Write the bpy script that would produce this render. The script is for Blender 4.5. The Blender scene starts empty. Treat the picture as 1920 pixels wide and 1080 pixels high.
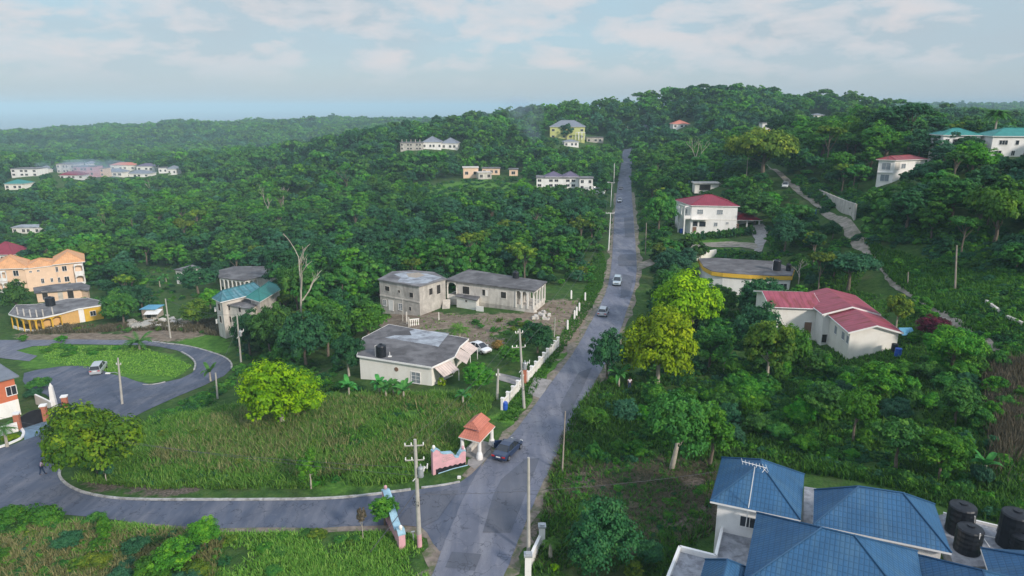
import bpy, bmesh, math, random
import numpy as np
from mathutils import Vector, Matrix, noise
from mathutils.geometry import delaunay_2d_cdt
random.seed(7); rng = np.random.default_rng(11)
R = math.radians
sc = bpy.context.scene
col = sc.collection

# ------------------------------------------------------------------ camera
CH = 36.0; PIT = R(14.9); FL = 1280.0          # height, pitch down, focal length in pixels of a 1920 wide picture
cd = bpy.data.cameras.new('camera'); cam = bpy.data.objects.new('camera', cd); col.objects.link(cam)
cd.sensor_width = 36; cd.lens = 24; cd.clip_start = 0.5; cd.clip_end = 80000
cam.location = (0, 0, CH); cam.rotation_euler = (math.pi/2 - PIT, 0, 0); sc.camera = cam

# ------------------------------------------------------------------ world and sun
SUN_EL, SUN_AZ = R(27), R(138)                 # azimuth clockwise from +Y: behind the camera, to its right
EXPOSURE = 0.54
w = bpy.data.worlds.new('World'); sc.world = w; w.use_nodes = True
nt = w.node_tree; nt.nodes.clear()
def N(nt, t, **k):
    n = nt.nodes.new(t)
    for a, v in k.items():
        if a.startswith('i_'):
            key = a[2:]; key = int(key) if key.isdigit() else key.replace('_', ' ')
            n.inputs[key].default_value = v
        else: setattr(n, a, v)
    return n
def math_n(nt, op, a, b=None, clamp=False):
    n = nt.nodes.new('ShaderNodeMath'); n.operation = op; n.use_clamp = clamp
    for i, x in enumerate((a, b)):
        if x is None: continue
        if isinstance(x, (int, float)): n.inputs[i].default_value = x
        else: nt.links.new(x, n.inputs[i])
    return n.outputs[0]
def ramp(nt, fac, stops, interp='LINEAR'):
    n = nt.nodes.new('ShaderNodeValToRGB'); n.color_ramp.interpolation = interp
    el = n.color_ramp.elements
    while len(el) < len(stops): el.new(0.5)
    for e, (p, c) in zip(el, stops):
        e.position = p; e.color = (*c, 1) if len(c) == 3 else c
    nt.links.new(fac, n.inputs[0]); return n.outputs[0]
def mixc(nt, fac, a, b, mode='MIX'):
    n = nt.nodes.new('ShaderNodeMix'); n.data_type = 'RGBA'; n.blend_type = mode
    for sock, x in ((n.inputs[0], fac), (n.inputs[6], a), (n.inputs[7], b)):
        if isinstance(x, (int, float)): sock.default_value = x
        elif isinstance(x, tuple): sock.default_value = (*x, 1) if len(x) == 3 else x
        else: nt.links.new(x, sock)
    return n.outputs[2]
def noise_n(nt, vec, scale, detail=4, rough=0.55, dist=0.0):
    n = N(nt, 'ShaderNodeTexNoise'); n.inputs['Scale'].default_value = scale
    n.inputs['Detail'].default_value = detail; n.inputs['Roughness'].default_value = rough
    n.inputs['Distortion'].default_value = dist
    if vec is not None: nt.links.new(vec, n.inputs['Vector'])
    return n.outputs[0]
sky = N(nt, 'ShaderNodeTexSky', sky_type='NISHITA', sun_disc=False, sun_elevation=SUN_EL, sun_rotation=SUN_AZ,
        altitude=50, air_density=1.0, dust_density=1.5, ozone_density=1.0)
tc = N(nt, 'ShaderNodeTexCoord')
mp = N(nt, 'ShaderNodeMapping'); mp.inputs['Scale'].default_value = (1, 1, 2.9)
nt.links.new(tc.outputs['Generated'], mp.inputs['Vector'])
sep = N(nt, 'ShaderNodeSeparateXYZ'); nt.links.new(tc.outputs['Generated'], sep.inputs[0])
elev = sep.outputs[2]
n1 = noise_n(nt, mp.outputs[0], 10.5, 7, 0.55, 0.2)
n2 = noise_n(nt, mp.outputs[0], 2.1, 4, 0.5)
n3 = noise_n(nt, mp.outputs[0], 9.0, 5, 0.5, 0.5)
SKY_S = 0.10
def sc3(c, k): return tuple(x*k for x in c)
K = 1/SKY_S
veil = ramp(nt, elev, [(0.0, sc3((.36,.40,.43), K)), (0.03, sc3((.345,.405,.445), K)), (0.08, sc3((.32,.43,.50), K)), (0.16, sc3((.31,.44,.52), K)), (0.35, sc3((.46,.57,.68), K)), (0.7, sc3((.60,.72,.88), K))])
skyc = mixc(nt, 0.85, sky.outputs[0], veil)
greym = ramp(nt, n2, [(0.42, (0,0,0)), (0.62, (.8,.8,.8))])
lowm = ramp(nt, elev, [(0.16, (1,1,1)), (0.35, (0,0,0))])
skyc = mixc(nt, math_n(nt, 'MULTIPLY', greym, lowm), skyc, sc3((.335,.39,.435), K))
puff = ramp(nt, n1, [(0.45, (0,0,0)), (0.52, (.6,.6,.6)), (0.62, (1,1,1))])
hi = ramp(nt, elev, [(0.025, (0,0,0)), (0.06, (1,1,1)), (0.5, (1,1,1)), (0.7, (.5,.5,.5))])
pm = math_n(nt, 'MULTIPLY', puff, hi)
puffc = mixc(nt, n3, sc3((.42,.48,.53), K), sc3((.60,.51,.49), K))
pmm = math_n(nt, 'MULTIPLY', pm, 0.78)
skyc = mixc(nt, pmm, skyc, puffc)
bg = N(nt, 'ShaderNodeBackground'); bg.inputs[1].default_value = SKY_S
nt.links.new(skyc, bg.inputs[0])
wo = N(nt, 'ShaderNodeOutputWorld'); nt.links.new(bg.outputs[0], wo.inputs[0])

sd = bpy.data.lights.new('sun', 'SUN'); sd.energy = 2.3; sd.angle = R(6); sd.color = (1.0, 0.91, 0.80)
sun = bpy.data.objects.new('sun', sd); col.objects.link(sun); sun.location = (60, -60, 120)
sdir = Vector((math.sin(SUN_AZ)*math.cos(SUN_EL), math.cos(SUN_AZ)*math.cos(SUN_EL), math.sin(SUN_EL)))
sun.rotation_euler = (-sdir).to_track_quat('-Z', 'Y').to_euler()
sc.view_settings.view_transform = 'Standard'; sc.view_settings.look = 'None'
sc.view_settings.exposure = EXPOSURE; sc.view_settings.gamma = 1
sc.cycles.max_bounces = 6; sc.cycles.diffuse_bounces = 3; sc.cycles.glossy_bounces = 2
sc.cycles.transmission_bounces = 3; sc.cycles.volume_bounces = 0; sc.cycles.transparent_max_bounces = 4
sc.cycles.use_fast_gi = False; sc.cycles.caustics_reflective = False; sc.cycles.caustics_refractive = False

# ------------------------------------------------------------------ camera geometry <-> ground
cp_, sp_ = math.cos(PIT), math.sin(PIT)
def P(u, v, z):
    a = (u-960)/FL; b = (540-v)/FL
    d = (a, cp_ + b*sp_, -sp_ + b*cp_)
    t = (z-CH)/d[2]
    return Vector((d[0]*t, d[1]*t, z))
def proj(x, y, z):
    dz = z-CH
    zz = y*cp_ - dz*sp_
    zz = np.where(np.asarray(zz) < 0.1, 0.1, zz)
    return 960 + FL*x/zz, 540 - FL*(y*sp_ + dz*cp_)/zz, zz
def pD(u, D, e):
    return ((u-960)/FL*(D*cp_ + (CH-e)*sp_), D, e)

CT = []
for u, v, e in [(960,1080,0),(790,1025,0),(990,1040,0),(600,990,0),(400,930,-.5),(200,970,-1),(20,1060,-1),(80,890,-2.5),(0,830,-3.2),(952,850,0),
    (1060,650,0),(1170,520,0),(1172,450,0),(1175,400,0),(1172,355,0),(600,850,.3),(450,820,-1),(430,700,-4.5),(185,700,-6),(100,645,-8),(0,640,-8.5),
    (300,640,-7),(430,625,-6),(750,728,0),(560,760,-.5),(800,592,-1),(990,590,-.3),(900,650,0),(1250,490,1),(1320,437,2),(1425,440,3.5),(1450,318,14),(1500,360,11.5),
    (1570,420,8.5),(1650,490,6.5),(1700,545,5.5),(1800,610,5.2),(1920,700,5),(1560,675,.5),(1400,530,.5),(1860,300,23),(1690,352,18),(1600,415,12),
    (1415,332,14),(1310,355,8),(1790,545,6.5),(1900,850,4),(1600,850,1.5),(1250,900,0),(1400,1010,0),(1900,1000,2.5),(1250,700,0),(1750,700,3),(1900,560,11),
    (640,620,-3),(500,640,-5)]:
    CT.append(tuple(P(u, v, e)))
for a in [(100,170,-10),(0,165,-10),(300,190,-12),(600,230,-9),(300,260,-16),(0,300,-18),(800,220,-4),(500,380,-10),(0,480,-14),(200,480,-14),(330,600,-17),(0,700,-24),
    (700,420,2),(760,480,11),(900,520,17),(1000,560,20),(850,430,6),(560,450,-7),(640,600,-4),(430,400,-17),(640,330,-6),(900,330,0),(1055,310,0),(800,445,8),
    (1060,470,13),(1176,420,2.5),(1178,500,6),(1170,620,16),(0,1250,-22),(130,1230,-16),(250,1200,-8),(500,1200,-7),(700,1300,-6),(350,850,-30),(600,850,-28),(100,900,-32),
    (1320,600,38),(1200,600,30),(1100,620,26),(1500,500,29),(1420,620,37),(1650,280,27),(1750,600,14),(1800,1300,0),(1700,1300,0),(1900,2200,34),(1800,2200,27),(1700,2300,24),(1200,300,2.5),(1300,310,11),
    (1400,320,17),(1290,480,24),(1100,850,10),(1350,900,20),(2100,300,21),(1900,255,20.5),(1790,300,17),(1720,420,18),(2100,150,22),(2100,80,8),(2100,1000,20),(-200,100,-6),(-200,300,-18),(-200,900,-25)]:
    CT.append(pD(*a))
for a in [(0,-60,0),(120,-60,3),(-120,-60,-3),(60,0,1),(-60,0,-1),(300,0,25),(-300,0,-12),(0,-400,0),(500,-400,20),(-500,-400,-20)]:
    CT.append(a)
CT = np.array(CT)
C0 = 28.0
def _k(d2): return np.sqrt(d2 + C0*C0)
NCT = len(CT)
_A = np.zeros((NCT+1, NCT+1))
_d2 = ((CT[:, None, :2]-CT[None, :, :2])**2).sum(-1)
_A[:NCT, :NCT] = _k(_d2)/100.0 - 0.0*np.eye(NCT); _A[:NCT, NCT] = 1; _A[NCT, :NCT] = 1
for i in range(NCT): _A[i, i] -= 0.004
WCT = np.linalg.solve(_A, np.append(CT[:, 2], 0.0))
def sstep(a, b, x):
    t = np.clip((x-a)/(b-a), 0, 1); return t*t*(3-2*t)
_rc = [P(u, v, 0) for u, v in [(870,1080),(935,930),(980,850),(1050,750),(1100,680),(1150,575),(1170,510),(1170,450),(1171,400),(1171,355)]]
RDX = np.array([[p.y, p.x] for p in _rc] + [pD(u, D, e)[1::-1] for u, D, e in [(1174,420,2.5),(1178,500,6),(1172,620,16),(1160,2500,20)]])
def Hf(x, y):
    x = np.atleast_1d(np.asarray(x, float)); y = np.atleast_1d(np.asarray(y, float))
    sh = x.shape; x = x.ravel(); y = y.ravel(); out = np.empty(len(x))
    for s in range(0, len(x), 20000):
        xs, ys = x[s:s+20000], y[s:s+20000]
        d2 = (xs[:, None]-CT[None, :, 0])**2 + (ys[:, None]-CT[None, :, 1])**2
        out[s:s+20000] = (_k(d2)/100.0) @ WCT[:NCT] + WCT[NCT]
    D = np.hypot(x, y)
    rx = np.interp(y, RDX[:, 0], RDX[:, 1])
    wn = sstep(170, 420, D)*sstep(15, 110, np.abs(x-rx))
    nz = 2.6*np.sin(x/31+1.3*np.sin(y/47))*np.cos(y/39+1.1*np.sin(x/53)) + 1.6*np.sin(x/17+2)*np.sin(y/19+1)
    out = out + wn*nz*(1+D/2500)
    fb = sstep(1500, 2600, D)
    rightfar = sstep(0.15, 0.35, x/np.maximum(np.abs(y), 1.0))
    far = np.where(y > 0, -95 + 121*rightfar - 150*sstep(2800, 5000, D)*rightfar, -60)
    out = out*(1-fb) + far*fb
    return out.reshape(sh)
def H(x, y): return float(Hf(x, y)[0])
def G(u, v, near=30.0):
    """ground point seen at a pixel"""
    a = (u-960)/FL; b = (540-v)/FL
    d = np.array([a, cp_ + b*sp_, -sp_ + b*cp_])
    ts = near*np.power(1.012, np.arange(0, 420))
    zs = CH + d[2]*ts
    hs = Hf(d[0]*ts, d[1]*ts)
    idx = np.nonzero(zs < hs)[0]
    if len(idx) == 0: i = 300
    else: i = idx[0]
    lo, hi_ = ts[max(i-1, 0)], ts[i]
    for _ in range(18):
        m = (lo+hi_)/2
        if CH+d[2]*m < H(d[0]*m, d[1]*m): hi_ = m
        else: lo = m
    return Vector((d[0]*lo, d[1]*lo, H(d[0]*lo, d[1]*lo)))

# ------------------------------------------------------------------ tagging and mesh helpers
def tag(o, label=None, cat=None, group=None, kind=None):
    if label: o['label'] = label
    if cat: o['category'] = cat
    if group: o['group'] = group
    if kind: o['kind'] = kind
    elif cat: o['kind'] = 'thing'
    return o
ORG = {}
def empty(name, loc, label=None, cat=None, group=None, rz=0.0):
    o = bpy.data.objects.new(name, None); col.objects.link(o); o.location = loc; o.rotation_euler = (0, 0, rz)
    o.empty_display_size = 0.5; ORG[o.name] = Vector(loc)
    return tag(o, label, cat, group)
def mkobj(name, me, parent=None, org=None):
    o = bpy.data.objects.new(name, me); col.objects.link(o)
    if parent is not None:
        o.parent = parent; ORG[o.name] = ORG[parent.name]
    else:
        o.location = org if org is not None else (0, 0, 0); ORG[o.name] = Vector(o.location)
    return o
class MB:
    def __init__(s): s.v = []; s.f = []; s.m = []; s.mi = 0
    def add(s, vs, fs):
        b = len(s.v); s.v += [tuple(x) for x in vs]
        for f in fs: s.f.append(tuple(b+i for i in f)); s.m.append(s.mi)
        return s
    def box(s, c, d, rz=0.0, taper=1.0):
        hx, hy, hz = d[0]/2, d[1]/2, d[2]/2; ca, sa = math.cos(rz), math.sin(rz); vs = []
        for z in (-hz, hz):
            k = taper if z > 0 else 1
            for x, y in ((-hx,-hy),(hx,-hy),(hx,hy),(-hx,hy)):
                x *= k; y *= k
                vs.append((c[0]+x*ca-y*sa, c[1]+x*sa+y*ca, c[2]+z))
        return s.add(vs, [(0,3,2,1),(4,5,6,7),(0,1,5,4),(1,2,6,5),(2,3,7,6),(3,0,4,7)])
    def prism(s, poly, z0, z1):
        n = len(poly); z0s = z0 if hasattr(z0, '__len__') else [z0]*n; z1s = z1 if hasattr(z1, '__len__') else [z1]*n
        vs = [(p[0], p[1], z0s[i]) for i, p in enumerate(poly)] + [(p[0], p[1], z1s[i]) for i, p in enumerate(poly)]
        fs = [tuple(range(n-1, -1, -1)), tuple(range(n, 2*n))] + [(i, (i+1) % n, n+(i+1) % n, n+i) for i in range(n)]
        return s.add(vs, fs)
    def slabdir(s, p0, p1, z0, z1, th, off=0.0):
        """upright board from p0 to p1 (xy), outward normal to the right of the direction"""
        p0 = Vector(p0[:2]); p1 = Vector(p1[:2]); d = (p1-p0).normalized(); n = Vector((d.y, -d.x))
        a0 = p0+n*off; a1 = p1+n*off; b1 = a1+n*th; b0 = a0+n*th
        return s.prism([a0, b0, b1, a1], z0, z1)
    def tube(s, pts, rad, n=8, cap=True):
        pts = [Vector(p) for p in pts]; b = len(s.v); k = len(pts)
        if not hasattr(rad, '__len__'): rad = [rad]*k
        up = Vector((0.13, 0.27, 0.95))
        for i, p in enumerate(pts):
            t = (pts[min(i+1, k-1)]-pts[max(i-1, 0)]).normalized()
            a = t.cross(up if abs(t.dot(up)) < .9 else Vector((1, .1, 0))).normalized(); c = t.cross(a)
            for j in range(n):
                an = 2*math.pi*j/n; q = p+(a*math.cos(an)+c*math.sin(an))*rad[i]; s.v.append(tuple(q))
        for i in range(k-1):
            for j in range(n):
                s.f.append((b+i*n+j, b+i*n+(j+1) % n, b+(i+1)*n+(j+1) % n, b+(i+1)*n+j)); s.m.append(s.mi)
        if cap:
            s.f.append(tuple(b+j for j in range(n-1, -1, -1))); s.m.append(s.mi)
            s.f.append(tuple(b+(k-1)*n+j for j in range(n))); s.m.append(s.mi)
        return s
    def lathe(s, c, prof, n=16):
        b = len(s.v); k = len(prof)
        for r, z in prof:
            for j in range(n):
                a = 2*math.pi*j/n; s.v.append((c[0]+r*math.cos(a), c[1]+r*math.sin(a), c[2]+z))
        for i in range(k-1):
            for j in range(n):
                s.f.append((b+i*n+j, b+i*n+(j+1) % n, b+(i+1)*n+(j+1) % n, b+(i+1)*n+j)); s.m.append(s.mi)
        s.f.append(tuple(b+j for j in range(n-1, -1, -1))); s.m.append(s.mi)
        s.f.append(tuple(b+(k-1)*n+j for j in range(n))); s.m.append(s.mi)
        return s
    def build(s, name, mat, parent=None, org=None, smooth=False):
        if parent is not None: org = ORG[parent.name]
        if org is None:
            a = np.array(s.v); org = Vector((a[:, 0].mean(), a[:, 1].mean(), a[:, 2].min()))
        org = Vector(org)
        me = bpy.data.meshes.new(name)
        me.from_pydata([(x-org.x, y-org.y, z-org.z) for x, y, z in s.v], [], s.f)
        mats = mat if isinstance(mat, (list, tuple)) else [mat]
        for m in mats: me.materials.append(m)
        if len(mats) > 1: me.polygons.foreach_set('material_index', s.m)
        if smooth: me.polygons.foreach_set('use_smooth', [True]*len(s.f))
        me.validate(); me.update()
        return mkobj(name, me, parent, None if parent is not None else org)
def npmesh(name, V, F4, mat, attr=None, smooth=False):
    """big quad mesh from arrays; attr: dict of per-vertex floats"""
    me = bpy.data.meshes.new(name); nv = len(V); nf = len(F4); k = F4.shape[1]
    me.vertices.add(nv); me.vertices.foreach_set('co', np.ascontiguousarray(V, np.float32).ravel())
    me.loops.add(nf*k); me.loops.foreach_set('vertex_index', np.ascontiguousarray(F4, np.int32).ravel())
    me.polygons.add(nf); me.polygons.foreach_set('loop_start', np.arange(0, nf*k, k, dtype=np.int32))
    me.polygons.foreach_set('loop_total', np.full(nf, k, np.int32))
    if smooth: me.polygons.foreach_set('use_smooth', np.ones(nf, bool))
    me.update(calc_edges=True)
    for a, vals in (attr or {}).items():
        at = me.attributes.new(a, 'FLOAT', 'POINT'); at.data.foreach_set('value', np.ascontiguousarray(vals, np.float32))
    for m in (mat if isinstance(mat, (list, tuple)) else [mat]): me.materials.append(m)
    return me

# ------------------------------------------------------------------ materials
def newmat(name):
    m = bpy.data.materials.new(name); m.use_nodes = True; t = m.node_tree
    return m, t, t.nodes['Principled BSDF']
def paint(name, c, rough=.7, var=.12, scale=1.5, stain=None, stain_amt=.35, stain_scale=.6, bump=.0, spec=.3, metal=0.0, streak=False):
    """painted or cast surface: base colour, soft mottling and optional stains of their own shape"""
    m, t, b = newmat(name)
    g = N(t, 'ShaderNodeNewGeometry')
    vec = g.outputs['Position']
    n = noise_n(t, vec, scale, 6, .6)
    lo = tuple(x*(1-var) for x in c); hi_ = tuple(min(1, x*(1+var)) for x in c)
    cc = ramp(t, n, [(.3, lo), (.7, hi_)])
    if stain:
        mp = N(t, 'ShaderNodeMapping'); mp.inputs['Scale'].default_value = (1, 1, .25) if streak else (1, 1, 1)
        t.links.new(vec, mp.inputs[0])
        n2 = noise_n(t, mp.outputs[0], stain_scale, 8, .65, .4)
        f = ramp(t, n2, [(.46, (0, 0, 0)), (.62, (stain_amt,)*3)])
        cc = mixc(t, f, cc, stain)
    t.links.new(cc, b.inputs['Base Color'])
    b.inputs['Roughness'].default_value = rough; b.inputs['Specular IOR Level'].default_value = spec; b.inputs['Metallic'].default_value = metal
    if bump:
        bp = N(t, 'ShaderNodeBump'); bp.inputs['Strength'].default_value = bump; bp.inputs['Distance'].default_value = .05
        t.links.new(noise_n(t, vec, scale*6, 5), bp.inputs['Height']); t.links.new(bp.outputs[0], b.inputs['Normal'])
    return m
MT = {}
MT['white'] = paint('white_paint', (.82,.80,.78), var=.04, stain=(.50,.48,.45), stain_amt=.28, stain_scale=.5, streak=True)
MT['cream'] = paint('cream_paint', (.82,.785,.73), var=.04, stain=(.55,.49,.42), stain_amt=.22, stain_scale=.5, streak=True)
MT['peach'] = paint('peach_paint', (.78,.56,.40), var=.05, stain=(.6,.42,.3), stain_amt=.3)
MT['block'] = paint('grey_block', (.48,.45,.41), var=.25, scale=.9, stain=(.22,.20,.18), stain_amt=.5, stain_scale=.8, streak=True, rough=.9, bump=.3)
MT['render'] = paint('cement_render', (.60,.56,.51), var=.16, scale=.8, stain=(.30,.27,.24), stain_amt=.5, stain_scale=.7, streak=True, rough=.9)
MT['slab'] = paint('dark_slab_roof', (.105,.10,.105), var=.35, scale=.5, stain=(.24,.235,.24), stain_amt=.55, stain_scale=.35, rough=.9, bump=.2)
MT['slab2'] = paint('grey_slab_roof', (.19,.185,.19), var=.35, scale=.5, stain=(.07,.065,.07), stain_amt=.7, stain_scale=.4, rough=.9)
MT['pale'] = paint('pale_roof_patch', (.36,.39,.43), var=.25, scale=.9, stain=(.16,.16,.18), stain_amt=.8, stain_scale=.5, rough=.8)
MT['terrace'] = paint('terrace_concrete', (.30,.31,.34), var=.3, scale=1.2, stain=(.12,.12,.14), stain_amt=.7, stain_scale=1.1, rough=.9, bump=.2)
MT['concrete'] = paint('pole_concrete', (.42,.40,.36), var=.12, scale=2, rough=.85)
MT['wood'] = paint('weathered_wood', (.34,.29,.24), var=.2, scale=2, rough=.85)
MT['yellow'] = paint('yellow_paint', (.72,.44,.05), var=.08, stain=(.45,.26,.04), stain_amt=.3)
MT['amber'] = paint('amber_paint', (.70,.42,.16), var=.08)
MT['lime'] = paint('lime_paint', (.55,.57,.22), var=.08)
MT['orange'] = paint('orange_paint', (.55,.16,.08), var=.08)
MT['pink'] = paint('pink_paint', (.66,.36,.40), var=.1, stain=(.40,.26,.28), stain_amt=.35, stain_scale=1.2)
MT['skyblue'] = paint('pale_blue_paint', (.30,.48,.58), var=.15, scale=3, stain=(.2,.28,.34), stain_amt=.5, stain_scale=2)
MT['black'] = paint('black_paint', (.018,.018,.022), var=.3, rough=.5)
MT['tank'] = paint('black_plastic', (.010,.012,.018), var=.2, rough=.45, spec=.4)
MT['glass'] = paint('dark_glass', (.03,.035,.045), var=.2, rough=.12, spec=.6)
MT['louvre'] = paint('louvre_glass', (.22,.25,.28), var=.25, scale=4, rough=.3, spec=.5)
MT['dark'] = paint('painted_interior_shade', (.035,.032,.03), var=.3, rough=.9)  # shade of unlit rooms painted as a dark colour on flat panels
MT['door'] = paint('brown_door', (.22,.13,.09), var=.2, rough=.6)
MT['brick'] = paint('brick_column', (.42,.15,.09), var=.2, scale=6, rough=.85)
MT['redcloth'] = paint('red_cloth', (.4,.05,.05))
MT['bluep'] = paint('blue_plastic', (.02,.09,.45), var=.1, rough=.35, spec=.5)
MT['bluetarp'] = paint('blue_sheet', (.12,.34,.50), var=.15, rough=.6)
MT['rubber'] = paint('tyre_rubber', (.02,.02,.02), var=.2, rough=.8)
MT['chrome'] = paint('bright_metal', (.5,.5,.52), var=.1, rough=.3, metal=.8)
MT['galv'] = paint('galvanised_metal', (.42,.44,.46), var=.2, rough=.45, metal=.4)
MT['redlamp'] = paint('red_lens', (.45,.02,.02), rough=.25, spec=.5)
MT['lamp'] = paint('clear_lens', (.75,.75,.72), rough=.2, spec=.5)
MT['wire'] = paint('cable_black', (.10,.10,.11), rough=.6)
MT['kerb'] = paint('kerb_concrete', (.42,.41,.40), var=.3, scale=1.2, stain=(.15,.14,.12), stain_amt=.7, stain_scale=1.5, rough=.9)
def tiled(name, c, stripe=.35, row=.35, depth=.35, rust=None, rust_amt=.7):
    """pressed tile / ribbed sheet roofing; ribs run down the slope through UVs laid out in metres"""
    m, t, b = newmat(name)
    uv = N(t, 'ShaderNodeUVMap'); sp = N(t, 'ShaderNodeSeparateXYZ'); t.links.new(uv.outputs[0], sp.inputs[0])
    def saw(x, per, wdt):
        q = math_n(t, 'FRACT', math_n(t, 'DIVIDE', x, per)); q = math_n(t, 'SUBTRACT', q, .5); q = math_n(t, 'ABSOLUTE', q)
        return ramp(t, q, [(wdt, (0, 0, 0)), (.5, (1, 1, 1))])
    a = saw(sp.outputs[0], stripe, .28)
    h = a
    if row:
        bq = saw(sp.outputs[1], row, .36); h = math_n(t, 'MAXIMUM', a, bq)
    g = N(t, 'ShaderNodeNewGeometry')
    n = noise_n(t, g.outputs['Position'], .7, 6, .6)
    cc = ramp(t, n, [(.3, sc3(c, .82)), (.7, sc3(c, 1.18))])
    if rust:
        mp = N(t, 'ShaderNodeMapping'); mp.inputs['Scale'].default_value = (1.2, .25, 1); t.links.new(uv.outputs[0], mp.inputs[0])
        f = ramp(t, noise_n(t, mp.outputs[0], .8, 6, .6), [(.5, (0, 0, 0)), (.62, (rust_amt,)*3)])
        cc = mixc(t, f, cc, rust)
    cc = mixc(t, math_n(t, 'MULTIPLY', h, depth), cc, sc3(c, .35))
    t.links.new(cc, b.inputs['Base Color']); b.inputs['Roughness'].default_value = .55; b.inputs['Specular IOR Level'].default_value = .3
    bp = N(t, 'ShaderNodeBump'); bp.inputs['Strength'].default_value = .5; bp.inputs['Distance'].default_value = .04; bp.invert = True
    t.links.new(h, bp.inputs['Height']); t.links.new(bp.outputs[0], b.inputs['Normal'])
    return m
MT['tblue'] = tiled('blue_tile_roof', (.032,.110,.225), .30, .42, .40, rust=(.060,.140,.23), rust_amt=.6)
MT['tred'] = tiled('red_tile_roof', (.25,.03,.055), .5, 0, .25)
MT['tpink'] = tiled('faded_red_sheet_roof', (.31,.065,.095), .8, 0, .30, rust=(.19,.04,.03), rust_amt=.8)
MT['tteal'] = tiled('teal_sheet_roof', (.035,.20,.18), .6, 0, .25)
MT['tteal2'] = tiled('blue_green_tile_roof', (.06,.19,.23), 1.3, .8, .5, rust=(.18,.3,.36), rust_amt=.6)
MT['torange'] = tiled('orange_tile_roof', (.66,.34,.16), .5, 0, .15)
MT['tgrey'] = tiled('grey_tile_roof', (.20,.22,.26), .5, 0, .2)
MT['tpurp'] = tiled('slate_tile_roof', (.13,.11,.17), .5, 0, .2)
MT['tsalmon'] = tiled('salmon_tile_roof', (.56,.19,.13), .28, .35, .3)
MT['tgreen'] = tiled('green_tile_roof', (.03,.22,.20), .5, 0, .25)
MT['tred2'] = tiled('weathered_red_roof', (.28,.06,.07), .6, 0, .3, rust=(.14,.05,.05), rust_amt=.8)
MT['awn'] = tiled('striped_awning', (.62,.50,.44), .45, 0, .45)

def leafmat(name, dark, mid, light, trans=.28, rand=.5):
    m, t, b = newmat(name)
    at = N(t, 'ShaderNodeAttribute', attribute_name='tint'); oi = N(t, 'ShaderNodeObjectInfo')
    f = math_n(t, 'ADD', math_n(t, 'MULTIPLY', at.outputs['Fac'], 1-rand*.55), math_n(t, 'MULTIPLY', oi.outputs['Random'], rand*.55), True)
    cc = ramp(t, f, [(.08, dark), (.5, mid), (.95, light)])
    hs = N(t, 'ShaderNodeHueSaturation')
    t.links.new(ramp(t, oi.outputs['Random'], [(0, (.48,)*3), (1, (.52,)*3)]), hs.inputs['Hue']); hs.inputs['Saturation'].default_value = 1.06
    t.links.new(math_n(t, 'ADD', .82, math_n(t, 'MULTIPLY', math_n(t, 'FRACT', math_n(t, 'MULTIPLY', oi.outputs['Random'], 7.31)), .52)), hs.inputs['Value'])
    t.links.new(cc, hs.inputs['Color'])
    t.links.new(hs.outputs[0], b.inputs['Base Color']); b.inputs['Roughness'].default_value = .6; b.inputs['Specular IOR Level'].default_value = .22
    tr = N(t, 'ShaderNodeBsdfTranslucent'); t.links.new(hs.outputs[0], tr.inputs[0])
    mx = N(t, 'ShaderNodeMixShader'); mx.inputs[0].default_value = trans
    t.links.new(b.outputs[0], mx.inputs[1]); t.links.new(tr.outputs[0], mx.inputs[2])
    t.links.new(mx.outputs[0], t.nodes['Material Output'].inputs[0])
    return m
LM = {
 'forest': leafmat('forest_leaves', (.018,.078,.024), (.052,.172,.034), (.145,.300,.050)),
 'dark':   leafmat('dark_leaves', (.012,.060,.028), (.028,.112,.040), (.070,.185,.052)),
 'mid':    leafmat('green_leaves', (.020,.090,.018), (.062,.195,.026), (.180,.360,.045)),
 'lime':   leafmat('yellow_green_leaves', (.075,.170,.012), (.200,.360,.016), (.370,.510,.028), rand=.2),
 'olive':  leafmat('olive_leaves', (.035,.090,.014), (.100,.180,.024), (.260,.330,.045), rand=.2),
 'blue':   leafmat('bluish_leaves', (.018,.080,.042), (.038,.130,.062), (.080,.200,.085)),
 'vine':   leafmat('bright_vine_leaves', (.026,.120,.018), (.070,.230,.026), (.180,.370,.040), rand=.3),
 'meadow': leafmat('meadow_grass', (.075,.185,.030), (.165,.320,.052), (.310,.440,.110), rand=.2),
 'lush':   leafmat('glossy_leaves', (.022,.100,.014), (.090,.235,.020), (.270,.430,.035), rand=.1),
 'maroon': leafmat('maroon_leaves', (.05,.010,.018), (.10,.018,.03), (.20,.04,.05), rand=.1),
 'dry':    leafmat('dry_grass', (.10,.12,.045), (.21,.22,.09), (.38,.34,.16), rand=.2),
 'brown':  leafmat('brown_twigs', (.07,.075,.045), (.15,.13,.085), (.26,.21,.15), rand=.3),
 'banana': leafmat('banana_leaves', (.03,.12,.03), (.06,.21,.05), (.13,.34,.08), rand=.2),
 'palm':   leafmat('palm_fronds', (.03,.085,.015), (.07,.16,.025), (.17,.26,.04), rand=.2),
 'flower': leafmat('orange_flowers', (.10,.12,.03), (.30,.20,.06), (.55,.30,.14), rand=.1),
}
MT['bark'] = paint('bark', (.16,.13,.10), var=.3, scale=3, rough=.95)
MT['palebark'] = paint('pale_bark', (.40,.36,.30), var=.2, scale=3, rough=.9)

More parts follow.
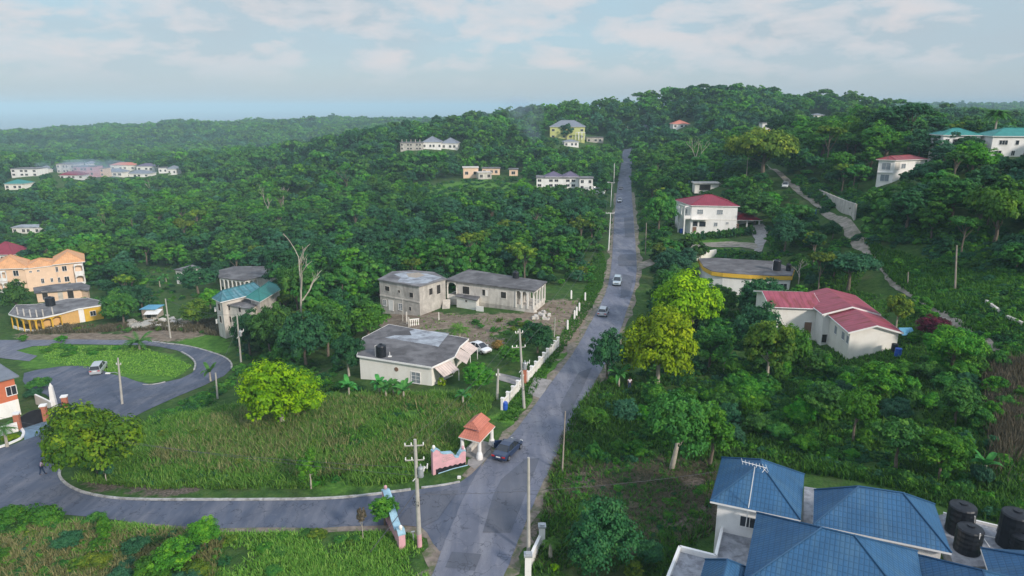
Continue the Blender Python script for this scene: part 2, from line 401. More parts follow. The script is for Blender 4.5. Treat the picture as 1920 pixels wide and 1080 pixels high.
# ------------------------------------------------------------------ terrain
def axis(lo, hi_, step, ratio, far):
    a = list(np.arange(lo, hi_+.01, step)); s = step; p = a[-1]
    while p < far: s *= ratio; p += s; a.append(p)
    return a
yp = axis(-20, 200, 1.6, 1.035, 7000)
yn = axis(24, 26, 2, 1.25, 700)[1:]
ys = np.array(sorted([-v for v in yn]) + yp)
xr = axis(0, 120, 2.0, 1.04, 6000)
xs = np.array([-v for v in xr[:0:-1]] + xr)
XX, YY = np.meshgrid(xs, ys); ZZ = Hf(XX, YY)
U_, V_, Z_ = proj(XX, YY, ZZ)
def inpoly(u, v, poly):
    u = np.asarray(u); v = np.asarray(v); ins = np.zeros(u.shape, bool); n = len(poly)
    for i in range(n):
        x0, y0 = poly[i]; x1, y1 = poly[(i+1) % n]
        if y0 == y1: continue
        c = ((y0 > v) != (y1 > v)) & (u < (x1-x0)*(v-y0)/(y1-y0)+x0)
        ins ^= c
    return ins
# ------------------------------------------------------------------ zones, traced on the ground and turned into world polygons
def smooth_closed(pts, it=2):
    for _ in range(it):
        q = []
        for i in range(len(pts)):
            a, b = pts[i], pts[(i+1) % len(pts)]
            q += [a*.75+b*.25, a*.25+b*.75]
        pts = q
    return pts
def gpoly(pix): return [Vector(G(u, v)[:2]) for u, v in pix]
def smooth_open(pts, it=2):
    pts = [Vector(p) for p in pts]
    for _ in range(it):
        q = [pts[0]]
        for a, b in zip(pts[:-1], pts[1:]): q += [a*.75+b*.25, a*.25+b*.75]
        pts = q+[pts[-1]]
    return pts
def resample(pts, step):
    out = [pts[0]]; acc = 0
    for a, b in zip(pts[:-1], pts[1:]):
        L = (b-a).length; d = step-acc
        while d <= L: out.append(a+(b-a)*(d/L)); d += step
        acc = L-(d-step)
    out.append(pts[-1]); return out
ROAD_L = [(800,1100),(812,1075),(826,1040),(840,1000),(862,950),(884,905),(905,870),(932,842),(962,815),(1014,745),(1040,710),(1070,670),(1092,634),(1113,596),(1134,555),(1143,525),(1148,485),(1150,445),(1152,410),(1154,385),(1156,362)]
ROAD_R = [(935,1100),(947,1075),(966,1030),(1004,935),(1027,885),(1054,835),(1085,775),(1122,705),(1150,657),(1166,612),(1178,575),(1190,540),(1194,505),(1193,475),(1190,440),(1188,410),(1186,385),(1184,362)]
rl = gpoly(ROAD_L); rr = gpoly(ROAD_R)
rl = [rl[0]+(rl[0]-rl[1]).normalized()*60] + rl; rr = [rr[0]+(rr[0]-rr[1]).normalized()*60] + rr
tail = [Vector(pD(u, D, e)[:2]) for u, D, e in [(1171,340,0),(1173,380,1),(1175,420,2.5),(1177,465,4.2),(1186,500,6),(1215,540,8)]]
rl += [p+Vector((-3.2, 0)) for p in tail]; rr += [p+Vector((3.2, 0)) for p in tail]
MAIN_ROAD = smooth_open(rl, 2)+smooth_open(rr, 2)[::-1]
# the side road: junction, bend, the loop at the left and the asphalt lot
SIDE = [(905,868),(884,890),(860,906),(800,916),(740,924),(680,931),(600,937),(480,938),(390,938),(300,938),(240,937),(190,932),(150,923),(122,908),(108,893),(112,872),(140,845),(190,815),(245,785),(285,765),(330,745),(385,722),(420,705),(434,692),(434,682),(424,672),(400,663),(370,654),(340,648),(300,644),(272,641),
        (272,648),(300,651),(330,657),(352,666),(366,678),(368,690),(360,700),(340,710),(310,717),(285,722),(258,716),(236,708),(210,702),(180,690),(150,686),(110,688),(70,694),(45,700),(42,715),(55,730),(85,740),(105,755),(108,775),(98,798),(60,818),(30,832),(-60,858),(-80,960),(0,958),(60,962),(150,968),(240,978),(320,986),(400,991),(480,990),(600,990),(700,986),(750,983),(785,985),(800,1000),(812,1020),(826,1035),(850,1000)]
WESTROAD = [(-40,638),(60,638),(140,637),(230,638),(300,640),(300,648),(230,647),(140,646),(60,650),(30,658),(70,668),(55,678),(0,672),(-40,668)]
DIRT_L = [(1432,308),(1441,318),(1455,330),(1480,350),(1500,366),(1524,384),(1546,402),(1568,418),(1584,440),(1592,460),(1614,474),(1640,490),(1655,515),(1668,535),(1690,549),(1720,566),(1755,590),(1783,607),(1810,625),(1850,652),(1885,678),(1925,714),(1980,760)]
DIRT_R = [(1440,310),(1452,318),(1470,330),(1496,350),(1516,364),(1540,384),(1566,402),(1600,426),(1630,452),(1645,470),(1650,488),(1664,512),(1680,530),(1702,545),(1735,562),(1770,584),(1800,604),(1826,616),(1868,648),(1905,676),(1945,704),(2000,745)]
dl = smooth_open(gpoly(DIRT_L), 2); dr = smooth_open(gpoly(DIRT_R), 2)
DIRT_ROAD = dl+dr[::-1]
PATHS = {'driveway_white_house': [(990,738),(1000,706),(1036,714),(1012,748)],
         'driveway_inner': [(935,700),(985,712),(975,726),(930,712)],
         'track_entry': [(1193,496),(1225,484),(1240,480),(1244,488),(1222,498),(1196,508)],
         'paved_yard': [(1412,424),(1430,420),(1440,432),(1437,452),(1428,472),(1412,474),(1416,450),(1408,436)],
         'hedge_track': [(1262,462),(1320,456),(1370,453),(1412,456),(1430,462),(1425,472),(1390,464),(1320,463),(1264,467)]}
PADS = {'left_corner': [(108,893),(130,900)]}
LAWNS = [[(70,665),(130,650),(260,655),(330,665),(362,690),(330,712),(280,718),(225,705),(150,682),(90,690),(30,690)], [(0,655),(130,640),(250,650),(200,680),(60,690)],
         [(320,640),(400,622),(440,650),(420,665),(360,650)], [(800,350),(900,335),(1010,350),(1020,400),(900,400),(800,380)],
         [(990,712),(1060,640),(1100,610),(1060,670),(1020,714)], [(960,800),(1000,745),(960,740),(920,790)], [(1270,520),(1220,470),(1340,440),(1400,460)]]
MEADOW = [(130,905),(290,905),(600,930),(760,920),(800,880),(900,790),(930,740),(850,738),(700,735),(600,745),(420,765),(300,790),(270,830)]
DIRTS = [[(700,610),(760,575),(860,590),(1000,590),(1030,560),(1110,562),(1110,600),(1060,650),(1040,620),(990,600),(900,640),(860,610),(790,630)], [(780,620),(880,625),(960,640),(900,660),(840,640)],
         [(1040,640),(1110,590),(1100,620),(1060,660),(1035,690)], [(230,610),(360,600),(400,625),(330,640),(240,640)], [(30,625),(300,625),(300,637),(30,640)], [(860,585),(1000,590),(980,575),(1080,570),(1100,580),(1030,610)]]
MULCH = [[(1180,850),(1330,860),(1340,1000),(1240,1000),(1120,950),(1060,920),(1040,880)], [(990,1000),(1040,880),(1060,860),(1020,960),(1000,1040)], [(1850,700),(1920,690),(1920,900),(1870,900)], [(1490,640),(1560,670),(1560,700),(1480,680)],
         [(130,905),(200,925),(400,930),(330,900),(200,890)], [(660,1030),(740,1000),(760,1040),(700,1070)]]
def soft(u, v, poly, du=0.0):
    s = 0.0
    for a, b in ((0, 0), (1, 0), (-1, 0), (0, 1), (0, -1), (1, 1), (-1, -1), (1, -1), (-1, 1)):
        s = s + inpoly(u+a*6, v+b*4, poly)
    return s/9.0
front = Z_ > 5
lawn = np.zeros(XX.shape); dirt = np.zeros(XX.shape); mul = np.zeros(XX.shape)
for p in LAWNS: lawn = np.maximum(lawn, soft(U_, V_, p)*front)
lawn = np.maximum(lawn, .55*soft(U_, V_, MEADOW)*front)
for p in DIRTS: dirt = np.maximum(dirt, soft(U_, V_, p)*front)
for p in MULCH: mul = np.maximum(mul, soft(U_, V_, p)*front)
ny, nx = XX.shape
idx = np.arange(ny*nx).reshape(ny, nx)
F4 = np.stack([idx[:-1, :-1], idx[:-1, 1:], idx[1:, 1:], idx[1:, :-1]], -1).reshape(-1, 4)
m, t, b = newmat('ground_soil_grass')
g = N(t, 'ShaderNodeNewGeometry'); pos = g.outputs['Position']
def at(nm): return N(t, 'ShaderNodeAttribute', attribute_name=nm).outputs['Fac']
nA = noise_n(t, pos, .12, 8, .62); nB = noise_n(t, pos, .9, 7, .65); nC = noise_n(t, pos, 4.5, 4, .6)
base = ramp(t, nB, [(.3, (.025,.065,.016)), (.55, (.055,.120,.026)), (.75, (.11,.160,.045))])
base = mixc(t, ramp(t, nA, [(.52, (0,0,0)), (.68, (.55,.55,.55))]), base, (.11,.10,.055))
lawnc = ramp(t, nB, [(.3, (.050,.140,.020)), (.55, (.095,.225,.030)), (.78, (.18,.27,.07))])
dirtc = ramp(t, nB, [(.3, (.13,.10,.075)), (.5, (.24,.185,.14)), (.75, (.36,.30,.24))])
mulc = ramp(t, nC, [(.3, (.06,.06,.04)), (.55, (.15,.12,.10)), (.8, (.26,.21,.17))])
def edge(a, n, k=.9):
    return ramp(t, math_n(t, 'ADD', a, math_n(t, 'MULTIPLY', math_n(t, 'SUBTRACT', n, .5), k)), [(.38, (0,0,0)), (.62, (1,1,1))])
c = mixc(t, edge(at('lawn'), nB, .5), base, lawnc)
c = mixc(t, edge(math_n(t, 'MULTIPLY', at('mulch'), ramp(t, nA, [(.36, (.5,.5,.5)), (.50, (1,1,1))])), nB, 1.6), c, mulc)
c = mixc(t, edge(at('dirt'), nB, 1.5), c, dirtc)
c = mixc(t, ramp(t, nC, [(.35, (.25,.25,.25)), (.6, (0,0,0))]), c, (.02,.03,.012))
t.links.new(c, b.inputs['Base Color']); b.inputs['Roughness'].default_value = .95; b.inputs['Specular IOR Level'].default_value = .1
bp = N(t, 'ShaderNodeBump'); bp.inputs['Strength'].default_value = .8; bp.inputs['Distance'].default_value = .15
t.links.new(nC, bp.inputs['Height']); t.links.new(bp.outputs[0], b.inputs['Normal'])
me = npmesh('ground', np.stack([XX, YY, ZZ], -1).reshape(-1, 3), F4, m, {'lawn': lawn.ravel(), 'dirt': dirt.ravel(), 'mulch': mul.ravel()}, True)
o = mkobj('ground', me); tag(o, kind='structure')
# sea
m, t, b = newmat('sea_water'); b.inputs['Base Color'].default_value = (.03,.06,.08,1); b.inputs['Roughness'].default_value = .25
bp = N(t, 'ShaderNodeBump'); bp.inputs['Strength'].default_value = .4; bp.inputs['Distance'].default_value = 1
g = N(t, 'ShaderNodeNewGeometry'); t.links.new(noise_n(t, g.outputs['Position'], .02, 5), bp.inputs['Height']); t.links.new(bp.outputs[0], b.inputs['Normal'])
s = MB(); s.prism([(-38000, 900), (16000, 900), (16000, 42000), (-38000, 42000)], -66, -62)
tag(s.build('sea', m, org=(0, 2000, -64)), kind='structure')

def asphalt(name, c, lightc, patches=.5):
    m, t, b = newmat(name); g = N(t, 'ShaderNodeNewGeometry'); pos = g.outputs['Position']
    n1 = noise_n(t, pos, .16, 6, .6); n2 = noise_n(t, pos, 1.1, 6, .65); n3 = noise_n(t, pos, 14, 3)
    mp = N(t, 'ShaderNodeMapping'); mp.inputs['Scale'].default_value = (1, .28, 1); mp.inputs['Rotation'].default_value = (0, 0, R(-12)); t.links.new(pos, mp.inputs[0])
    n4 = noise_n(t, mp.outputs[0], .55, 5, .6, .3)
    cc = ramp(t, n1, [(.35, c), (.65, sc3(c, 1.35))])
    cc = mixc(t, ramp(t, n4, [(.45, (0,0,0)), (.68, (patches,)*3)]), cc, lightc)
    cc = mixc(t, ramp(t, n2, [(.58, (0,0,0)), (.7, (.35,.35,.35))]), cc, lightc)
    vo = N(t, 'ShaderNodeTexVoronoi', feature='DISTANCE_TO_EDGE'); vo.inputs['Scale'].default_value = .35
    wp = N(t, 'ShaderNodeMix', data_type='VECTOR'); 
    nn = N(t, 'ShaderNodeTexNoise'); nn.inputs['Scale'].default_value = .8; t.links.new(pos, nn.inputs['Vector'])
    va = N(t, 'ShaderNodeVectorMath', operation='MULTIPLY_ADD'); va.inputs[1].default_value = (3, 3, 3); t.links.new(nn.outputs['Color'], va.inputs[0]); t.links.new(pos, va.inputs[2])
    t.links.new(va.outputs[0], vo.inputs['Vector'])
    ck = ramp(t, vo.outputs['Distance'], [(0, (.75,.75,.75)), (.022, (0,0,0))])
    w1 = N(t, 'ShaderNodeTexWave', wave_type='BANDS', bands_direction='X'); w1.inputs['Scale'].default_value = .32; w1.inputs['Distortion'].default_value = 2.5; w1.inputs['Detail'].default_value = 4; w1.inputs['Detail Scale'].default_value = .6; t.links.new(mp.outputs[0], w1.inputs[0]); cc = mixc(t, ramp(t, w1.outputs['Fac'], [(.35, (.12,.12,.12)), (.7, (0,0,0))]), cc, sc3(c, .72))
    cc = mixc(t, ck, cc, sc3(c, .5))
    cc = mixc(t, ramp(t, n3, [(.4, (.18,.18,.18)), (.6, (0,0,0))]), cc, sc3(c, .6))
    t.links.new(cc, b.inputs['Base Color']); b.inputs['Roughness'].default_value = .85; b.inputs['Specular IOR Level'].default_value = .25
    t.nodes.remove(wp)
    bp = N(t, 'ShaderNodeBump'); bp.inputs['Strength'].default_value = .3; bp.inputs['Distance'].default_value = .02
    t.links.new(n3, bp.inputs['Height']); t.links.new(bp.outputs[0], b.inputs['Normal']); return m
MT['asphalt'] = asphalt('worn_asphalt', (.125,.135,.175), (.255,.255,.285), .8)
MT['asphalt2'] = asphalt('dark_asphalt', (.078,.092,.13), (.22,.22,.25), .55)
MT['patch'] = asphalt('patch_asphalt', (.095,.104,.132), (.16,.16,.18), .5)
MT['verge'] = paint('verge_dirt', (.22,.18,.15), var=.35, scale=1.2, stain=(.07,.10,.035), stain_amt=.85, stain_scale=.9, rough=.95, bump=.4)
MT['gravel'] = paint('pale_gravel_track', (.30,.26,.22), var=.3, scale=.8, stain=(.10,.11,.06), stain_amt=.7, stain_scale=.5, rough=.95, bump=.4)
MT['paving'] = paint('driveway_concrete', (.30,.28,.27), var=.2, scale=1.5, rough=.9, stain=(.15,.14,.13), stain_amt=.5)
MT['bluepav'] = paint('painted_blue_paving', (.16,.24,.32), var=.25, scale=1.5, rough=.8)

def drape(name, poly, mat, off=.05, step=1.6, rough_edge=.12, kind='structure'):
    poly = [Vector(p[:2]) for p in poly]
    pts = []
    for i in range(len(poly)):
        a, b_ = poly[i], poly[(i+1) % len(poly)]; L = (b_-a).length
        st = step*max(1, a.length/90)
        k = max(1, int(L/st))
        for j in range(k):
            p = a+(b_-a)*(j/k); q = noise.noise(Vector((p.x*.7, p.y*.7, 3.1)))*rough_edge; q2 = noise.noise(Vector((p.x*.7, p.y*.7, 9.7)))*rough_edge
            pts.append(p+Vector((q, q2)))
    n = len(pts); X = np.array([p.x for p in pts]); Y = np.array([p.y for p in pts])
    inner = []
    x0, x1, y0, y1 = X.min(), X.max(), Y.min(), Y.max()
    y = y0
    while y < y1:
        st = step*max(1, math.hypot(y, 0)/90)
        gx = np.arange(x0, x1, st)+random.random()*st*.3
        ok = inpoly(gx, np.full(len(gx), y+st*.5), list(zip(X, Y)))
        inner += [Vector((q, y+st*.5)) for q in gx[ok]]
        y += st
    vs, es, fs, ov, oe, of = delaunay_2d_cdt([Vector(p) for p in pts]+inner, [], [list(range(n))], 1, 1e-4)
    a = np.array([(v.x, v.y) for v in vs]); z = Hf(a[:, 0], a[:, 1])
    dd = np.hypot(a[:, 0], a[:, 1])
    z = z + off*(1+np.maximum(dd-60, 0)/80)
    me = bpy.data.meshes.new(name); me.from_pydata([(p[0], p[1], q) for p, q in zip(a, z)], [], [list(f) for f in fs])
    me.materials.append(mat); me.polygons.foreach_set('use_smooth', [True]*len(fs)); me.update()
    # faces up
    if len(me.polygons) and sum(p.normal.z for p in me.polygons) < 0: me.flip_normals()
    o = mkobj(name, me)
    if kind: tag(o, kind=kind)
    return o
side_w = gpoly(SIDE)
_v = lambda pts, k: [p+Vector((k, -.25*k)) for p in pts]
drape('road_verge', smooth_open(_v(rl[:-6], -1.0), 2)+smooth_open(_v(rr[:-6], 1.0), 2)[::-1], MT['verge'], .03, rough_edge=1.1)
drape('road_verge', gpoly([(240,972),(430,986),(600,984),(800,980),(815,1005),(830,1040),(812,1045),(800,1012),(760,996),(600,998),(430,999),(320,995),(240,984)]), MT['verge'], .025, rough_edge=.5)
drape('side_road', side_w, MT['asphalt2'], .035)
drape('road', MAIN_ROAD, MT['asphalt'], .06)
drape('road', gpoly(WESTROAD), MT['asphalt'], .04)
drape('dirt_road', DIRT_ROAD, MT['gravel'], .06, rough_edge=.6)
for k_, p in PATHS.items():
    drape('path', gpoly(p), MT['paving'] if 'drive' in k_ or 'yard' in k_ else MT['gravel'], .05, rough_edge=.3)
drape('path', gpoly([(33,806),(42,797),(60,795),(88,786),(92,800),(70,818),(46,826),(45,815)]), MT['bluepav'], .055, rough_edge=0)
drape('path', gpoly([(878,862),(905,852),(912,838),(922,848),(905,868),(890,880),(876,872)]), MT['paving'], .05, rough_edge=.1)
# darker repair patches and pale worn strips in the carriageway
for p in [[(905,1000),(957,1000),(985,930),(1012,860),(985,862),(940,900),(925,930)], [(835,1065),(848,1036),(903,1040),(890,1072)], [(1168,515),(1163,560),(1180,556),(1189,520)],
          [(1158,485),(1162,478),(1192,478),(1193,500),(1160,500)], [(1170,410),(1187,408),(1189,446),(1172,446)], [(1050,760),(1085,700),(1110,690),(1090,735),(1060,790)], [(742,985),(790,990),(820,975),(860,920),(800,924),(760,960)]]:
    drape('road_patch', gpoly(p), MT['patch'], .08, rough_edge=.05)
# kerbs
def kerb(name, pix, wd=.28, h=.16, mat='kerb', closed=False):
    pts = resample(smooth_open(gpoly(pix), 2), .8); s = MB(); n = len(pts); L = []; 
    for i, p in enumerate(pts):
        d = (pts[min(i+1, n-1)]-pts[max(i-1, 0)]).normalized(); nn = Vector((d.y, -d.x)); z = H(p.x, p.y)
        j = (random.random()-.5)*.03
        for q, zz in ((-.5, -.2), (-.42, h+j), (.42, h+j), (.5, -.2)):
            a = p+nn*q*wd; L.append((a.x, a.y, z+zz))
    f = []
    for i in range(n-1):
        for j in range(3): f.append((i*4+j, i*4+j+1, (i+1)*4+j+1, (i+1)*4+j))
    f += [(0, 3, 2, 1), ((n-1)*4, (n-1)*4+1, (n-1)*4+2, (n-1)*4+3)]
    s.add(L, f); o = s.build(name, MT[mat]); tag(o, kind='structure'); return o
kerb('kerb', [(862,904),(830,911),(790,915)], .25, .12); kerb('kerb', [(770,919),(680,931),(600,937),(480,938),(390,938),(300,938),(240,937),(190,932),(150,923),(122,908),(110,893),(113,880)], .32)
kerb('kerb', [(280,640),(300,643),(340,647),(370,653),(400,662),(424,671),(435,682),(434,692)], .3); kerb('kerb', [(340,660),(358,670),(368,682),(364,694)], .3)
kerb('kerb', [(-30,848),(0,840),(25,830),(42,822),(46,812),(40,805)], .35, .2, 'white')
kerb('kerb', [(268,722),(290,722),(310,717)], .2)
# ------------------------------------------------------------------ foliage
def unit(v): return v/np.maximum(np.linalg.norm(v, axis=1, keepdims=True), 1e-6)
def rand_unit(n, r): return unit(r.normal(size=(n, 3)))
def leaf_quads(c, nrm, ln, wd, r):
    t1 = unit(np.cross(nrm, rand_unit(len(c), r))); t2 = np.cross(nrm, t1)
    ln = ln[:, None]; wd = wd[:, None]
    droop = nrm*ln*.18
    V = np.stack([c-t1*ln, c-t2*wd+droop, c+t1*ln, c+t2*wd+droop], 1).reshape(-1, 3)
    F = np.arange(len(V)).reshape(-1, 4); return V, F
def crown_arrays(seed, n, leaf, lobes, spread=(1, 1, .8), lobe_r=(.28, .46), shell=.55, flat=.85, jit=.55, under=.35, gap=.0, per_lobe_clumps=0, tight=False):
    """leaf sprays on many lobes; unit crown radius, centre at origin"""
    r = np.random.default_rng(seed); sp = np.array(spread)
    d = rand_unit(lobes*3, r); d = d[d[:, 2] > -under][:lobes]; k = len(d)
    rad = shell+(1-shell)*r.random(k)*.55
    cen = d*rad[:, None]*sp*.78
    lr = lobe_r[0]+(lobe_r[1]-lobe_r[0])*r.random(k)
    wts = lr**2; cnt = r.multinomial(n, wts/wts.sum()); C = []; Nn = []; T = []
    sub = per_lobe_clumps or max(3, int(n/k/(48 if n > 10000 else 30)))
    for i in range(k):
        cc = rand_unit(sub*3, r); cc = cc[(cc[:, 2] > -.5)|(r.random(len(cc)) < .3)][:sub]; m_ = len(cc); sr = lr[i]*r.uniform(.30, .62, m_)
        sc_ = cen[i]+cc*(lr[i]*r.uniform(.62, 1.12, m_))[:, None]*np.array([1, 1, flat]); st = np.clip(r.normal(0, .17, m_), -.36, .36); lt = (r.random()-.5)*.28
        if tight: sr = lr[i]*r.uniform(.34, .42, m_); sc_ = cen[i]+cc*(lr[i]*.72)*np.array([1, 1, flat])
        kk_ = r.integers(0, m_, int(cnt[i])); q = rand_unit(int(cnt[i]), r); dn = q[:, 2] < -.2; q[dn, 2] *= -.6; q = unit(q)
        p = sc_[kk_]+q*(sr[kk_]*(.55+.5*r.random(len(kk_))))[:, None]*np.array([1, 1, .8])
        nn = unit(q+cc[kk_]*.45+np.array([0, 0, .35])+rand_unit(len(q), r)*jit)
        C.append(p); Nn.append(nn); T.append(np.clip(.46+lt+st[kk_]+(r.random(len(q))-.5)*.34+cc[kk_][:, 2]*.06, 0, 1))
    C = np.concatenate(C); Nn = np.concatenate(Nn); T = np.concatenate(T)
    L = leaf*(.7+.6*r.random(len(C)))
    V, F = leaf_quads(C, Nn, L, L*(.5+.25*r.random(len(C))), r)
    return V, F, np.repeat(T, 4), cen, lr
def limbs(mb, base, top, tips, r0, rnd, n=6, bend=.25):
    """a tapered trunk and one limb per tip"""
    base = Vector(base); top = Vector(top); mid = base.lerp(top, .5)+Vector((rnd.uniform(-1, 1), rnd.uniform(-1, 1), 0))*bend
    mb.tube([base-Vector((0, 0, .4)), base.lerp(mid, .6), mid, top], [r0*1.25, r0, r0*.85, r0*.6], 8)
    for tp in tips:
        tp = Vector(tp); s = mid.lerp(top, rnd.uniform(.2, 1)); k = s.lerp(tp, .5)+Vector((rnd.uniform(-1, 1), rnd.uniform(-1, 1), rnd.uniform(-.2, .8)))*(tp-s).length*.12
        mb.tube([s, k, tp], [r0*.5, r0*.33, r0*.12], 5)
PROTO = {}
def crown_mesh(key, mat, **k):
    kk = (key, mat)
    if kk in PROTO: return PROTO[kk]
    V, F, T, cen, lr = crown_arrays(**k)
    me = npmesh('crown', V, F, LM[mat], {'tint': T}); PROTO[kk] = me; me['c'] = 1
    CEN[me.name] = cen; return me
CEN = {}
SHAPES = {
 # name: variants, args
 'round':  dict(lobes=24, spread=(1,1,.85), lobe_r=(.22,.46), under=.55),
 'tall':   dict(lobes=26, spread=(.72,.72,1.25), lobe_r=(.24,.38), under=.6),
 'wide':   dict(lobes=30, spread=(1.15,1.15,.42), lobe_r=(.20,.34), flat=.6, under=.1),
 'airy':   dict(lobes=20, spread=(1,1,.95), lobe_r=(.16,.30), under=.5),
 'ball':   dict(lobes=42, spread=(1,1,.95), lobe_r=(.26,.34), shell=.85, under=.7, jit=.35, tight=True),
 'bush':   dict(lobes=17, spread=(1,1,.62), lobe_r=(.18,.42), under=.15, jit=.7),
 'ragged': dict(lobes=26, spread=(1.05,.9,.95), lobe_r=(.12,.40), under=.65, jit=.8, shell=.35),
}
def get_crown(shape, mat, lod, var):
    n, leaf = {'hi': (19000, .036), 'near': (9000, .046), 'mid': (2600, .080), 'far': (640, .145)}[lod]
    if shape == 'ball': n = int(n*1.3); leaf *= .8
    return crown_mesh(f'{shape}{lod}{var}', mat, seed=hash((shape, var)) % 9999 if False else sum(map(ord, shape))*7+var*131, n=n, leaf=leaf, **SHAPES[shape])
TRUNKS = {}
def get_trunk(shape, var, mat='bark'):
    k = (shape, var, mat)
    if k in TRUNKS: return TRUNKS[k]
    rnd = random.Random(var*17+len(shape)); mb = MB()
    cen = None
    for (kk, mm), me in PROTO.items():
        if kk.startswith(shape) and kk.endswith(str(var)): cen = CEN[me.name]; break
    tips = [tuple(c) for c in (cen[::3] if cen is not None else [(0, 0, 0)])][:7]
    limbs(mb, (0, 0, -1.75), (0, 0, -.25), tips, .055, rnd, bend=.06)
    me_o = mb.build('trunk', MT[mat], org=(0, 0, 0)); me = me_o.data; bpy.data.objects.remove(me_o); TRUNKS[k] = me; return me
SRC = {}
TREES = []   # for keeping later plants apart: x, y, r
def tree(x, y, r, h=None, shape='round', mat='mid', lod='mid', var=None, label=None, group=None, name='tree', cat='tree', trunk=True, bark='bark', sink=0.0, squash=None, rnd=random):
    """a tree whose crown radius is r and whose full height is h"""
    z = H(x, y)-.05
    if var is None: var = rnd.randrange(3)
    sp = SHAPES[shape]['spread'][2]
    if h is None: h = r*1.9
    cz = h-r*sp*.98*(squash or 1)
    root = empty(name, (x, y, z-sink), label, cat, group, rnd.uniform(0, 6.28))
    me = get_crown(shape, mat, lod, var)
    c = bpy.data.objects.new('crown', me); col.objects.link(c); c.parent = root; c.location = (0, 0, cz); c.scale = (r, r, r*(squash or 1)); ORG[c.name] = ORG[root.name]; SRC.setdefault(me.name, c)
    if trunk:
        tm = get_trunk(shape, var, bark)
        tk = bpy.data.objects.new('trunk', tm); col.objects.link(tk); tk.parent = root; k = cz/1.75
        tk.location = (0, 0, cz); tk.scale = (r, r, k)
    TREES.append((x, y, r)); return root
def bush(x, y, r, mat='mid', lod='mid', shape='bush', label=None, group=None, name='bush', h=None, var=None, rnd=random, cat=None):
    z = H(x, y); me = get_crown(shape, mat, lod, rnd.randrange(3) if var is None else var)
    o = bpy.data.objects.new(name, me); col.objects.link(o)
    k = (h or r*1.15)/1.25
    o.location = (x, y, z+k*.42); o.scale = (r, r*rnd.uniform(.85, 1.1), k); o.rotation_euler = (0, 0, rnd.uniform(0, 6.28))
    TREES.append((x, y, r*.8)); return tag(o, label, cat or name.replace('_', ' '), group)
def frond(mb, base, dirv, L, w, rise, n=7, droop=1.0, seg=9):
    """feather leaf: rib with leaflets either side"""
    d = Vector((dirv[0], dirv[1], 0)).normalized(); side = Vector((-d.y, d.x, 0)); base = Vector(base); prev = None
    pts = []
    for i in range(seg+1):
        s = i/seg; pts.append(base+d*L*s*(1-.12*s)+Vector((0, 0, rise*L*s-droop*L*s*s*.75)))
    for i in range(seg):
        a, b_ = pts[i], pts[i+1]; s = (i+.5)/seg; ww = w*math.sin(math.pi*min(.97, s*.85+.12))
        for sg in (-1, 1):
            for q in (0, .5):
                c = a.lerp(b_, q); e = a.lerp(b_, q+(.48 if L < 3 else .7)); tip = c.lerp(e, .5)+side*sg*ww+d*ww*.45+Vector((0, 0, -ww*.35))
                mb.add([c, e, tip], [(0, 1, 2)])
def bleaf(mb, base, d, L, w, rise, droop, seg=6):
    d = Vector((d[0], d[1], 0)).normalized(); side = Vector((-d.y, d.x, 0)); base = Vector(base); rows = []
    for i in range(seg+1):
        s = i/seg; p = base+d*L*s*(1-.25*droop*s)+Vector((0, 0, rise*L*s-droop*L*s*s)); ww = w*math.sin(math.pi*(.08+.9*s))**.6*(1 if i < seg else .1)
        rows.append((p-side*ww+Vector((0, 0, ww*.35)), p, p+side*ww+Vector((0, 0, ww*.35))))
    vs = [q for rw in rows for q in rw]; fs = []
    for i in range(seg):
        fs += [(i*3, i*3+1, i*3+4, i*3+3), (i*3+1, i*3+2, i*3+5, i*3+4)]
    mb.add(vs, fs)
def settint(o, lo=.2, hi=.9):
    me = o.data; a = me.attributes.new('tint', 'FLOAT', 'POINT'); a.data.foreach_set('value', np.random.default_rng(len(me.vertices)).uniform(lo, hi, len(me.vertices)).astype(np.float32)); return o
def palm(x, y, h, L=2.6, nf=16, label=None, mat='palm', lean=(0, 0), tr=.16, group=None, rise=.55):
    root = empty('palm_tree', (x, y, H(x, y)), label, 'palm', group, random.uniform(0, 6)); mb = MB()
    ORG[root.name] = Vector((0, 0, 0))
    tip = Vector((lean[0], lean[1], h)); mb.tube([(0, 0, -.3), (lean[0]*.2, lean[1]*.2, h*.4), tip], [tr*1.3, tr, tr*.8], 8); mb.build('trunk', MT['palebark'], root)
    mb = MB()
    for i in range(nf):
        a = i*2.4+random.random()*.3; frond(mb, tip, (math.cos(a), math.sin(a)), L*random.uniform(.8, 1.1), L*.22, rise*random.uniform(.2, 1.6), droop=random.uniform(.7, 1.1))
    settint(mb.build('crown', LM[mat], root)); TREES.append((x, y, L*.6)); return root
def banana(x, y, h=3.0, nl=9, label=None, group=None, L=1.9, mat='banana'):
    root = empty('banana_plant', (x, y, H(x, y)), label, 'banana plant', group, random.uniform(0, 6)); ORG[root.name] = Vector((0, 0, 0)); mb = MB()
    mb.tube([(0, 0, -.2), (0, 0, h*.55)], [.16, .10], 8); mb.build('trunk', MT['palebark'], root); mb = MB()
    for i in range(nl):
        a = i*2.4; up = random.uniform(.35, 1.5)
        bleaf(mb, (0, 0, h*.52), (math.cos(a), math.sin(a)), L*random.uniform(.8, 1.15), .30, up, .45+.35*(1.5-up))
    settint(mb.build('crown', LM[mat], root)); TREES.append((x, y, .8)); return root
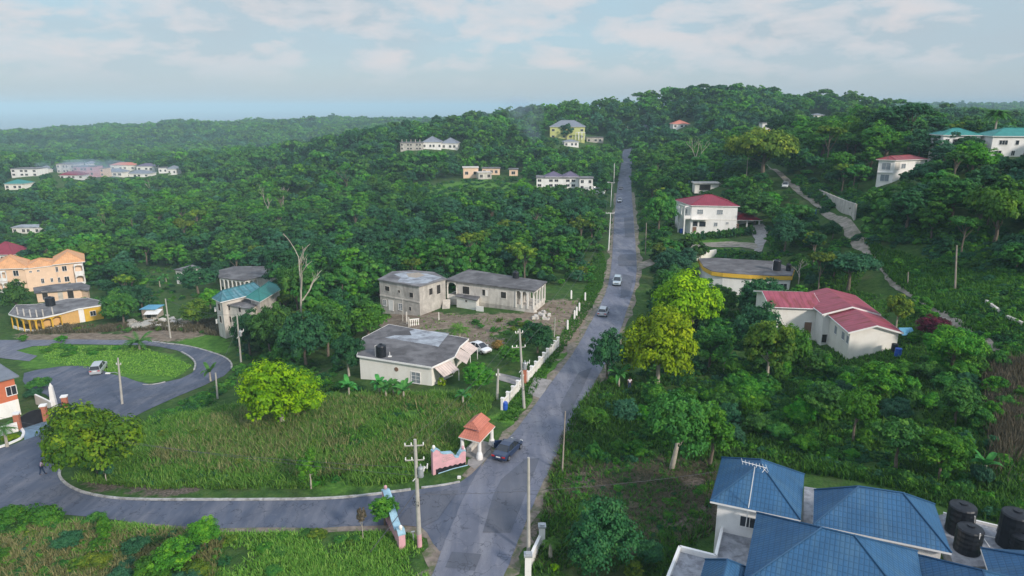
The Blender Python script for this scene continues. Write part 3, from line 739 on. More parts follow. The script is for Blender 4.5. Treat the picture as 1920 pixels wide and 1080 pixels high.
def baretree(x, y, h, w, seed, label, mat='palebark', depth=4, r0=.16, first=.4, name='bare_tree', z=None, gap=.75):
    rnd = random.Random(seed); mb = MB(); br = []
    def grow(p, d, L, r, k):
        q = p+d*L*.5+Vector((rnd.uniform(-1, 1), rnd.uniform(-1, 1), rnd.uniform(-.3, .6)))*L*.08; e = p+d*L
        (mb if k == depth else mb2).tube([p, q, e], [r, r*.8, r*.6], 6 if k > 1 else 4)
        if k == 0: return
        for i in range(rnd.choice((2, 3, 3))):
            nd = (d+Vector((rnd.uniform(-1, 1), rnd.uniform(-1, 1), rnd.uniform(-.25, .55)))*gap).normalized(); grow(p.lerp(e, rnd.uniform(.65, 1)), nd, L*rnd.uniform(.5, .8)*w, r*.58, k-1)
    mb2 = MB(); root = empty(name, (x, y, H(x, y) if z is None else z), label, 'dead tree'); ORG[root.name] = Vector((0, 0, 0))
    grow(Vector((0, 0, -.3)), Vector((0, 0, 1)), h*first, r0, depth)
    mb.build('trunk', MT[mat], root); mb2.build('branches', MT[mat], root); return root
def tufts(name, pts, hgt, mat, blades=7, width=.05, lean=.45, seed=5, label=None, cat=None, spread=.22):
    r = np.random.default_rng(seed); n = len(pts); P_ = np.repeat(pts, blades, 0); hh = np.repeat(hgt, blades)*(.6+.6*r.random(n*blades))
    a = r.random(n*blades)*6.283; ln = lean*hh*(.3+r.random(n*blades)); off = r.normal(size=(n*blades, 2))*spread*np.repeat(hgt, blades)[:, None]
    b0 = P_.copy(); b0[:, 0] += off[:, 0]; b0[:, 1] += off[:, 1]; b0[:, 2] -= .08
    d = np.stack([np.cos(a), np.sin(a), 0*a], 1); s = np.stack([-np.sin(a), np.cos(a), 0*a], 1); wv = (width*(.7+.6*r.random(n*blades)))[:, None]
    md = b0+d*ln[:, None]*.35+np.stack([0*a, 0*a, hh*.6], 1); tp = b0+d*ln[:, None]+np.stack([0*a, 0*a, hh], 1)
    V = np.stack([b0-s*wv, b0+s*wv, md+s*wv*.8, md-s*wv*.8, tp+s*wv*.1, tp-s*wv*.1], 1).reshape(-1, 3); i = np.arange(n*blades)[:, None]*6
    F = np.concatenate([i+np.array([[0, 1, 2, 3]]), i+np.array([[3, 2, 4, 5]])]); T = np.repeat(np.clip(.45+.25*r.normal(size=n*blades), 0, 1), 6)
    c0 = V.mean(0); me = npmesh(name, V-c0, F, LM[mat], {'tint': T}); o = mkobj(name, me, None, tuple(c0)); return tag(o, label, cat, None, 'stuff')
def scatter_in(pix, n, seed=1, holes=(), dens_noise=None, margin=0):
    """random ground points inside a traced patch"""
    poly = [tuple(q) for q in gpoly(pix)]; a = np.array(poly); r = np.random.default_rng(seed); out = []; hs = [[tuple(q) for q in gpoly(h)] for h in holes]
    while len(out) < n:
        p = r.random((n*2, 2))*(a.max(0)-a.min(0))+a.min(0); ok = inpoly(p[:, 0], p[:, 1], poly)
        for h in hs: ok &= ~inpoly(p[:, 0], p[:, 1], h)
        p = p[ok]
        if dens_noise is not None:
            v = np.sin(p[:, 0]*dens_noise+1.7*np.sin(p[:, 1]*dens_noise*.7))*np.sin(p[:, 1]*dens_noise*1.1+1.3*np.sin(p[:, 0]*dens_noise*.9)); p = p[v+r.random(len(p))*1.2 > .35]
        out += list(p)
        if len(p) == 0: break
    p = np.array(out[:n]); return np.column_stack([p, Hf(p[:, 0], p[:, 1])])
# ------------------------------------------------------------------ building kit
PROTECT = []   # picture boxes (u0, v0, u1, v1, distance) that nearer plants must leave open
FOOT = []      # x, y, radius: nothing grows here
def protect(u0, v0, u1, v1, D): PROTECT.append((u0, v0, u1, v1, D))
def zat(u, v, D):
    b = (540-v)/FL; return CH + D*(-sp_+b*cp_)/(cp_+b*sp_)
def Pp(pix, z): return [P(u, v, z).xy for u, v in pix]
def roofmesh(name, faces, mat, parent, under=None):
    vs = []; fs = []; org = ORG[parent.name]
    for f in faces:
        b = len(vs); vs += [Vector(p)-org for p in f]; fs.append(tuple(range(b, b+len(f))))
    nf = len(fs)
    if under:
        b = len(vs); vs += [Vector(p)-org for p in under]; fs.append(tuple(range(b+len(under)-1, b-1, -1)))
    me = bpy.data.meshes.new(name); me.from_pydata(vs, [], fs); me.materials.append(mat); me.update()
    uv = me.uv_layers.new(name='UVMap'); Z = Vector((0, 0, 1))
    for p in me.polygons:
        n = p.normal; u = Z.cross(n)
        u = u.normalized() if u.length > 1e-3 else Vector((1, 0, 0)); v = n.cross(u)
        for li in p.loop_indices:
            c = me.vertices[me.loops[li].vertex_index].co; uv.data[li].uv = (c.dot(u), c.dot(v))
    return mkobj(name, me, parent)
def offset_poly(fp, d):
    n = len(fp); out = []
    for i in range(n):
        a, b_, c = Vector(fp[i-1]), Vector(fp[i]), Vector(fp[(i+1) % n])
        n1 = (b_-a).normalized(); n1 = Vector((n1.y, -n1.x)); n2 = (c-b_).normalized(); n2 = Vector((n2.y, -n2.x))
        m_ = n1+n2
        m_ = m_.normalized()*(d/max(.4, m_.normalized().dot(n1))) if m_.length > 1e-4 else n1*d
        out.append(b_+m_)
    return out
class Bld:
    def __init__(s, name, label, fp, z0, z1, wall='white', cat='house', group=None, sub=.8, walls=True):
        s.fp = [Vector(p[:2]) for p in fp]; s.z0 = z0; s.z1 = z1
        c = sum(s.fp, Vector((0, 0)))/len(s.fp); s.c = c
        s.root = empty(name, (c.x, c.y, z0), label, cat, group)
        if walls: s.block(s.fp, z0-sub, z1, wall)
        r = max((p-c).length for p in s.fp); FOOT.append((c.x, c.y, r*.92+1.0))
        s.over = 0
    def block(s, fp, z0, z1, mat='white', name='wall'):
        mb = MB(); mb.prism(fp, z0, z1); return mb.build(name, MT[mat], s.root)
    def slab(s, mat='slab', over=.35, th=.22, z=None, fp=None, name='roof', edge=None):
        f = offset_poly(fp or s.fp, over); z = s.z1 if z is None else z; mb = MB(); mb.prism(f, z, z+th)
        if edge:
            mb2 = MB()
            for i in range(len(f)): mb2.slabdir(f[i], f[(i+1) % len(f)], z-.02, z+th+.03, .05, .01)
            mb2.build('roof_edge', MT[edge], s.root)
        return mb.build(name, MT[mat], s.root)
    def hip(s, mat='tred', over=.5, rise=1.8, quad=None, z=None, fascia='white', name='roof', short=None):
        q = offset_poly(quad or s.fp, over); z = (s.z1 if z is None else z)+.16
        if (q[1]-q[0]).length < (q[2]-q[1]).length: q = q[1:]+q[:1]
        L = ((q[1]-q[0]).length+(q[2]-q[3]).length)/2; W = ((q[2]-q[1]).length+(q[3]-q[0]).length)/2
        ml = (q[0]+q[3])/2; mr = (q[1]+q[2])/2; d = (mr-ml).normalized(); ins = min(W/2, L*.48) if short is None else short
        a = ml+d*ins; b_ = mr-d*ins; V3 = lambda p, h: Vector((p.x, p.y, h)); e = [V3(p, z) for p in q]; A = V3(a, z+rise); B = V3(b_, z+rise)
        o = roofmesh(name, [(e[0], e[1], B, A), (e[1], e[2], B), (e[2], e[3], A, B), (e[3], e[0], A)], MT[mat], s.root, under=e)
        mb = MB(); mb.prism(q, z-.16, z-.005); mb.build('eave', MT[fascia], s.root)
        mb = MB(); r = .07
        for p, t_ in ((e[0], A), (e[3], A), (e[1], B), (e[2], B), (A, B)):
            mb.tube([p+Vector((0, 0, .04)), t_+Vector((0, 0, .04))], r, 5)
        capm = MT[mat]; mb.build('ridge_cap', capm, s.root); return o
    def gable(s, quad, z, rise, mat, over=.45, endover=.45, wall='white', name='roof', fascia='white'):
        """quad: ridge runs from the middle of edge 0 to the middle of edge 2"""
        q = [Vector(p[:2]) for p in quad]; d0 = ((q[3]-q[0])+(q[2]-q[1])).normalized(); x0 = (q[1]-q[0]).normalized()
        m0 = (q[0]+q[1])/2; m2 = (q[3]+q[2])/2; V3 = lambda p, h: Vector((p.x, p.y, h)); hw = (q[1]-q[0]).length/2; sl = rise/hw
        mb = MB(); th = .0
        for k_, a_, b_, m_ in ((1, q[0], q[1], m0), (-1, q[2], q[3], m2)):
            mb = MB(); mb.prism([a_, b_, b_+d0*k_*.2, a_+d0*k_*.2], z, z+.001); mb = MB(); e_ = V3(d0*k_*.2, 0)
            A = [V3(a_, z-.01), V3(b_, z-.01), V3(m_, z+rise)]; mb.add(A+[p+e_ for p in A], [(0, 1, 2), (5, 4, 3), (0, 3, 4, 1), (1, 4, 5, 2), (2, 5, 3, 0)]); mb.build('gable_wall', MT[wall], s.root)
        a0 = q[0]-x0*over-d0*endover; a1 = q[1]+x0*over-d0*endover; a2 = q[2]+x0*over+d0*endover; a3 = q[3]-x0*over+d0*endover
        r0 = m0-d0*endover; r2 = m2+d0*endover; ze = z-sl*over+.06; zr = z+rise+.06
        roofmesh(name, [(V3(a0, ze), V3(r0, zr), V3(r2, zr), V3(a3, ze))[::-1], (V3(a1, ze), V3(a2, ze), V3(r2, zr), V3(r0, zr))], MT[mat], s.root)
        mb = MB()
        for p, r_, pe in ((a0, r0, 0), (a1, r0, 0), (a3, r2, 0), (a2, r2, 0)):
            A = V3(p, ze-.02); B = V3(r_, zr-.02); k = Vector((0, 0, -.22)); off = V3(d0*(-.05 if r_ == r0 else .05), 0)
            mb.add([A, B, B+k, A+k, A+off, B+off, B+k+off, A+k+off], [(0,1,2,3), (7,6,5,4), (0,4,5,1), (1,5,6,2), (2,6,7,3), (3,7,4,0)])
        for p, t_ in ((a0, a3), (a1, a2)):
            mb.tube([V3(p, ze-.06), V3(t_, ze-.06)], .07, 4)
        mb.build('fascia', MT[fascia], s.root)
    def pt(s, e, t, fp=None):
        f = fp or s.fp; a = f[e]; b_ = f[(e+1) % len(f)]; d = (b_-a); return a+d*t, d.normalized(), d.length
    def window(s, e, t, zc, w, h, frame='white', pane='glass', mull=1, bars=0, fp=None, out=.0, sill=True, name='window', arch=False):
        p, d, L = s.pt(e, t, fp); n = Vector((d.y, -d.x)); p = p+n*out
        a = p-d*w/2; b_ = p+d*w/2; z0 = zc-h/2; z1 = zc+h/2; mb = MB(); k = .07
        mb.slabdir(a-d*k, a, z0-k, z1+k, .07, .004); mb.slabdir(b_, b_+d*k, z0-k, z1+k, .07, .004); mb.slabdir(a, b_, z1, z1+k, .07, .004); mb.slabdir(a-d*(k if not sill else .12)*0, b_, z0-k, z0, .07 if not sill else .14, .004)
        for i in range(mull): q = a+(b_-a)*((i+1)/(mull+1)); mb.slabdir(q-d*.025, q+d*.025, z0, z1, .045, .006)
        for i in range(bars): z = z0+(z1-z0)*(i+1)/(bars+1); mb.slabdir(a, b_, z-.02, z+.02, .043, .006)
        o = mb.build(name, MT[frame], s.root); mb = MB(); mb.slabdir(a, b_, z0, z1, .012, .012); g_ = mb.build('pane', MT[pane], o); return o
    def hole(s, e, t, zc, w, h, mat='dark', fp=None, name='window_opening', rim='render'):  # wall stays uncut: a flat panel, by default coloured dark as interior shade
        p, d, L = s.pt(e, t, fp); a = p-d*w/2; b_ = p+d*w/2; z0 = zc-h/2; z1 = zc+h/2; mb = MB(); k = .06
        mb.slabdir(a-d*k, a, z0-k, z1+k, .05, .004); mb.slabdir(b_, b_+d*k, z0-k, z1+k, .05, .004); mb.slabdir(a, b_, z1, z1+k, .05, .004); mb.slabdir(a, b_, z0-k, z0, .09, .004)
        o = mb.build(name, MT[rim], s.root); mb = MB(); mb.slabdir(a, b_, z0, z1, .008, .008); mb.build('opening_panel', MT[mat], o); return o
    def door(s, e, t, w=.95, h=2.1, z=None, mat='door', fp=None, frame='white'):
        p, d, L = s.pt(e, t, fp); a = p-d*w/2; b_ = p+d*w/2; z = s.z0 if z is None else z; mb = MB(); mb.slabdir(a, b_, z, z+h, .05, .01)
        o = mb.build('door', MT[mat], s.root); mb = MB(); mb.slabdir(a-d*.08, a, z, z+h+.08, .08, .006); mb.slabdir(b_, b_+d*.08, z, z+h+.08, .08, .006); mb.slabdir(a, b_, z+h, z+h+.08, .08, .006)
        mb.build('door_frame', MT[frame], o); return o
    def arcade(s, p0, p1, zb, zt, nb, mat='render', pil=.3, th=.25, rail=0.0, spring=.6, railmat=None, name='arcade', bal=0):
        """a wall of arches from p0 to p1; rail: height of the solid breast wall"""
        p0 = Vector(p0[:2]); p1 = Vector(p1[:2]); d = p1-p0; L = d.length; d.normalize(); bw = L/nb; mb = MB(); hw = (bw-pil)/2
        zs = zt-.25-min(hw, (zt-zb)*.4)
        for i in range(nb+1):
            c = p0+d*(i*bw); a = c-d*(pil/2 if 0 < i else 0); b_ = c+d*(pil/2 if i < nb else 0); mb.slabdir(a, b_, zb, zt, th, -th/2)
        rise_ = zt-.25-zs; K = 10
        for i in range(nb):
            x0 = i*bw+(pil/2 if i else 0)+0; x1 = (i+1)*bw-(pil/2 if i < nb-1 else 0); m_ = (x0+x1)/2; r_ = (x1-x0)/2
            for k in range(K):
                xa = x0+(x1-x0)*k/K; xb = x0+(x1-x0)*(k+1)/K
                ha = zs+rise_*math.sqrt(max(0, 1-((xa-m_)/r_)**2)); hb = zs+rise_*math.sqrt(max(0, 1-((xb-m_)/r_)**2))
                A = p0+d*xa; B = p0+d*xb; nrm = Vector((d.y, -d.x))*th/2
                mb.prism([A-nrm, A+nrm, B+nrm, B-nrm], [ha, ha, hb, hb], zt)
        o = mb.build(name, MT[mat], s.root)
        if rail:
            mb = MB(); mb.slabdir(p0, p1, zb, zb+rail, .12, -.06-th*.2); mb.build('parapet', MT[railmat or mat], s.root)
        return o
    def columns(s, pts, z0, z1, w=.25, mat='white', name='column'):
        for p in pts:
            mb = MB(); mb.box((p[0], p[1], (z0+z1)/2), (w, w, z1-z0)); mb.box((p[0], p[1], z1-.08), (w+.1, w+.1, .14)); mb.build(name, MT[mat], s.root)
def tank(x, y, z, r=.8, h=1.5, label='black plastic water tank', group=None, pipe=True, mat='tank', ladder=False):
    root = empty('water_tank', (x, y, z), label, 'water tank', group); mb = MB(); mb.lathe((x, y, z), [(r*.97, 0), (r, .08)]+[(r*(1.0 if i % 2 else .975), .08+(h-.35)*i/9) for i in range(1, 10)]+[(r*.93, h-.16), (r*.55, h-.03), (r*.3, h)], 20)
    mb.build('barrel', MT[mat], root, smooth=False); mb = MB(); mb.lathe((x, y, z+h), [(r*.3, -.005), (r*.3, .1), (r*.05, .14)], 14); mb.build('lid', MT[mat], root)
    if pipe:
        mb = MB(); mb.tube([(x-r*1.1, y-.12, z), (x-r*1.1, y-.12, z+h*.9), (x-r*.6, y-.1, z+h*.95)], .04, 5); mb.build('pipe', MT['white'], root)
    return root
# ================================================================== BUILDINGS
# ---- white flat-roofed house in the middle
z1 = 2.8
fp = Pp([(674,668),(809,689),(848,671),(858,652),(874,638),(730,612),(684,636)], z1)
b = Bld('white_house', 'long white house with a dark stained flat roof and striped awnings', fp, 0, z1, 'cream', sub=2.6)
b.slab('slab', .3, .2, edge='white')
pf = Pp([(722,633),(800,646),(822,650),(842,625),(778,617),(768,621),(772,629),(740,629)], z1+.2)
mb = MB(); mb.prism(pf, z1+.2, z1+.215); mb.build('roof_patch', MT['pale'], b.root)
b.window(0, .785, 1.0, 1.3, 1.5, pane='louvre', mull=1, bars=2); b.window(0, .33, -.9, 1.1, 1.2, pane='glass', mull=2, bars=2)
p_, d_, L_ = b.pt(0, .52); mb = MB(); c0 = p_+Vector((d_.y, -d_.x))*.06
mb.tube([(p_.x, p_.y, 1.75), (c0.x, c0.y, 1.75)], .3, 16); mb.build('round_vent', MT['door'], b.root)
b.window(1, .55, 1.3, 1.6, 1.3, pane='louvre', mull=1, bars=2); b.door(2, .5, mat='louvre'); b.window(3, .5, 1.4, 1.4, 1.2, pane='louvre'); b.window(4, .4, 1.4, 1.5, 1.2, pane='louvre')
for e, t0, t1 in ((1, .05, .8), (2, .1, 1.0), (3, .1, .95)):
    p0, d_, L_ = b.pt(e, t0); p1 = b.pt(e, t1)[0]; n_ = Vector((d_.y, -d_.x)); V3 = lambda p, z: Vector((p.x, p.y, z))
    roofmesh('awning', [(V3(p0+n_*.3, z1-.05), V3(p0+n_*1.9, z1-1.0), V3(p1+n_*1.9, z1-1.0), V3(p1+n_*.3, z1-.05))], MT['awn'], b.root)
    mb = MB(); q = p1+n_*1.8; mb.tube([(q.x, q.y, H(q.x, q.y)-.1), (q.x, q.y, z1-1.0)], .06, 6); mb.build('awning_post', MT['white'], b.root)
protect(668, 608, 880, 724, 84)
p = P(715, 668, z1+.2); tank(p.x, p.y, z1+.2, .7, 1.75, 'black water tank on the dark flat roof of the long white house')
p = P(731, 669, z1+.2); mb = MB(); mb.box((p.x, p.y, z1+.26), (.5, .3, .1)); mb.tube([(p.x, p.y, z1+.3), (p.x, p.y, z1+.9)], [.05, .04], 6)
tag(mb.build('vent_pipe', MT['white']), 'small white vent pipe beside the tank on the dark flat roof', 'vent pipe')

# ---- unfinished block house, left of the pair
zr = 4.3
fp = Pp([(711,525),(786,538),(835,524),(812,512),(775,509),(737,511)], zr)
b = Bld('unfinished_house', 'unfinished grey two-storey block house with a pale patch on its roof', fp, -1.2, zr, 'block', sub=1.8)
b.slab('slab2', .25, .2); mb = MB(); mb.prism(Pp([(738,514),(760,510),(800,513),(828,520),(800,531),(775,532),(745,528),(752,520)], zr+.2), zr+.2, zr+.215); mb.build('roof_patch', MT['pale'], b.root)
mb = MB(); mb.prism(Pp([(762,513),(785,511),(797,516),(780,521),(766,519)], zr+.215), zr+.215, zr+.23); mb.build('rust_patch', MT['wood'], b.root)
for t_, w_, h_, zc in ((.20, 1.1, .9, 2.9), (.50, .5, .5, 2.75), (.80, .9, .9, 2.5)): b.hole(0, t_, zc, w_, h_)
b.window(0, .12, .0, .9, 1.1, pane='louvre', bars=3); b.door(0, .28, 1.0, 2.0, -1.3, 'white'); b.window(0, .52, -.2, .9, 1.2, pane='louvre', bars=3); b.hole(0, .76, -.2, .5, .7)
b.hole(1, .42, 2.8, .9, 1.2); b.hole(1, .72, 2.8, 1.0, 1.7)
mb = MB(); p0, d_, L_ = b.pt(0, 0); p1 = b.pt(0, 1)[0]; mb.slabdir(p0, p1, 1.25, 1.5, .1, .005); mb.build('floor_band', MT['render'], b.root)
protect(708, 505, 836, 577, 122)
# ---- unfinished house with arches
zr = 3.8
fp = Pp([(838,526),(1001,546),(1022,530),(880,508)], zr)
b = Bld('unfinished_house', 'long unfinished cement house with arched verandas and a black roof tank', fp, -1, zr, 'render', sub=1.6, walls=False)
F_ = b.fp; A_, B_, C_, D_ = F_
i0 = A_+(B_-A_)*.12; i1 = A_+(B_-A_)*.80; j0 = D_+(C_-D_)*.12; j1 = D_+(C_-D_)*.82
core = [i0, i1, j1, j0]; b.block(core, -2.6, zr, 'render')
plinth = [A_, B_, C_, D_]; b.block(plinth, -2.6, .35, 'render', name='plinth')
b.slab('slab', .35, .22); b.arcade(A_, i0, .35, zr, 1, 'cream', rail=.8); b.arcade(i1, B_, .35, zr, 3, 'cream', rail=.55, railmat='render'); b.arcade(B_, C_, .35, zr, 4, 'cream', rail=.5, railmat='render'); b.arcade(D_, A_, .35, zr, 2, 'cream', rail=.6)
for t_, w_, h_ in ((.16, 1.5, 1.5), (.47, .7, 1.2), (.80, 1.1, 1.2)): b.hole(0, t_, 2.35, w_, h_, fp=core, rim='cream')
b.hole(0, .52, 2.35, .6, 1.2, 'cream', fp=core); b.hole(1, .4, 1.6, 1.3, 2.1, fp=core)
an = Pp([(856,556),(893,564),(896,554),(878,549)], 1.35); an = [an[0], an[1], an[1]+(an[1]-an[0]).orthogonal().normalized()*-2.4, an[0]+(an[1]-an[0]).orthogonal().normalized()*-2.4]
an = [an[0], an[1], an[1]+Vector((.5, 3.2)), an[0]+Vector((.5, 3.2))]
b.block(an, -3, 1.35, 'cream', 'annex'); b.slab('slab', .2, .15, z=1.35, fp=an, name='annex_roof'); b.hole(0, .5, .9, .4, .3, fp=an)
q = an[1]+(B_-A_).normalized()*.15; mb = MB(); mb.slabdir(q, q+(B_-A_).normalized()*1.5, -1.7, .5, .1, .3); mb.build('door', MT['white'], b.root)
q = an[0]-Vector((2.0, -1.0)); mb = MB()
for i in range(8): mb.box((q.x, q.y-i*.3, .25-i*.25), (1.4, .32, .5))
mb.build('steps', MT['render'], b.root)
p = P(967, 521, zr+.2); tank(p.x, p.y, zr+.2, .62, 1.3, 'black water tank on the roof of the arched unfinished house', pipe=False)
protect(836, 505, 1024, 590, 120)
# ---- red hip-roofed two-storey house
zg = 2.0; zr = 9.6
fp = [Vector(q) for q in ((49.4,187), (61.6,185.6), (62.2,197.5), (47.7,198))]
b = Bld('red_roof_house', 'white two-storey house with a dark red hip roof and arched corner balcony', fp, zg, zr, 'white', sub=1.5)
b.hip('tred', .45, 2.3)
for t_ in (.19, .62): b.window(0, t_, 8.0, 1.5, 1.2, pane='louvre', mull=2, bars=1)
b.hole(0, .10, 4.6, 1.3, 1.5, 'glass', rim='white'); b.hole(0, .26, 4.6, 1.7, 1.4, 'glass', rim='white'); b.window(0, .55, 4.6, .9, 1.0, pane='louvre'); b.window(0, .80, 5.0, .6, .5, pane='louvre'); b.door(0, .09, 1.1, 1.7, 2.2)
b.window(3, .25, 4.7, 1.2, 1.2, pane='louvre'); b.window(3, .7, 7.6, 1.2, 1.2, pane='louvre')
mb = MB(); p0 = b.pt(0, .0)[0]; p1 = b.pt(0, .36)[0]; mb.slabdir(p0, p1, 5.9, 6.1, 1.2, .02); mb.build('canopy', MT['cream'], b.root)
mb = MB(); mb.slabdir(b.pt(0, .36)[0], b.pt(0, 1)[0], 5.85, 6.0, .08, .004); mb.build('floor_band', MT['cream'], b.root)
# corner balcony at the left
q0 = b.pt(3, .62)[0]; q1 = b.pt(3, .98)[0]; n_ = Vector((-1.9, -.15))
bal = [q1+n_, q1, q0, q0+n_]
mb = MB(); mb.prism([q1, q0, q0+n_, q1+n_], 5.9, 6.1); mb.build('balcony_floor', MT['white'], b.root)
b.arcade(q1, q1+n_, 6.1, zr, 1, 'white', rail=.8, th=.18); b.arcade(q1+n_, q0+n_, 6.1, zr, 2, 'white', rail=.8, th=.18)
b.columns([q1+n_*.9, q0+n_*.9], 1.5, 5.9, .3)
# carport wing
q = [Vector((61.7, 187.2)), Vector((68.2, 186.6)), Vector((68.8, 194.5)), Vector((61.7, 195))]
b.hip('tred', .6, 1.7, quad=q, z=5.6, name='carport_roof'); b.block([q[0]+Vector((.1, 3)), q[1]+Vector((-.2, 3)), q[2], q[3]+Vector((.1, 0))], 2, 5.6, 'white', 'carport_wall')
b.columns([q[0]+Vector((.4, 0)), q[0]+Vector((3.2, -.3)), q[1]], 2, 5.6, .35)
for k in range(6):
    mb = MB(); mb.box((62.0+.01*k+(k % 2)*.55, 187.0, 3.2+(k//2)*.6), (.35, .15, .45)); mb.build('breeze_block', MT['door'], b.root)
protect(1264, 360, 1382, 428, 186); protect(1378, 396, 1430, 420, 187)
# ---- house with faded red sheet roof at the right
E1 = [Vector(q) for q in ((47.6,91.2), (54.3,91.0), (55.3,99.0), (48.4,99.2))]
E2 = [Vector(q) for q in ((47.4,99.2), (55.3,99.0), (56.6,109), (47.9,109.4))]
W_ = [Vector(q) for q in ((41.0,103.2), (48.0,102.2), (49.0,111.6), (41.8,112.4))]
b = Bld('red_roof_house', 'tall white house with a faded rusty red sheet roof and blank gable end', E1, 1.0, 5.5, 'cream', sub=1.5)
FOOT.append((52, 105, 7)); FOOT.append((45, 107, 6))
b.block(E2, -.5, 5.7, 'white'); b.block(W_, -.5, 5.6, 'cream')
b.gable(E1, 5.5, .95, 'tpink', wall='cream'); b.gable(E2, 5.72, 1.1, 'tpink', wall='cream')
Wg = [W_[3], W_[0], W_[1], W_[2]]
b.gable(Wg, 5.6, 1.15, 'tpink', wall='white')
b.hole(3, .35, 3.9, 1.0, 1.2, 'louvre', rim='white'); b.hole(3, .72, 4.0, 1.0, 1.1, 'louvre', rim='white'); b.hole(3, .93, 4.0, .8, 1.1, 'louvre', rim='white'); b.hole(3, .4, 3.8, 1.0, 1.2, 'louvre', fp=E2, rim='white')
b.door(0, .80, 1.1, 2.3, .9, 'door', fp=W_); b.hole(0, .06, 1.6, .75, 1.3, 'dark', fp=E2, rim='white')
protect(1538, 545, 1690, 665, 91); protect(1445, 545, 1640, 585, 102); protect(1500, 570, 1555, 645, 100)
# ---- yellow banded building with a black flat roof
zr = 3.9
fp = Pp([(1322,501),(1337,509),(1356,511.5),(1404,515),(1445,517),(1482,517.5),(1486,506),(1447,491),(1392,488),(1340,485),(1312,486)], zr)
b = Bld('yellow_banded_building', 'low round-cornered building with a black flat roof and yellow eave band', fp, 0, zr, 'white', 'building', sub=1)
b.slab('slab', .3, .15, z=zr); mb = MB(); q = offset_poly(b.fp, .32)
for i in range(len(q)): mb.slabdir(q[i], q[(i+1) % len(q)], zr-.75, zr+.02, .06, .0)
mb.build('yellow_band', MT['yellow'], b.root)
for t_ in (.15, .5, .85): b.window(3, t_, 1.7, 1.4, 1.2)
for t_ in (.3, .7): b.window(4, t_, 1.7, 1.3, 1.2)
p = P(1456, 507, zr+.1); tank(p.x, p.y, zr+.15, .8, 2.2, 'large black water tank at the end of the black flat roof', pipe=True)
p = P(1478, 508, zr+.1); tank(p.x, p.y, zr+.15, .5, 1.5, 'smaller black water tank right of the large roof tank', pipe=False)
protect(1312, 482, 1404, 520, 128); protect(1440, 484, 1490, 522, 128)
# ---- white house with dark red roof, right hillside
g = G(1641, 352); zr = zat(1650, 300, g.y)
fp = [Vector((g.x, g.y)), Vector((g.x+3.2, g.y-2.0)), Vector((g.x+13, g.y+1.2)), Vector((g.x+9.5, g.y+8))]
b = Bld('hillside_house', 'narrow white two-storey house with a weathered dark red roof among hillside trees', fp, g.z-.5, zr, 'white', sub=3)
b.hip('tred2', .5, .9, short=1.6)
for zc in (zr-1.6, zr-4.6): b.window(0, .5, zc, 2.0, 1.7, pane='louvre', mull=1)
b.window(1, .3, zr-1.5, 1.4, 1.2, pane='louvre'); b.hole(1, .1, zr-1.4, 1.6, 1.7, 'render', rim='white')
mb = MB(); mb.slabdir(b.pt(0, 0)[0], b.pt(0, 1)[0], zr-3.3, zr-3.0, .3, .01); mb.build('balcony_edge', MT['white'], b.root)
protect(1639, 290, 1676, 345, g.y); protect(1655, 289, 1742, 303, g.y)
# ---- green roofed white house, far right
g = G(1855, 297); zr = zat(1855, 256, g.y); D0 = g.y
x0 = g.x
main = [Vector((x0, D0)), Vector((x0+15, D0-2)), Vector((x0+16, D0+8)), Vector((x0+1, D0+9))]
b = Bld('green_roof_house', 'large white house with green hip roofs on the hillside at right', main, g.z-1, zr, 'white', sub=3)
b.hip('tgreen', .5, 1.9)
lw = [Vector((x0-9.2, D0+6)), Vector((x0-.2, D0+4.5)), Vector((x0+.3, D0+12)), Vector((x0-8.4, D0+13))]
b.block(lw, g.z-3, zr+.0, 'white'); b.hip('tgreen', .5, 1.7, quad=lw, z=zr+.02)
for t_, w_ in ((.18, 2.0), (.40, .8), (.62, 1.5), (.85, 1.2)):
    b.window(0, t_, zr-1.5, w_, 1.1, pane='glass', mull=2 if w_ > 1 else 0)
for t_, w_ in ((.12, 1.6), (.58, 1.5), (.36, .8), (.85, 1.2)): b.window(0, t_, zr-4.2, w_, 1.2, pane='glass')
for t_ in (.12, .32, .5): b.window(0, t_, zr-1.7, .9, 1.6, pane='glass', fp=lw)
b.hole(0, .75, zr-1.8, 2.4, 1.9, 'dark', fp=lw, rim='white'); b.window(0, .3, zr-4.4, 1.2, 1.2, fp=lw); b.window(3, .5, zr-1.6, 1.2, 1.2, fp=lw)
protect(1783, 238, 1852, 262, D0); protect(1846, 238, 1925, 290, D0)
# ---- grey roofed yellow-green villa on the ridge
def far_house(name, label, u0, u1, vb, ve, roof='tgrey', wall='white', depth=10, rise=2.5, wins=3, rot=.0, hip=True, cat='house', group=None, pv=True, storeys=1, pane='glass', um=None, sub=4):
    g = G((u0+u1)/2, vb); a = P((u0+u1)/2, vb, g.z); zd = g.y*cp_+(CH-g.z)*sp_; w_ = (u1-u0)*zd/FL; zr = zat((u0+u1)/2, ve, g.y)
    ca, sa = math.cos(rot), math.sin(rot); d = Vector((ca, sa)); n = Vector((-sa, ca)); c = Vector((g.x, g.y))
    fp = [c-d*w_/2, c+d*w_/2, c+d*w_/2+n*depth, c-d*w_/2+n*depth]
    b = Bld(name, label, fp, g.z, zr, wall, cat, group, sub=sub)
    if hip: b.hip(roof, .6, rise, fascia='white')
    else: b.slab(roof, .4, .3)
    hh = (zr-g.z)/storeys
    for k in range(storeys):
        for i in range(wins):
            b.window(0, (i+.5)/wins+(.04 if i % 2 else -.03), g.z+hh*(k+.5), min(2.0, w_/wins*.42), min(1.5, hh*.5), pane=pane, mull=1)
    if pv: protect(u0-2, ve-rise*FL/zd, u1+2, vb-(vb-ve)*.25, g.y)
    return b, fp, g, zr
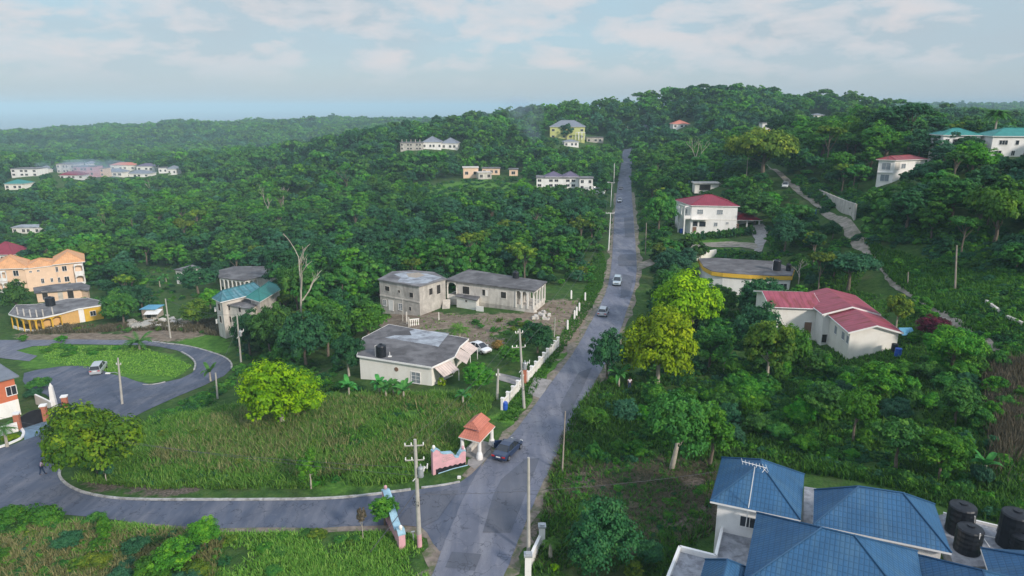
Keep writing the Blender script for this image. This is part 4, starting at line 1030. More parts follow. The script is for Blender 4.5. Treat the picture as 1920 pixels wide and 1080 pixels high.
b, fp, g, zr = far_house('hilltop_villa', 'pale yellow-green villa with a wide grey hip roof on the ridge', 1031, 1096, 262, 238, 'tgrey', 'lime', 16, 4.5, 4, -.1, storeys=2)
b.arcade(fp[1]+Vector((-7, -2.5)), fp[1]+Vector((0, -2.9)), g.z+.2, zr-3.5, 3, 'white', pil=.5, th=.4)
far_house('white_house', 'low white house with a small grey roof below the ridge villa', 1058, 1085, 275, 266, 'tgrey', 'white', 8, 1.2, 3, .1)
far_house('grey_wall_house', 'low grey-walled house right of the ridge villa', 1100, 1131, 268, 258, 'slab2', 'block', 8, 1, 3, 0, hip=False)
far_house('far_house', 'distant low house with an orange-red roof on the hill right of the road', 1262, 1292, 240, 233, 'tsalmon', 'white', 10, 2.5, 3, 0)
b, fp, g, zr = far_house('narrow_house', 'narrow tall white and yellow house peeking over dark trees', 1428, 1445, 252, 231, 'slab2', 'white', 6, 1, 1, 0, hip=False, storeys=2)
mb = MB(); mb.slabdir(fp[0], fp[1], g.z+.3, g.z+(zr-g.z)*.4, .2, .05); mb.build('yellow_base', MT['yellow'], b.root)
far_house('far_house', 'tiny pale roof on the far hill above the bright trees', 1526, 1545, 220, 216, 'tgrey', 'white', 8, 1.2, 2, 0)
# ---- slate roofed white house by the road
g = G(1050, 354); D0 = g.y
b, fp, g, zr = far_house('roadside_villa', 'white villa with two slate hip roofs left of the far road', 1006, 1085, 352, 334, 'slab2', 'white', 10, 1, 5, -.05, hip=False, storeys=2)
k = FL/(g.y*cp_+36*sp_)
for u0, u1 in ((1024, 1054), (1057, 1084)):
    q = [Vector((g.x+(u-1045.5)/k, g.y+dy)) for u, dy in ((u0, 1.0), (u1, .8), (u1, 8.5), (u0, 8.7))]; b.block(q, zr-.2, zr+.4, 'white'); b.hip('tpurp', .5, 2.2, quad=q, z=zr+.4)
b, fp2, g2, zr2 = far_house('roadside_annex', 'white annex with a balcony at the right end of the slate roofed villa', 1086, 1111, 357, 335, 'slab2', 'white', 8, 1, 2, -.1, hip=False, storeys=2)
b.arcade(fp2[0]+Vector((0, -1.8)), fp2[1]+Vector((0, -1.8)), g2.z, zr2-2.6, 3, 'white', rail=.7)
# ---- pink ruins and the grey roofed pair on the left ridge
b, *_ = far_house('ruined_house', 'roofless pink block house on the cleared slope', 869, 897, 334, 315, 'render', 'peach', 7, 1, 2, .1, hip=False, pane='dark', cat='unfinished house')
b, *_ = far_house('ruined_house', 'low pinkish wing of bare blocks beside the roofless house', 897, 922, 336, 324, 'render', 'render', 6, 1, 2, .25, hip=False, pane='dark', cat='unfinished house')
far_house('ruined_house', 'pink flat-roofed block building half hidden behind trees on the cleared slope', 904, 937, 328, 316, 'slab2', 'peach', 6, 1, 3, 0, hip=False, pane='dark', cat='unfinished house')
far_house('ruined_house', 'small pink block building right of the others on the cleared slope', 955, 971, 330, 318, 'slab2', 'peach', 6, 1, 1, 0, hip=False, pane='dark', cat='unfinished house')
b, fp, g, zr = far_house('unfinished_villa', 'bare concrete frame house on the left ridge', 751, 793, 282, 268, 'slab2', 'block', 9, 1, 5, .05, hip=False, pane='dark', storeys=2, cat='unfinished house')
b.columns([fp[0]+(fp[1]-fp[0])*t_+Vector((0, 3)) for t_ in (.05, .25, .45, .65, .85)], zr, zr+2.0, .35, 'block')
far_house('ridge_villa', 'white house with a broad grey hip roof on the left ridge', 793, 827, 280, 267, 'tgrey', 'white', 12, 3.4, 4, .05)
far_house('ridge_villa', 'white house with two grey gables at the right end of the left ridge', 828, 858, 280, 269, 'tgrey', 'white', 10, 3.2, 3, -.05)
# ---- the town in the valley
T = [('town_house', 'white flat-roofed house with roof tanks at the left edge of the valley town', 22, 70, 331, 317, 'slab2', 'white', 12, 4, False, 2),
 ('town_house', 'low pale house with a pale green roof below the valley town', 10, 45, 356, 345, 'tgreen', 'cream', 10, 3, True, 1),
 ('town_building', 'large pink-grey building with a curved pale roof in the valley town', 108, 140, 325, 308, 'slab2', 'render', 12, 4, False, 2),
 ('town_building', 'salmon pink block in the middle of the valley town', 140, 176, 330, 313, 'slab2', 'pink', 12, 4, False, 2),
 ('town_house', 'pale pink flat-roofed house right of the salmon block', 178, 196, 331, 316, 'slab2', 'peach', 9, 2, False, 2),
 ('town_house', 'small white house just behind the salmon block of the town', 160, 178, 316, 307, 'tgrey', 'white', 8, 2, True, 1),
 ('town_house', 'tiny white house alone at the left rim of the valley town', 76, 92, 322, 316, 'tgrey', 'white', 7, 2, True, 1),
 ('town_house', 'white house with a red hip roof in the valley town', 208, 253, 320, 310, 'tsalmon', 'cream', 12, 4, True, 1),
 ('town_house', 'white house under a dark slate roof right of the red roofed town house', 257, 290, 321, 312, 'tpurp', 'white', 10, 3, True, 1),
 ('town_house', 'white house with a pale grey hip roof in front of the valley town', 236, 278, 332, 326, 'tgrey', 'white', 12, 4, True, 1),
 ('town_house', 'small white house with a column at the right end of the valley town', 298, 314, 325, 315, 'slab2', 'white', 8, 2, False, 1),
 ('town_house', 'last small white house at the right end of the valley town', 315, 331, 328, 317, 'tgrey', 'white', 8, 2, True, 1),
 ('town_house', 'low white house with a red eave at the front of the valley town', 113, 155, 335, 329, 'tred', 'white', 8, 4, True, 1),
 ('town_house', 'pale low house with a grey roof left of the smoke in the town', 196, 232, 331, 323, 'tgrey', 'cream', 9, 3, True, 1)]
for nm, lb, u0, u1, vb, ve, rf, wl, dp, nw, hp, st in T: far_house(nm, lb, u0, u1, vb, ve, rf, wl, dp, 2.2, nw, 0, hip=hp, storeys=st)
far_house('white_shed', 'pale flat-roofed house alone in the forest at left', 25, 74, 438, 427, 'pale', 'white', 7, 1, 4, .05, hip=False)
b, fp, g, zr = far_house('red_roof_cottage', 'house with a steep crimson roof at the left edge', -25, 27, 492, 478, 'tred', 'white', 9, 3.8, 4, .0)
# ---- peach apartment block
zr = -4.3
def pfp(pix, z): return Pp(pix, z)
g = G(128, 533)
R_ = Pp([(104,496),(154,491)], zr); _d = (R_[1]-R_[0]).normalized(); _n = Vector((-_d.y, _d.x)); R_ = [R_[0], R_[1], R_[1]+_n*10, R_[0]+_n*10]
b = Bld('apartment_house', 'peach three-part apartment house with orange hip roofs and arched balconies', R_, -10, zr, 'peach', sub=3)
b.hip('torange', .7, 2.4)
M_ = Pp([(46,505),(104,498)], zr-.3); M_ = [M_[0], M_[1], M_[1]+_n*8, M_[0]+_n*8]
b.block(M_, -14, zr-.3, 'peach'); b.hip('torange', .3, 1.5, quad=M_, z=zr-.28)
L2 = Pp([(-10,505),(48,503)], zr-.1); L2 = [L2[0], L2[1], L2[1]+_n*10, L2[0]+_n*10]
b.block(L2, -14, zr-.1, 'peach'); b.hip('torange', .6, 2.4, quad=L2, z=zr-.08)
FOOT.append((M_[0].x, M_[0].y+5, 9)); FOOT.append((L2[0].x+3, L2[0].y+5, 8))
b.window(0, .30, zr-1.3, 1.0, 1.3); b.window(0, .33, zr-4.2, 1.0, 1.3); b.window(0, .02, zr-1.3, .5, 1.3); b.window(0, .04, zr-4.2, .5, 1.3)
b.window(0, .17, zr-1.1, .5, .4, fp=M_); b.window(0, .42, zr-1.1, .5, .4, fp=M_); b.window(0, .5, zr-3.9, .6, 1.2, fp=M_); b.window(0, .8, zr-4, .5, 1.0, fp=M_)
b.window(0, .66, zr-1.3, 1.2, 1.4, fp=L2); b.window(0, .66, zr-4.3, 1.2, 1.4, fp=L2)
q0 = b.pt(0, .66, R_)[0]; q1 = R_[1]; off = _n*-1.6
for k in (0, 1):
    zb = zr-2.95-2.95*k; b.arcade(q0+off, q1+off, zb, zb+2.8, 1, 'white', pil=.35, th=.2, rail=.85, name='balcony'); b.arcade(q1+off, q1-_n*.1, zb, zb+2.8, 1, 'white', pil=.3, th=.2, rail=.85, name='balcony')
    mb = MB(); mb.prism([q0+off, q1+off, q1, q0], zb-.15, zb); mb.build('balcony_floor', MT['white'], b.root)
    p0 = L2[0]+(L2[1]-L2[0])*.05+off; p1 = L2[0]+(L2[1]-L2[0])*.36+off; b.arcade(p0, p1, zb-.1, zb+2.7, 2, 'white', pil=.3, th=.2, rail=.85, name='balcony')
protect(-5, 468, 158, 528, g.y-3)
# ---- dark roofed outbuilding below it
g = G(110, 566); zr = -7.2
fp = Pp([(68,550),(120,546),(152,543),(164,545),(166,538),(150,532),(104,535),(66,541)], zr)
b = Bld('outbuilding', 'tan outbuilding with a dark flat roof below the peach apartment house', fp, g.z, zr, 'peach', 'building', sub=2.5)
b.slab('slab', .4, .25); b.hole(0, .3, g.z+1.6, 1.1, 2.0); b.hole(0, .85, g.z+1.4, .9, 2.3, 'block'); b.hole(1, .35, g.z+1.5, 1.2, 2.2)
protect(72, 531, 166, 556, 146)
# ---- yellow bungalow with curved veranda
zr = -5.9
front = [(20,590),(30,593),(42,596),(54,598),(66,598),(78,597),(96,593),(114,589),(146,580),(191,573)]
back = [(185,566),(162,561),(124,563),(100,568),(67,573),(33,574)]
g = G(100, 613)
fp = Pp(front+back, zr)
b = Bld('yellow_bungalow', 'yellow bungalow with a curved arched veranda and a stained grey flat roof', fp, g.z, zr, 'amber', walls=False)
inset = [fp[0]+Vector((1.2, 2.2))]+[p+Vector((.2, 2.0)) for p in fp[2:7:2]]+[fp[7]]+fp[8:]
b.block(inset, g.z-1.5, zr, 'amber'); b.slab('slab2', .3, .22, edge='white')
for i in range(7): b.arcade(fp[i], fp[i+1], g.z-.4, zr, 1, 'yellow', pil=.3, th=.2, rail=1.0, railmat='white')
mb = MB(); mb.prism([fp[i] for i in range(8)]+[fp[10], fp[14]], g.z-2, g.z-.35); mb.build('veranda_floor', MT['white'], b.root)
mb = MB(); mb.slabdir(fp[8], fp[8]+(fp[9]-fp[8])*.22, g.z-.5, zr, .12, .02); mb.build('white_pier', MT['white'], b.root)
mb = MB(); mb.slabdir(fp[8]+(fp[9]-fp[8])*.23, fp[9], g.z-.5, zr-.02, .1, .02); mb.build('yellow_wall', MT['yellow'], b.root)
b.window(8, .58, g.z+1.6, 1.0, 1.0, out=.14)
for i in range(1, 7, 1):
    q = fp[i]; mb = MB(); mb.box((q.x+.1, q.y+.5, zr+1.0), (.16, .16, 1.6)); mb.build('roof_post', MT['render'], b.root)
p = P(95, 572, zr+.3); tank(p.x, p.y, zr+.25, .95, 1.9, 'black water tank on the flat roof of the yellow bungalow')
protect(18, 558, 194, 612, g.y-3)
# ---- teal roofed three-storey house
g = G(415, 629); zr = 1.2; D0 = g.y
fp = Pp([(404,560),(416,566),(492,548),(478,538)], zr)
b = Bld('teal_roof_house', 'grey unfinished three-storey house with blue-green and teal roofs', fp, g.z, zr, 'render', sub=1.5)
fr = Pp([(416,570),(470,580),(488,566),(492,552)], zr-.9)
b.block(fr, g.z-1, zr-.9, 'render'); b.slab('slab2', .25, .15, z=zr-.9, fp=fr, name='lower_roof')
b.hip('tteal2', .5, 1.5, short=1.5)
gq = Pp([(464,559),(487,566),(529,541),(504,530)], zr+.3); b.block(offset_poly(gq, -.5), g.z, zr+.3, 'render'); b.hip('tteal', .3, 1.3, quad=gq, z=zr+.3, short=3.0)
for k in range(3):
    zb = g.z+.1+k*2.35
    if k: b.hole(0, .5, zb+1.2, 1.0, 1.3, fp=b.fp); mb = MB(); mb.slabdir(b.fp[3]*.35+b.fp[0]*.65, b.fp[0], zb-.1, zb+.75, .15, .5); mb.build('balcony', MT['white'], b.root)
    b.hole(3, .8, zb+1.3, 1.2, 1.3); b.hole(0, .25, zb+1.3, .5, 1.1, fp=fr); b.hole(0, .62, zb+1.3, .6, 1.1, fp=fr)
protect(400, 526, 500, 575, D0-2); protect(402, 560, 436, 628, D0-2)
# ---- dark roofed house with arches behind it
g = G(440, 545); zr = zat(430, 522, g.y)
fp = Pp([(412,521),(458,527),(482,521),(527,513),(508,501),(440,501),(413,508)], zr)
b = Bld('arched_house', 'low house with white arches and a blackened flat roof behind the teal roofed house', fp, g.z, zr, 'render', walls=False)
b.block([fp[0]+Vector((.5, 2.0)), fp[1]+Vector((0, 2)), fp[2], fp[3], fp[4], fp[5], fp[6]], g.z-1, zr, 'render'); b.slab('slab', .3, .22)
b.arcade(fp[0], fp[1], g.z, zr, 6, 'white', pil=.25, th=.2); b.arcade(fp[1], fp[2], g.z, zr, 3, 'white', pil=.25, th=.2)
protect(410, 500, 480, 545, g.y-2)
g = G(345, 531); zr = zat(340, 505, g.y); fp = Pp([(329,506),(345,508),(374,503),(360,498)], zr)
b = Bld('small_grey_house', 'small pale house with a grey lean-to roof among banana plants', fp, g.z, zr, 'white', sub=2); b.slab('slab2', .35, .15); b.hole(0, .25, zr-1.1, .8, .8); b.hole(1, .5, zr-1.1, .8, .8)
protect(328, 497, 350, 528, g.y)
# ---- shack with blue roof
g = G(283, 598); zr = zat(278, 580, g.y); c = Vector((g.x, g.y)); fp = [c+Vector(q) for q in ((-1.8, 0), (1.1, 0), (1.3, 3), (-1.6, 3))]
b = Bld('roadside_shack', 'small wooden shack with a blue roof and white lean-to sheet', fp, g.z, zr, 'wood', 'shack'); b.slab('bluetarp', .3, .1)
mb = MB(); q = [(c.x-.6, c.y-1.6, zr-.75), (c.x+2.5, c.y-1.6, zr-.65), (c.x+2.5, c.y+.6, zr-.15), (c.x-.6, c.y+.6, zr-.15)]; mb.add(q+[(x, y, z+.06) for x, y, z in q], [(3,2,1,0), (4,5,6,7), (0,1,5,4), (1,2,6,5), (2,3,7,6), (3,0,4,7)]); mb.build('lean_to_roof', MT['white'], b.root)
b.columns([c+Vector((-.5, -1.5)), c+Vector((2.4, -1.5))], g.z-.3, zr-.75, .1, 'wood', 'post'); b.hole(0, .5, g.z+1.0, .9, 1.7)
protect(264, 574, 306, 598, g.y-2)
# ---- orange house at the left edge, with its gate
g = G(26, 776); zr = zat(26, 706, g.y); D0 = g.y
A_ = P(25.5, 707, zr).xy; B_ = P(-40, 724, zr).xy; d_ = (A_-B_).normalized(); n_ = Vector((-d_.y, d_.x))
fp = [B_, A_, A_+n_*8, B_+n_*8]
b = Bld('orange_house', 'orange and white two-storey house with a grey roof at the left edge', fp, g.z-.3, zr, 'orange', sub=1); b.slab('tgrey', .45, .14, edge='tgrey')
zm = g.z+(zr-g.z)*.42; mb = MB(); mb.slabdir(fp[0], fp[1], g.z-.5, zm, .06, .01); mb.build('garage_wall', MT['white'], b.root)
mb = MB(); mb.slabdir(fp[1]-d_*.35, fp[1], g.z-.5, zm-.05, .09, .01); mb.build('corner_pier', MT['cream'], b.root)
b.window(0, .86, zr-1.75, 1.1, 1.2, mull=1)
protect(-5, 695, 29, 775, D0)
# ---- small ruin above the red roofed house
g = G(1325, 358); zr = zat(1325, 345, g.y)
b = Bld('small_shed', 'small concrete shed with a ragged slab roof behind the red hip roof', [Vector((g.x-4, g.y)), Vector((g.x+4, g.y)), Vector((g.x+4.5, g.y+5)), Vector((g.x-3.5, g.y+5))], g.z, zr, 'cream', 'shed'); b.slab('block', .5, .3); b.hole(0, .42, (g.z+zr)/2, 3.6, (zr-g.z)*.75)
protect(1302, 340, 1348, 357, g.y)
g = G(1295, 350); mb = MB(); mb.box((g.x, g.y, g.z+1.2), (1.8, 2, 2.6)); mb.box((g.x+.1, g.y-.2, g.z+2.6), (2.6, 2.8, .15)); mb.box((g.x-.2, g.y-1.03, g.z+1.0), (.7, .08, 1.9)); tag(mb.build('outhouse', MT['skyblue']), 'tiny pale blue hut left of the ragged concrete shed', 'hut')
# ================================================================== the blue roofed house in the foreground
ze = 5.5; zt = 2.8
axd = Vector((.90, -.44)).normalized(); ayd = Vector((.42, .91)).normalized()
def quadA(pix, z): return [P(u, v, z).xy for u, v in pix]
qa = quadA([(1331,943),(1501,979),(1508,893),(1353,861)], ze)
b = Bld('blue_roof_house', 'white house with several dark blue tiled hip roofs and a concrete terrace', offset_poly(qa, -.55), 0, ze, 'white', sub=1)
def skirt(q, rise, z=ze, mat='tblue'): return b.hip(mat, 0, rise, quad=q, z=z)
skirt(qa, 2.3)
qb = quadA([(1524,987),(1784,1041),(1752,949),(1526,922)], ze); skirt(qb, 2.3); b.block(offset_poly(qb, -.5), -1, ze, 'white')
BL = Vector((18.9, 46.5)); qc = [BL-ayd*8.8, BL-ayd*8.8+axd*10.8, BL+axd*10.8, BL]; skirt(qc, 2.7); b.block(offset_poly(qc, -.5), -1, ze, 'white')
B2 = P(1665, 1030, ze).xy+axd*.25; qd = [B2-ayd*9, B2-ayd*9+axd*6.2, B2+axd*6.2, B2]
qd = [p+Vector((1.6, -.4)) for p in qd]; skirt(qd, 1.9, ze-.25); b.block(offset_poly(qd, -.5), -1, ze-.25, 'white')
B3 = P(1838, 1031, ze-.5).xy; qe = [B3-ayd*8, B3-ayd*8+Vector((7, -.6)), B3+Vector((7, -.6)), B3]; skirt(qe, 1.6, ze-.5); b.block(offset_poly(qe, -.5), -1, ze-.5, 'white')
B4 = P(1322, 1053, zt+1.9).xy; B5 = P(1412, 1073, zt+1.9).xy; qf = [B4-ayd*7, B5-ayd*7, B5, B4]; skirt(qf, 1.5, zt+1.9); b.block(offset_poly(qf, -.4), -1, zt+1.9, 'white')
ter = quadA([(1341,1050),(1361,966),(1432,982)], zt); c_ = qc[0]; t2 = quadA([(1274,1033),(1236,1130)], zt)
terp = [t2[1], ter[2]-ayd*13, ter[2]+ayd*.5, ter[1], ter[0], t2[0]]
terp = [t2[1], terp[1], terp[2], ter[1], ter[0], t2[0]]
mb = MB(); mb.prism(terp, -1, zt); mb.build('terrace', MT['white'], b.root)
mb = MB(); mb.prism(offset_poly(terp, -.05), zt+.003, zt+.02); mb.build('terrace_floor', MT['terrace'], b.root)
mb = MB()
for a_, c2 in ((ter[1], ter[0]), (ter[0], t2[0]), (t2[0], t2[1])): mb.slabdir(a_, c2, zt-.3, zt+.45, .22, -.11)
mb.build('parapet', MT['white'], b.root)
# rear slab carrying the tanks
rs = quadA([(1752,968),(1768,964),(1872,989),(1960,1000),(1960,1045),(1840,1033),(1850,1062),(1790,1062)], zt); mb = MB(); mb.prism(rs[::-1], -1, zt); mb.build('rear_slab', MT['terrace'], b.root)
mb = MB(); mb.slabdir(rs[1], rs[2], zt, zt+.22, .15, 0); mb.slabdir(rs[2], rs[3], zt, zt+.22, .15, 0); mb.build('kerb_edge', MT['white'], b.root)
mb = MB(); lw = quadA([(1508,912),(1545,918),(1560,925),(1528,990),(1506,985)], zt); mb.prism(lw[::-1], -1, zt+.0); mb.build('lightwell_floor', MT['terrace'], b.root)
# windows on the visible walls
FA = offset_poly(qa, -.55); b.window(0, .45, 4.2, 1.4, .9, fp=FA, pane='glass'); b.window(3, .5, 3.9, 1.2, 1.1, fp=FA)
FOOT.append((24, 46, 11)); FOOT.append((32, 42, 8)); FOOT.append((19, 40, 9))
protect(1331, 860, 1925, 1080, 38); protect(1255, 1030, 1345, 1080, 38)
for (u, v, r_, h_, lb) in ((1797,997,1.0,2.55,'tall black water tank nearest the blue roof, on the rear slab'), (1812,1032,.93,2.15,'shorter black water tank in front of the tall one by the blue roof'),
                           (1895,1022,1.05,3.0,'tallest black water tank at the right end of the rear slab'), (1912,1036,.85,1.75,'small black water tank at the right edge beside the blue porch roof')):
    p = P(u, v, zt); tank(p.x, p.y, zt+.01, r_, h_, lb, pipe=False)
mb = MB()
for pix in ([(1828,968,2.4),(1827,982,1.2),(1825,992,.1)], [(1838,1000,2.2),(1834,1022,1.0),(1831,1040,.1)], [(1838,1000,.5),(1856,1026,.1)]):
    mb.tube([P(u, v, zt+h_) for u, v, h_ in pix], .035, 5)
p = P(1822,982,zt+.5); q = P(1868,995,zt+.5); mb.tube([p, q, q+Vector((.1, -.1, 1.9))], .035, 5)
p = P(1842,1003,zt+.4); q = P(1866,1008,zt+.4); mb.tube([p, q], .035, 5)
p = P(1886,1030,zt); mb.tube([p, p+Vector((.25, .1, 2.0)), p+Vector((.5, .1, 2.05))], .035, 5)
tag(mb.build('water_pipes', MT['white']), 'white pipework rising between the black water tanks', 'pipes')
# television aerial on a mast
p = P(1400, 962, ze-.2); root = empty('tv_aerial', p, 'white television aerial on a thin mast at the blue roof edge', 'aerial'); top = p+Vector((.35, .2, 3.9)); mb = MB(); mb.tube([p-Vector((0, 0, 1.5)), top], [.04, .03], 6); mb.build('mast', MT['white'], root)
mb = MB(); a0 = top+Vector((-.9, .3, .3)); a1 = top+Vector((.9, -.1, -.05)); mb.tube([a0, a1], .025, 4)
for i in range(8):
    c = a0.lerp(a1, i/7); L_ = .25+.22*abs(i-3)/3; mb.tube([c+Vector((-.1, -L_, 0)), c+Vector((.1, L_, 0))], .016, 4)
mb.tube([top+Vector((.5, -.3, -.3)), top+Vector((.9, .2, -.25))], .02, 4); mb.tube([top+Vector((.9, -.3, -.35)), top+Vector((.8, .3, -.3))], .02, 4)
mb.build('elements', MT['white'], root)
# ================================================================== POLES, WIRES, SIGNS, SHELTER, FENCES, CARS, PEOPLE
def pole(ub, vb, ut, vt, label, r=.16, mat='concrete', arms=(), z=None, group=None, gear=False, lean=True, name='utility_pole', painted=False, lamp=False):
    g = G(ub, vb); zt_ = zat(ut, vt, g.y); top = P(ut, vt, zt_); top = Vector((g.x+(top.x-g.x)*(1 if lean else 0), g.y, zt_))
    root = empty(name, g, label, 'utility pole', group); mb = MB(); mb.tube([g-Vector((0, 0, .3)), top], [r, r*.62], 10); mb.build('shaft', MT[mat], root)
    if painted: mb = MB(); mb.tube([g+Vector((0, 0, .02)), g.lerp(top, .13)], [r*1.03, r*1.0], 10); mb.build('painted_base', MT['pink'], root)
    tips = []
    for dz, L, rz in arms:
        d = Vector((math.cos(rz), math.sin(rz), 0)); c = top-Vector((0, 0, dz)); mb = MB(); a = c-d*L; b_ = c+d*L*.8; mb.tube([a, b_], .06, 4); mb.build('crossarm', MT['concrete' if mat == 'concrete' else 'white'], root)
        mb = MB()
        for t_ in (.02, .35, .98):
            p = a.lerp(b_, t_); mb.lathe((p.x, p.y, p.z+.05), [(.03, 0), (.07, .06), (.04, .12), (.06, .18), (.03, .24)], 8); tips.append(p+Vector((0, 0, .3)))
        mb.build('insulators', MT['lamp'], root)
    if gear:
        c = g.lerp(top, gear); mb = MB(); mb.lathe((c.x+.38, c.y-.15, c.z-.5), [(.2, 0), (.24, .08), (.24, .8), (.2, .9), (.08, .95), (.06, 1.15), (.0, 1.2)], 12); mb.build('transformer', MT['galv'], root)
        mb = MB(); mb.tube([c+Vector((-.3, -.1, -.9)), c+Vector((.9, -.1, .5))], .045, 5)
        for k in range(3): q = c+Vector((.35+k*.28, -.18, -.2+k*.25)); mb.tube([q, q+Vector((.05, 0, .45))], .05, 5)
        mb.build('switchgear', MT['white'], root); mb = MB(); c2 = g.lerp(top, gear-.28)
        for k in range(5):
            a = k*1.26; mb.tube([c2+Vector((math.cos(a)*.1, math.sin(a)*.1, 0)), c2+Vector((math.cos(a)*.5, math.sin(a)*.5, .15)), c2+Vector((math.cos(a)*.35, math.sin(a)*.35, -.3)), c2+Vector((0, -.1, -.2))], .025, 4)
        mb.build('cable_coil', MT['black'], root)
    if lamp:
        c = g.lerp(top, .66); mb = MB(); e = c+Vector((-1.25, -.1, .15)); mb.tube([c, c+Vector((-.6, 0, .25)), e], .035, 5); mb.build('lamp_arm', MT['galv'], root); mb = MB(); mb.box((e.x-.25, e.y, e.z-.02), (.6, .26, .14)); mb.build('lamp_head', MT['white'], root)
    root['tips'] = [list(t_) for t_ in tips] if tips else [list(top)]; FOOT.append((g.x, g.y, 1.2)); return root, top
A0 = R(5)
p1, t1 = pole(787,1026,778,824, 'big grey concrete pole with switchgear and a pink painted foot at the junction', .21, arms=((.55, .85, A0), (1.85, .85, A0)), gear=.72, painted=True)
p2, t2_ = pole(991,1040,991,858, 'plain pale pole standing on the right verge of the road without any arms', .17, 'concrete')
p3, t3 = pole(1054,887,1060,771, 'thin weathered wooden pole in the scrub on the right side of the road', .085, 'wood')
p4, t4 = pole(983,765,974,617, 'concrete pole with crossarms and a transformer beside the picket wall', .19, arms=((.5, .5, 0.2), (2.3, .9, 0.2)), gear=.55)
p5, t5 = pole(932,748,934,692, 'short pale concrete post left of the picket wall', .2, arms=((.9, .25, 0),))
p6, t6 = pole(229,758,221,671, 'pale pole with a small street lamp arm behind the big round tree', .17, arms=((1.0, .35, 0),), lamp=True)
p7, t7 = pole(408,748,404,699, 'short grey pole in long grass left of the yellow-green tree', .14)
p8, t8 = pole(452,679,444,590, 'tall concrete pole in front of the teal roofed house', .16, gear=.62)
p9, t9 = pole(320,634,310,560, 'leaning pole beside the track near the blue roofed shack', .16, arms=((3.4, .35, 0),))
pole(1141,470,1145,399, 'white pole with one crossarm, second of the row left of the far road', .15, 'white', arms=((.1, 1.2, 0),), group='poles along the far road')
pole(1145,388,1147.5,342, 'white pole with a wide crossarm, third of the row left of the far road', .15, 'white', arms=((.1, 1.3, 0),), group='poles along the far road')
pole(1151,345,1152,306, 'small far pole next to the pale stairs of the roadside villa', .16, 'white', group='poles along the far road')
pole(1176,262,1177,236, 'farthest pale pole, where the road goes out of sight', .22, 'concrete', group='poles along the far road')
pole(1210,478,1212,418, 'dull wooden pole on the right verge below the red roofed house', .13, 'wood')
pole(1791,543,1794,460, 'tall grey pole alone on the grassy slope at the right', .17, 'wood')
pole(1702,536,1703,510, 'short grey post beside the dirt road', .12, 'wood')
pole(1039,632,1041,595, 'thin concrete post at the far end of the picket wall', .10, 'concrete')
pole(755,602,755,560, 'thin post in front of the grey block house, left of the white posts', .09, 'concrete')
def wire(name, a, b_, sag=.8, r=.02, label=''):
    a = Vector(a); b_ = Vector(b_); pts = [a.lerp(b_, i/14)-Vector((0, 0, sag*4*(i/14)*(1-i/14))) for i in range(15)]; mb = MB(); mb.tube(pts, r, 4, cap=False)
    tag(mb.build(name, MT['wire']), label, 'cable', 'overhead cables')
tp1 = [Vector(q) for q in p1['tips']]; tp4 = [Vector(q) for q in p4['tips']]; tp6 = Vector(p6['tips'][0])
for k_, dz in ((0, 3.2), (2, 4.1)): wire('overhead_cable', tuple(tp1[k_]-Vector((0, 0, dz-1))), tuple(tp6+Vector((-25, -8, -1.5+k_*.6))), 1.6, .014, 'thin cable running left from the junction pole over the meadow')
for k_ in (0, 3): wire('overhead_cable', tuple(tp1[k_]), tuple(tp4[k_]), .9, .014, 'thin cable between the junction pole and the transformer pole')
wire('guy_wire', tuple(t1-Vector((0, 0, 4.6))), tuple(G(690, 1040)), .05, .03, 'stay wire slanting down left from the junction pole')
wire('overhead_cable', tuple(t1-Vector((0, 0, 5.0))), tuple(t2_+Vector((16, 3, -3))), .5, .014, 'thin cable crossing the road from the junction pole')
# ---- bus shelter
zs = 2.35
q = [P(859.4,819,zs).xy, P(900,829.6,zs).xy, P(928.6,799,zs).xy]; q.append(q[0]+q[2]-q[1]); c = (q[0]+q[2])/2
gz = H(c.x, c.y); root = empty('bus_shelter', (c.x, c.y, gz), 'small bus shelter with a two-tier salmon tile roof on white columns', 'bus shelter'); FOOT.append((c.x, c.y, 3.5))
V3 = lambda p, z: Vector((p.x, p.y, z)); zi = zs+.75
i_ = [c+(p-c)*.62 for p in q]
roofmesh('roof', [(V3(q[k], zs), V3(q[(k+1) % 4], zs), V3(i_[(k+1) % 4], zi), V3(i_[k], zi)) for k in range(4)], MT['tsalmon'], root, under=[V3(p, zs) for p in q])
mb = MB(); mb.prism([c+(p-c)*.60 for p in q], zi-.1, zi+.28); mb.build('clerestory', MT['pink'], root)
u_ = [c+(p-c)*.74 for p in q]; zu = zi+.22; m0 = (u_[0]+u_[1])/2; m1 = (u_[2]+u_[3])/2; r0 = m0.lerp(m1, .12); r1 = m0.lerp(m1, .88)
roofmesh('upper_roof', [(V3(u_[1], zu), V3(u_[2], zu), V3(r1, zu+.75), V3(r0, zu+.75)), (V3(u_[3], zu), V3(u_[0], zu), V3(r0, zu+.75), V3(r1, zu+.75)), (V3(u_[0], zu), V3(u_[1], zu), V3(r0, zu+.75)), (V3(u_[2], zu), V3(u_[3], zu), V3(r1, zu+.75))], MT['tsalmon'], root, under=[V3(p, zu) for p in u_])
mb = MB(); mb.prism(q, zs-.12, zs-.004); mb.build('eave', MT['cream'], root)
for k in range(4):
    p = c+(q[k]-c)*.80; z_ = H(p.x, p.y); mb = MB(); mb.lathe((p.x, p.y, z_-.1), [(.34, 0), (.36, .35), (.30, .75), (.20, 1.0), (.19, zs-z_+.02)], 12); mb.build('column', MT['white'], root)
mb = MB(); mb.prism([c+(p-c)*.92 for p in q], gz-.3, gz+.12); mb.build('floor', MT['paving'], root)
mb = MB(); a = c+(q[0]-c)*.55; b_ = c+(q[3]-c)*.55; mb.slabdir(a, b_, gz+.12, gz+.55, .4, 0); mb.build('bench', MT['render'], root)
protect(860, 781, 929, 860, c.y)
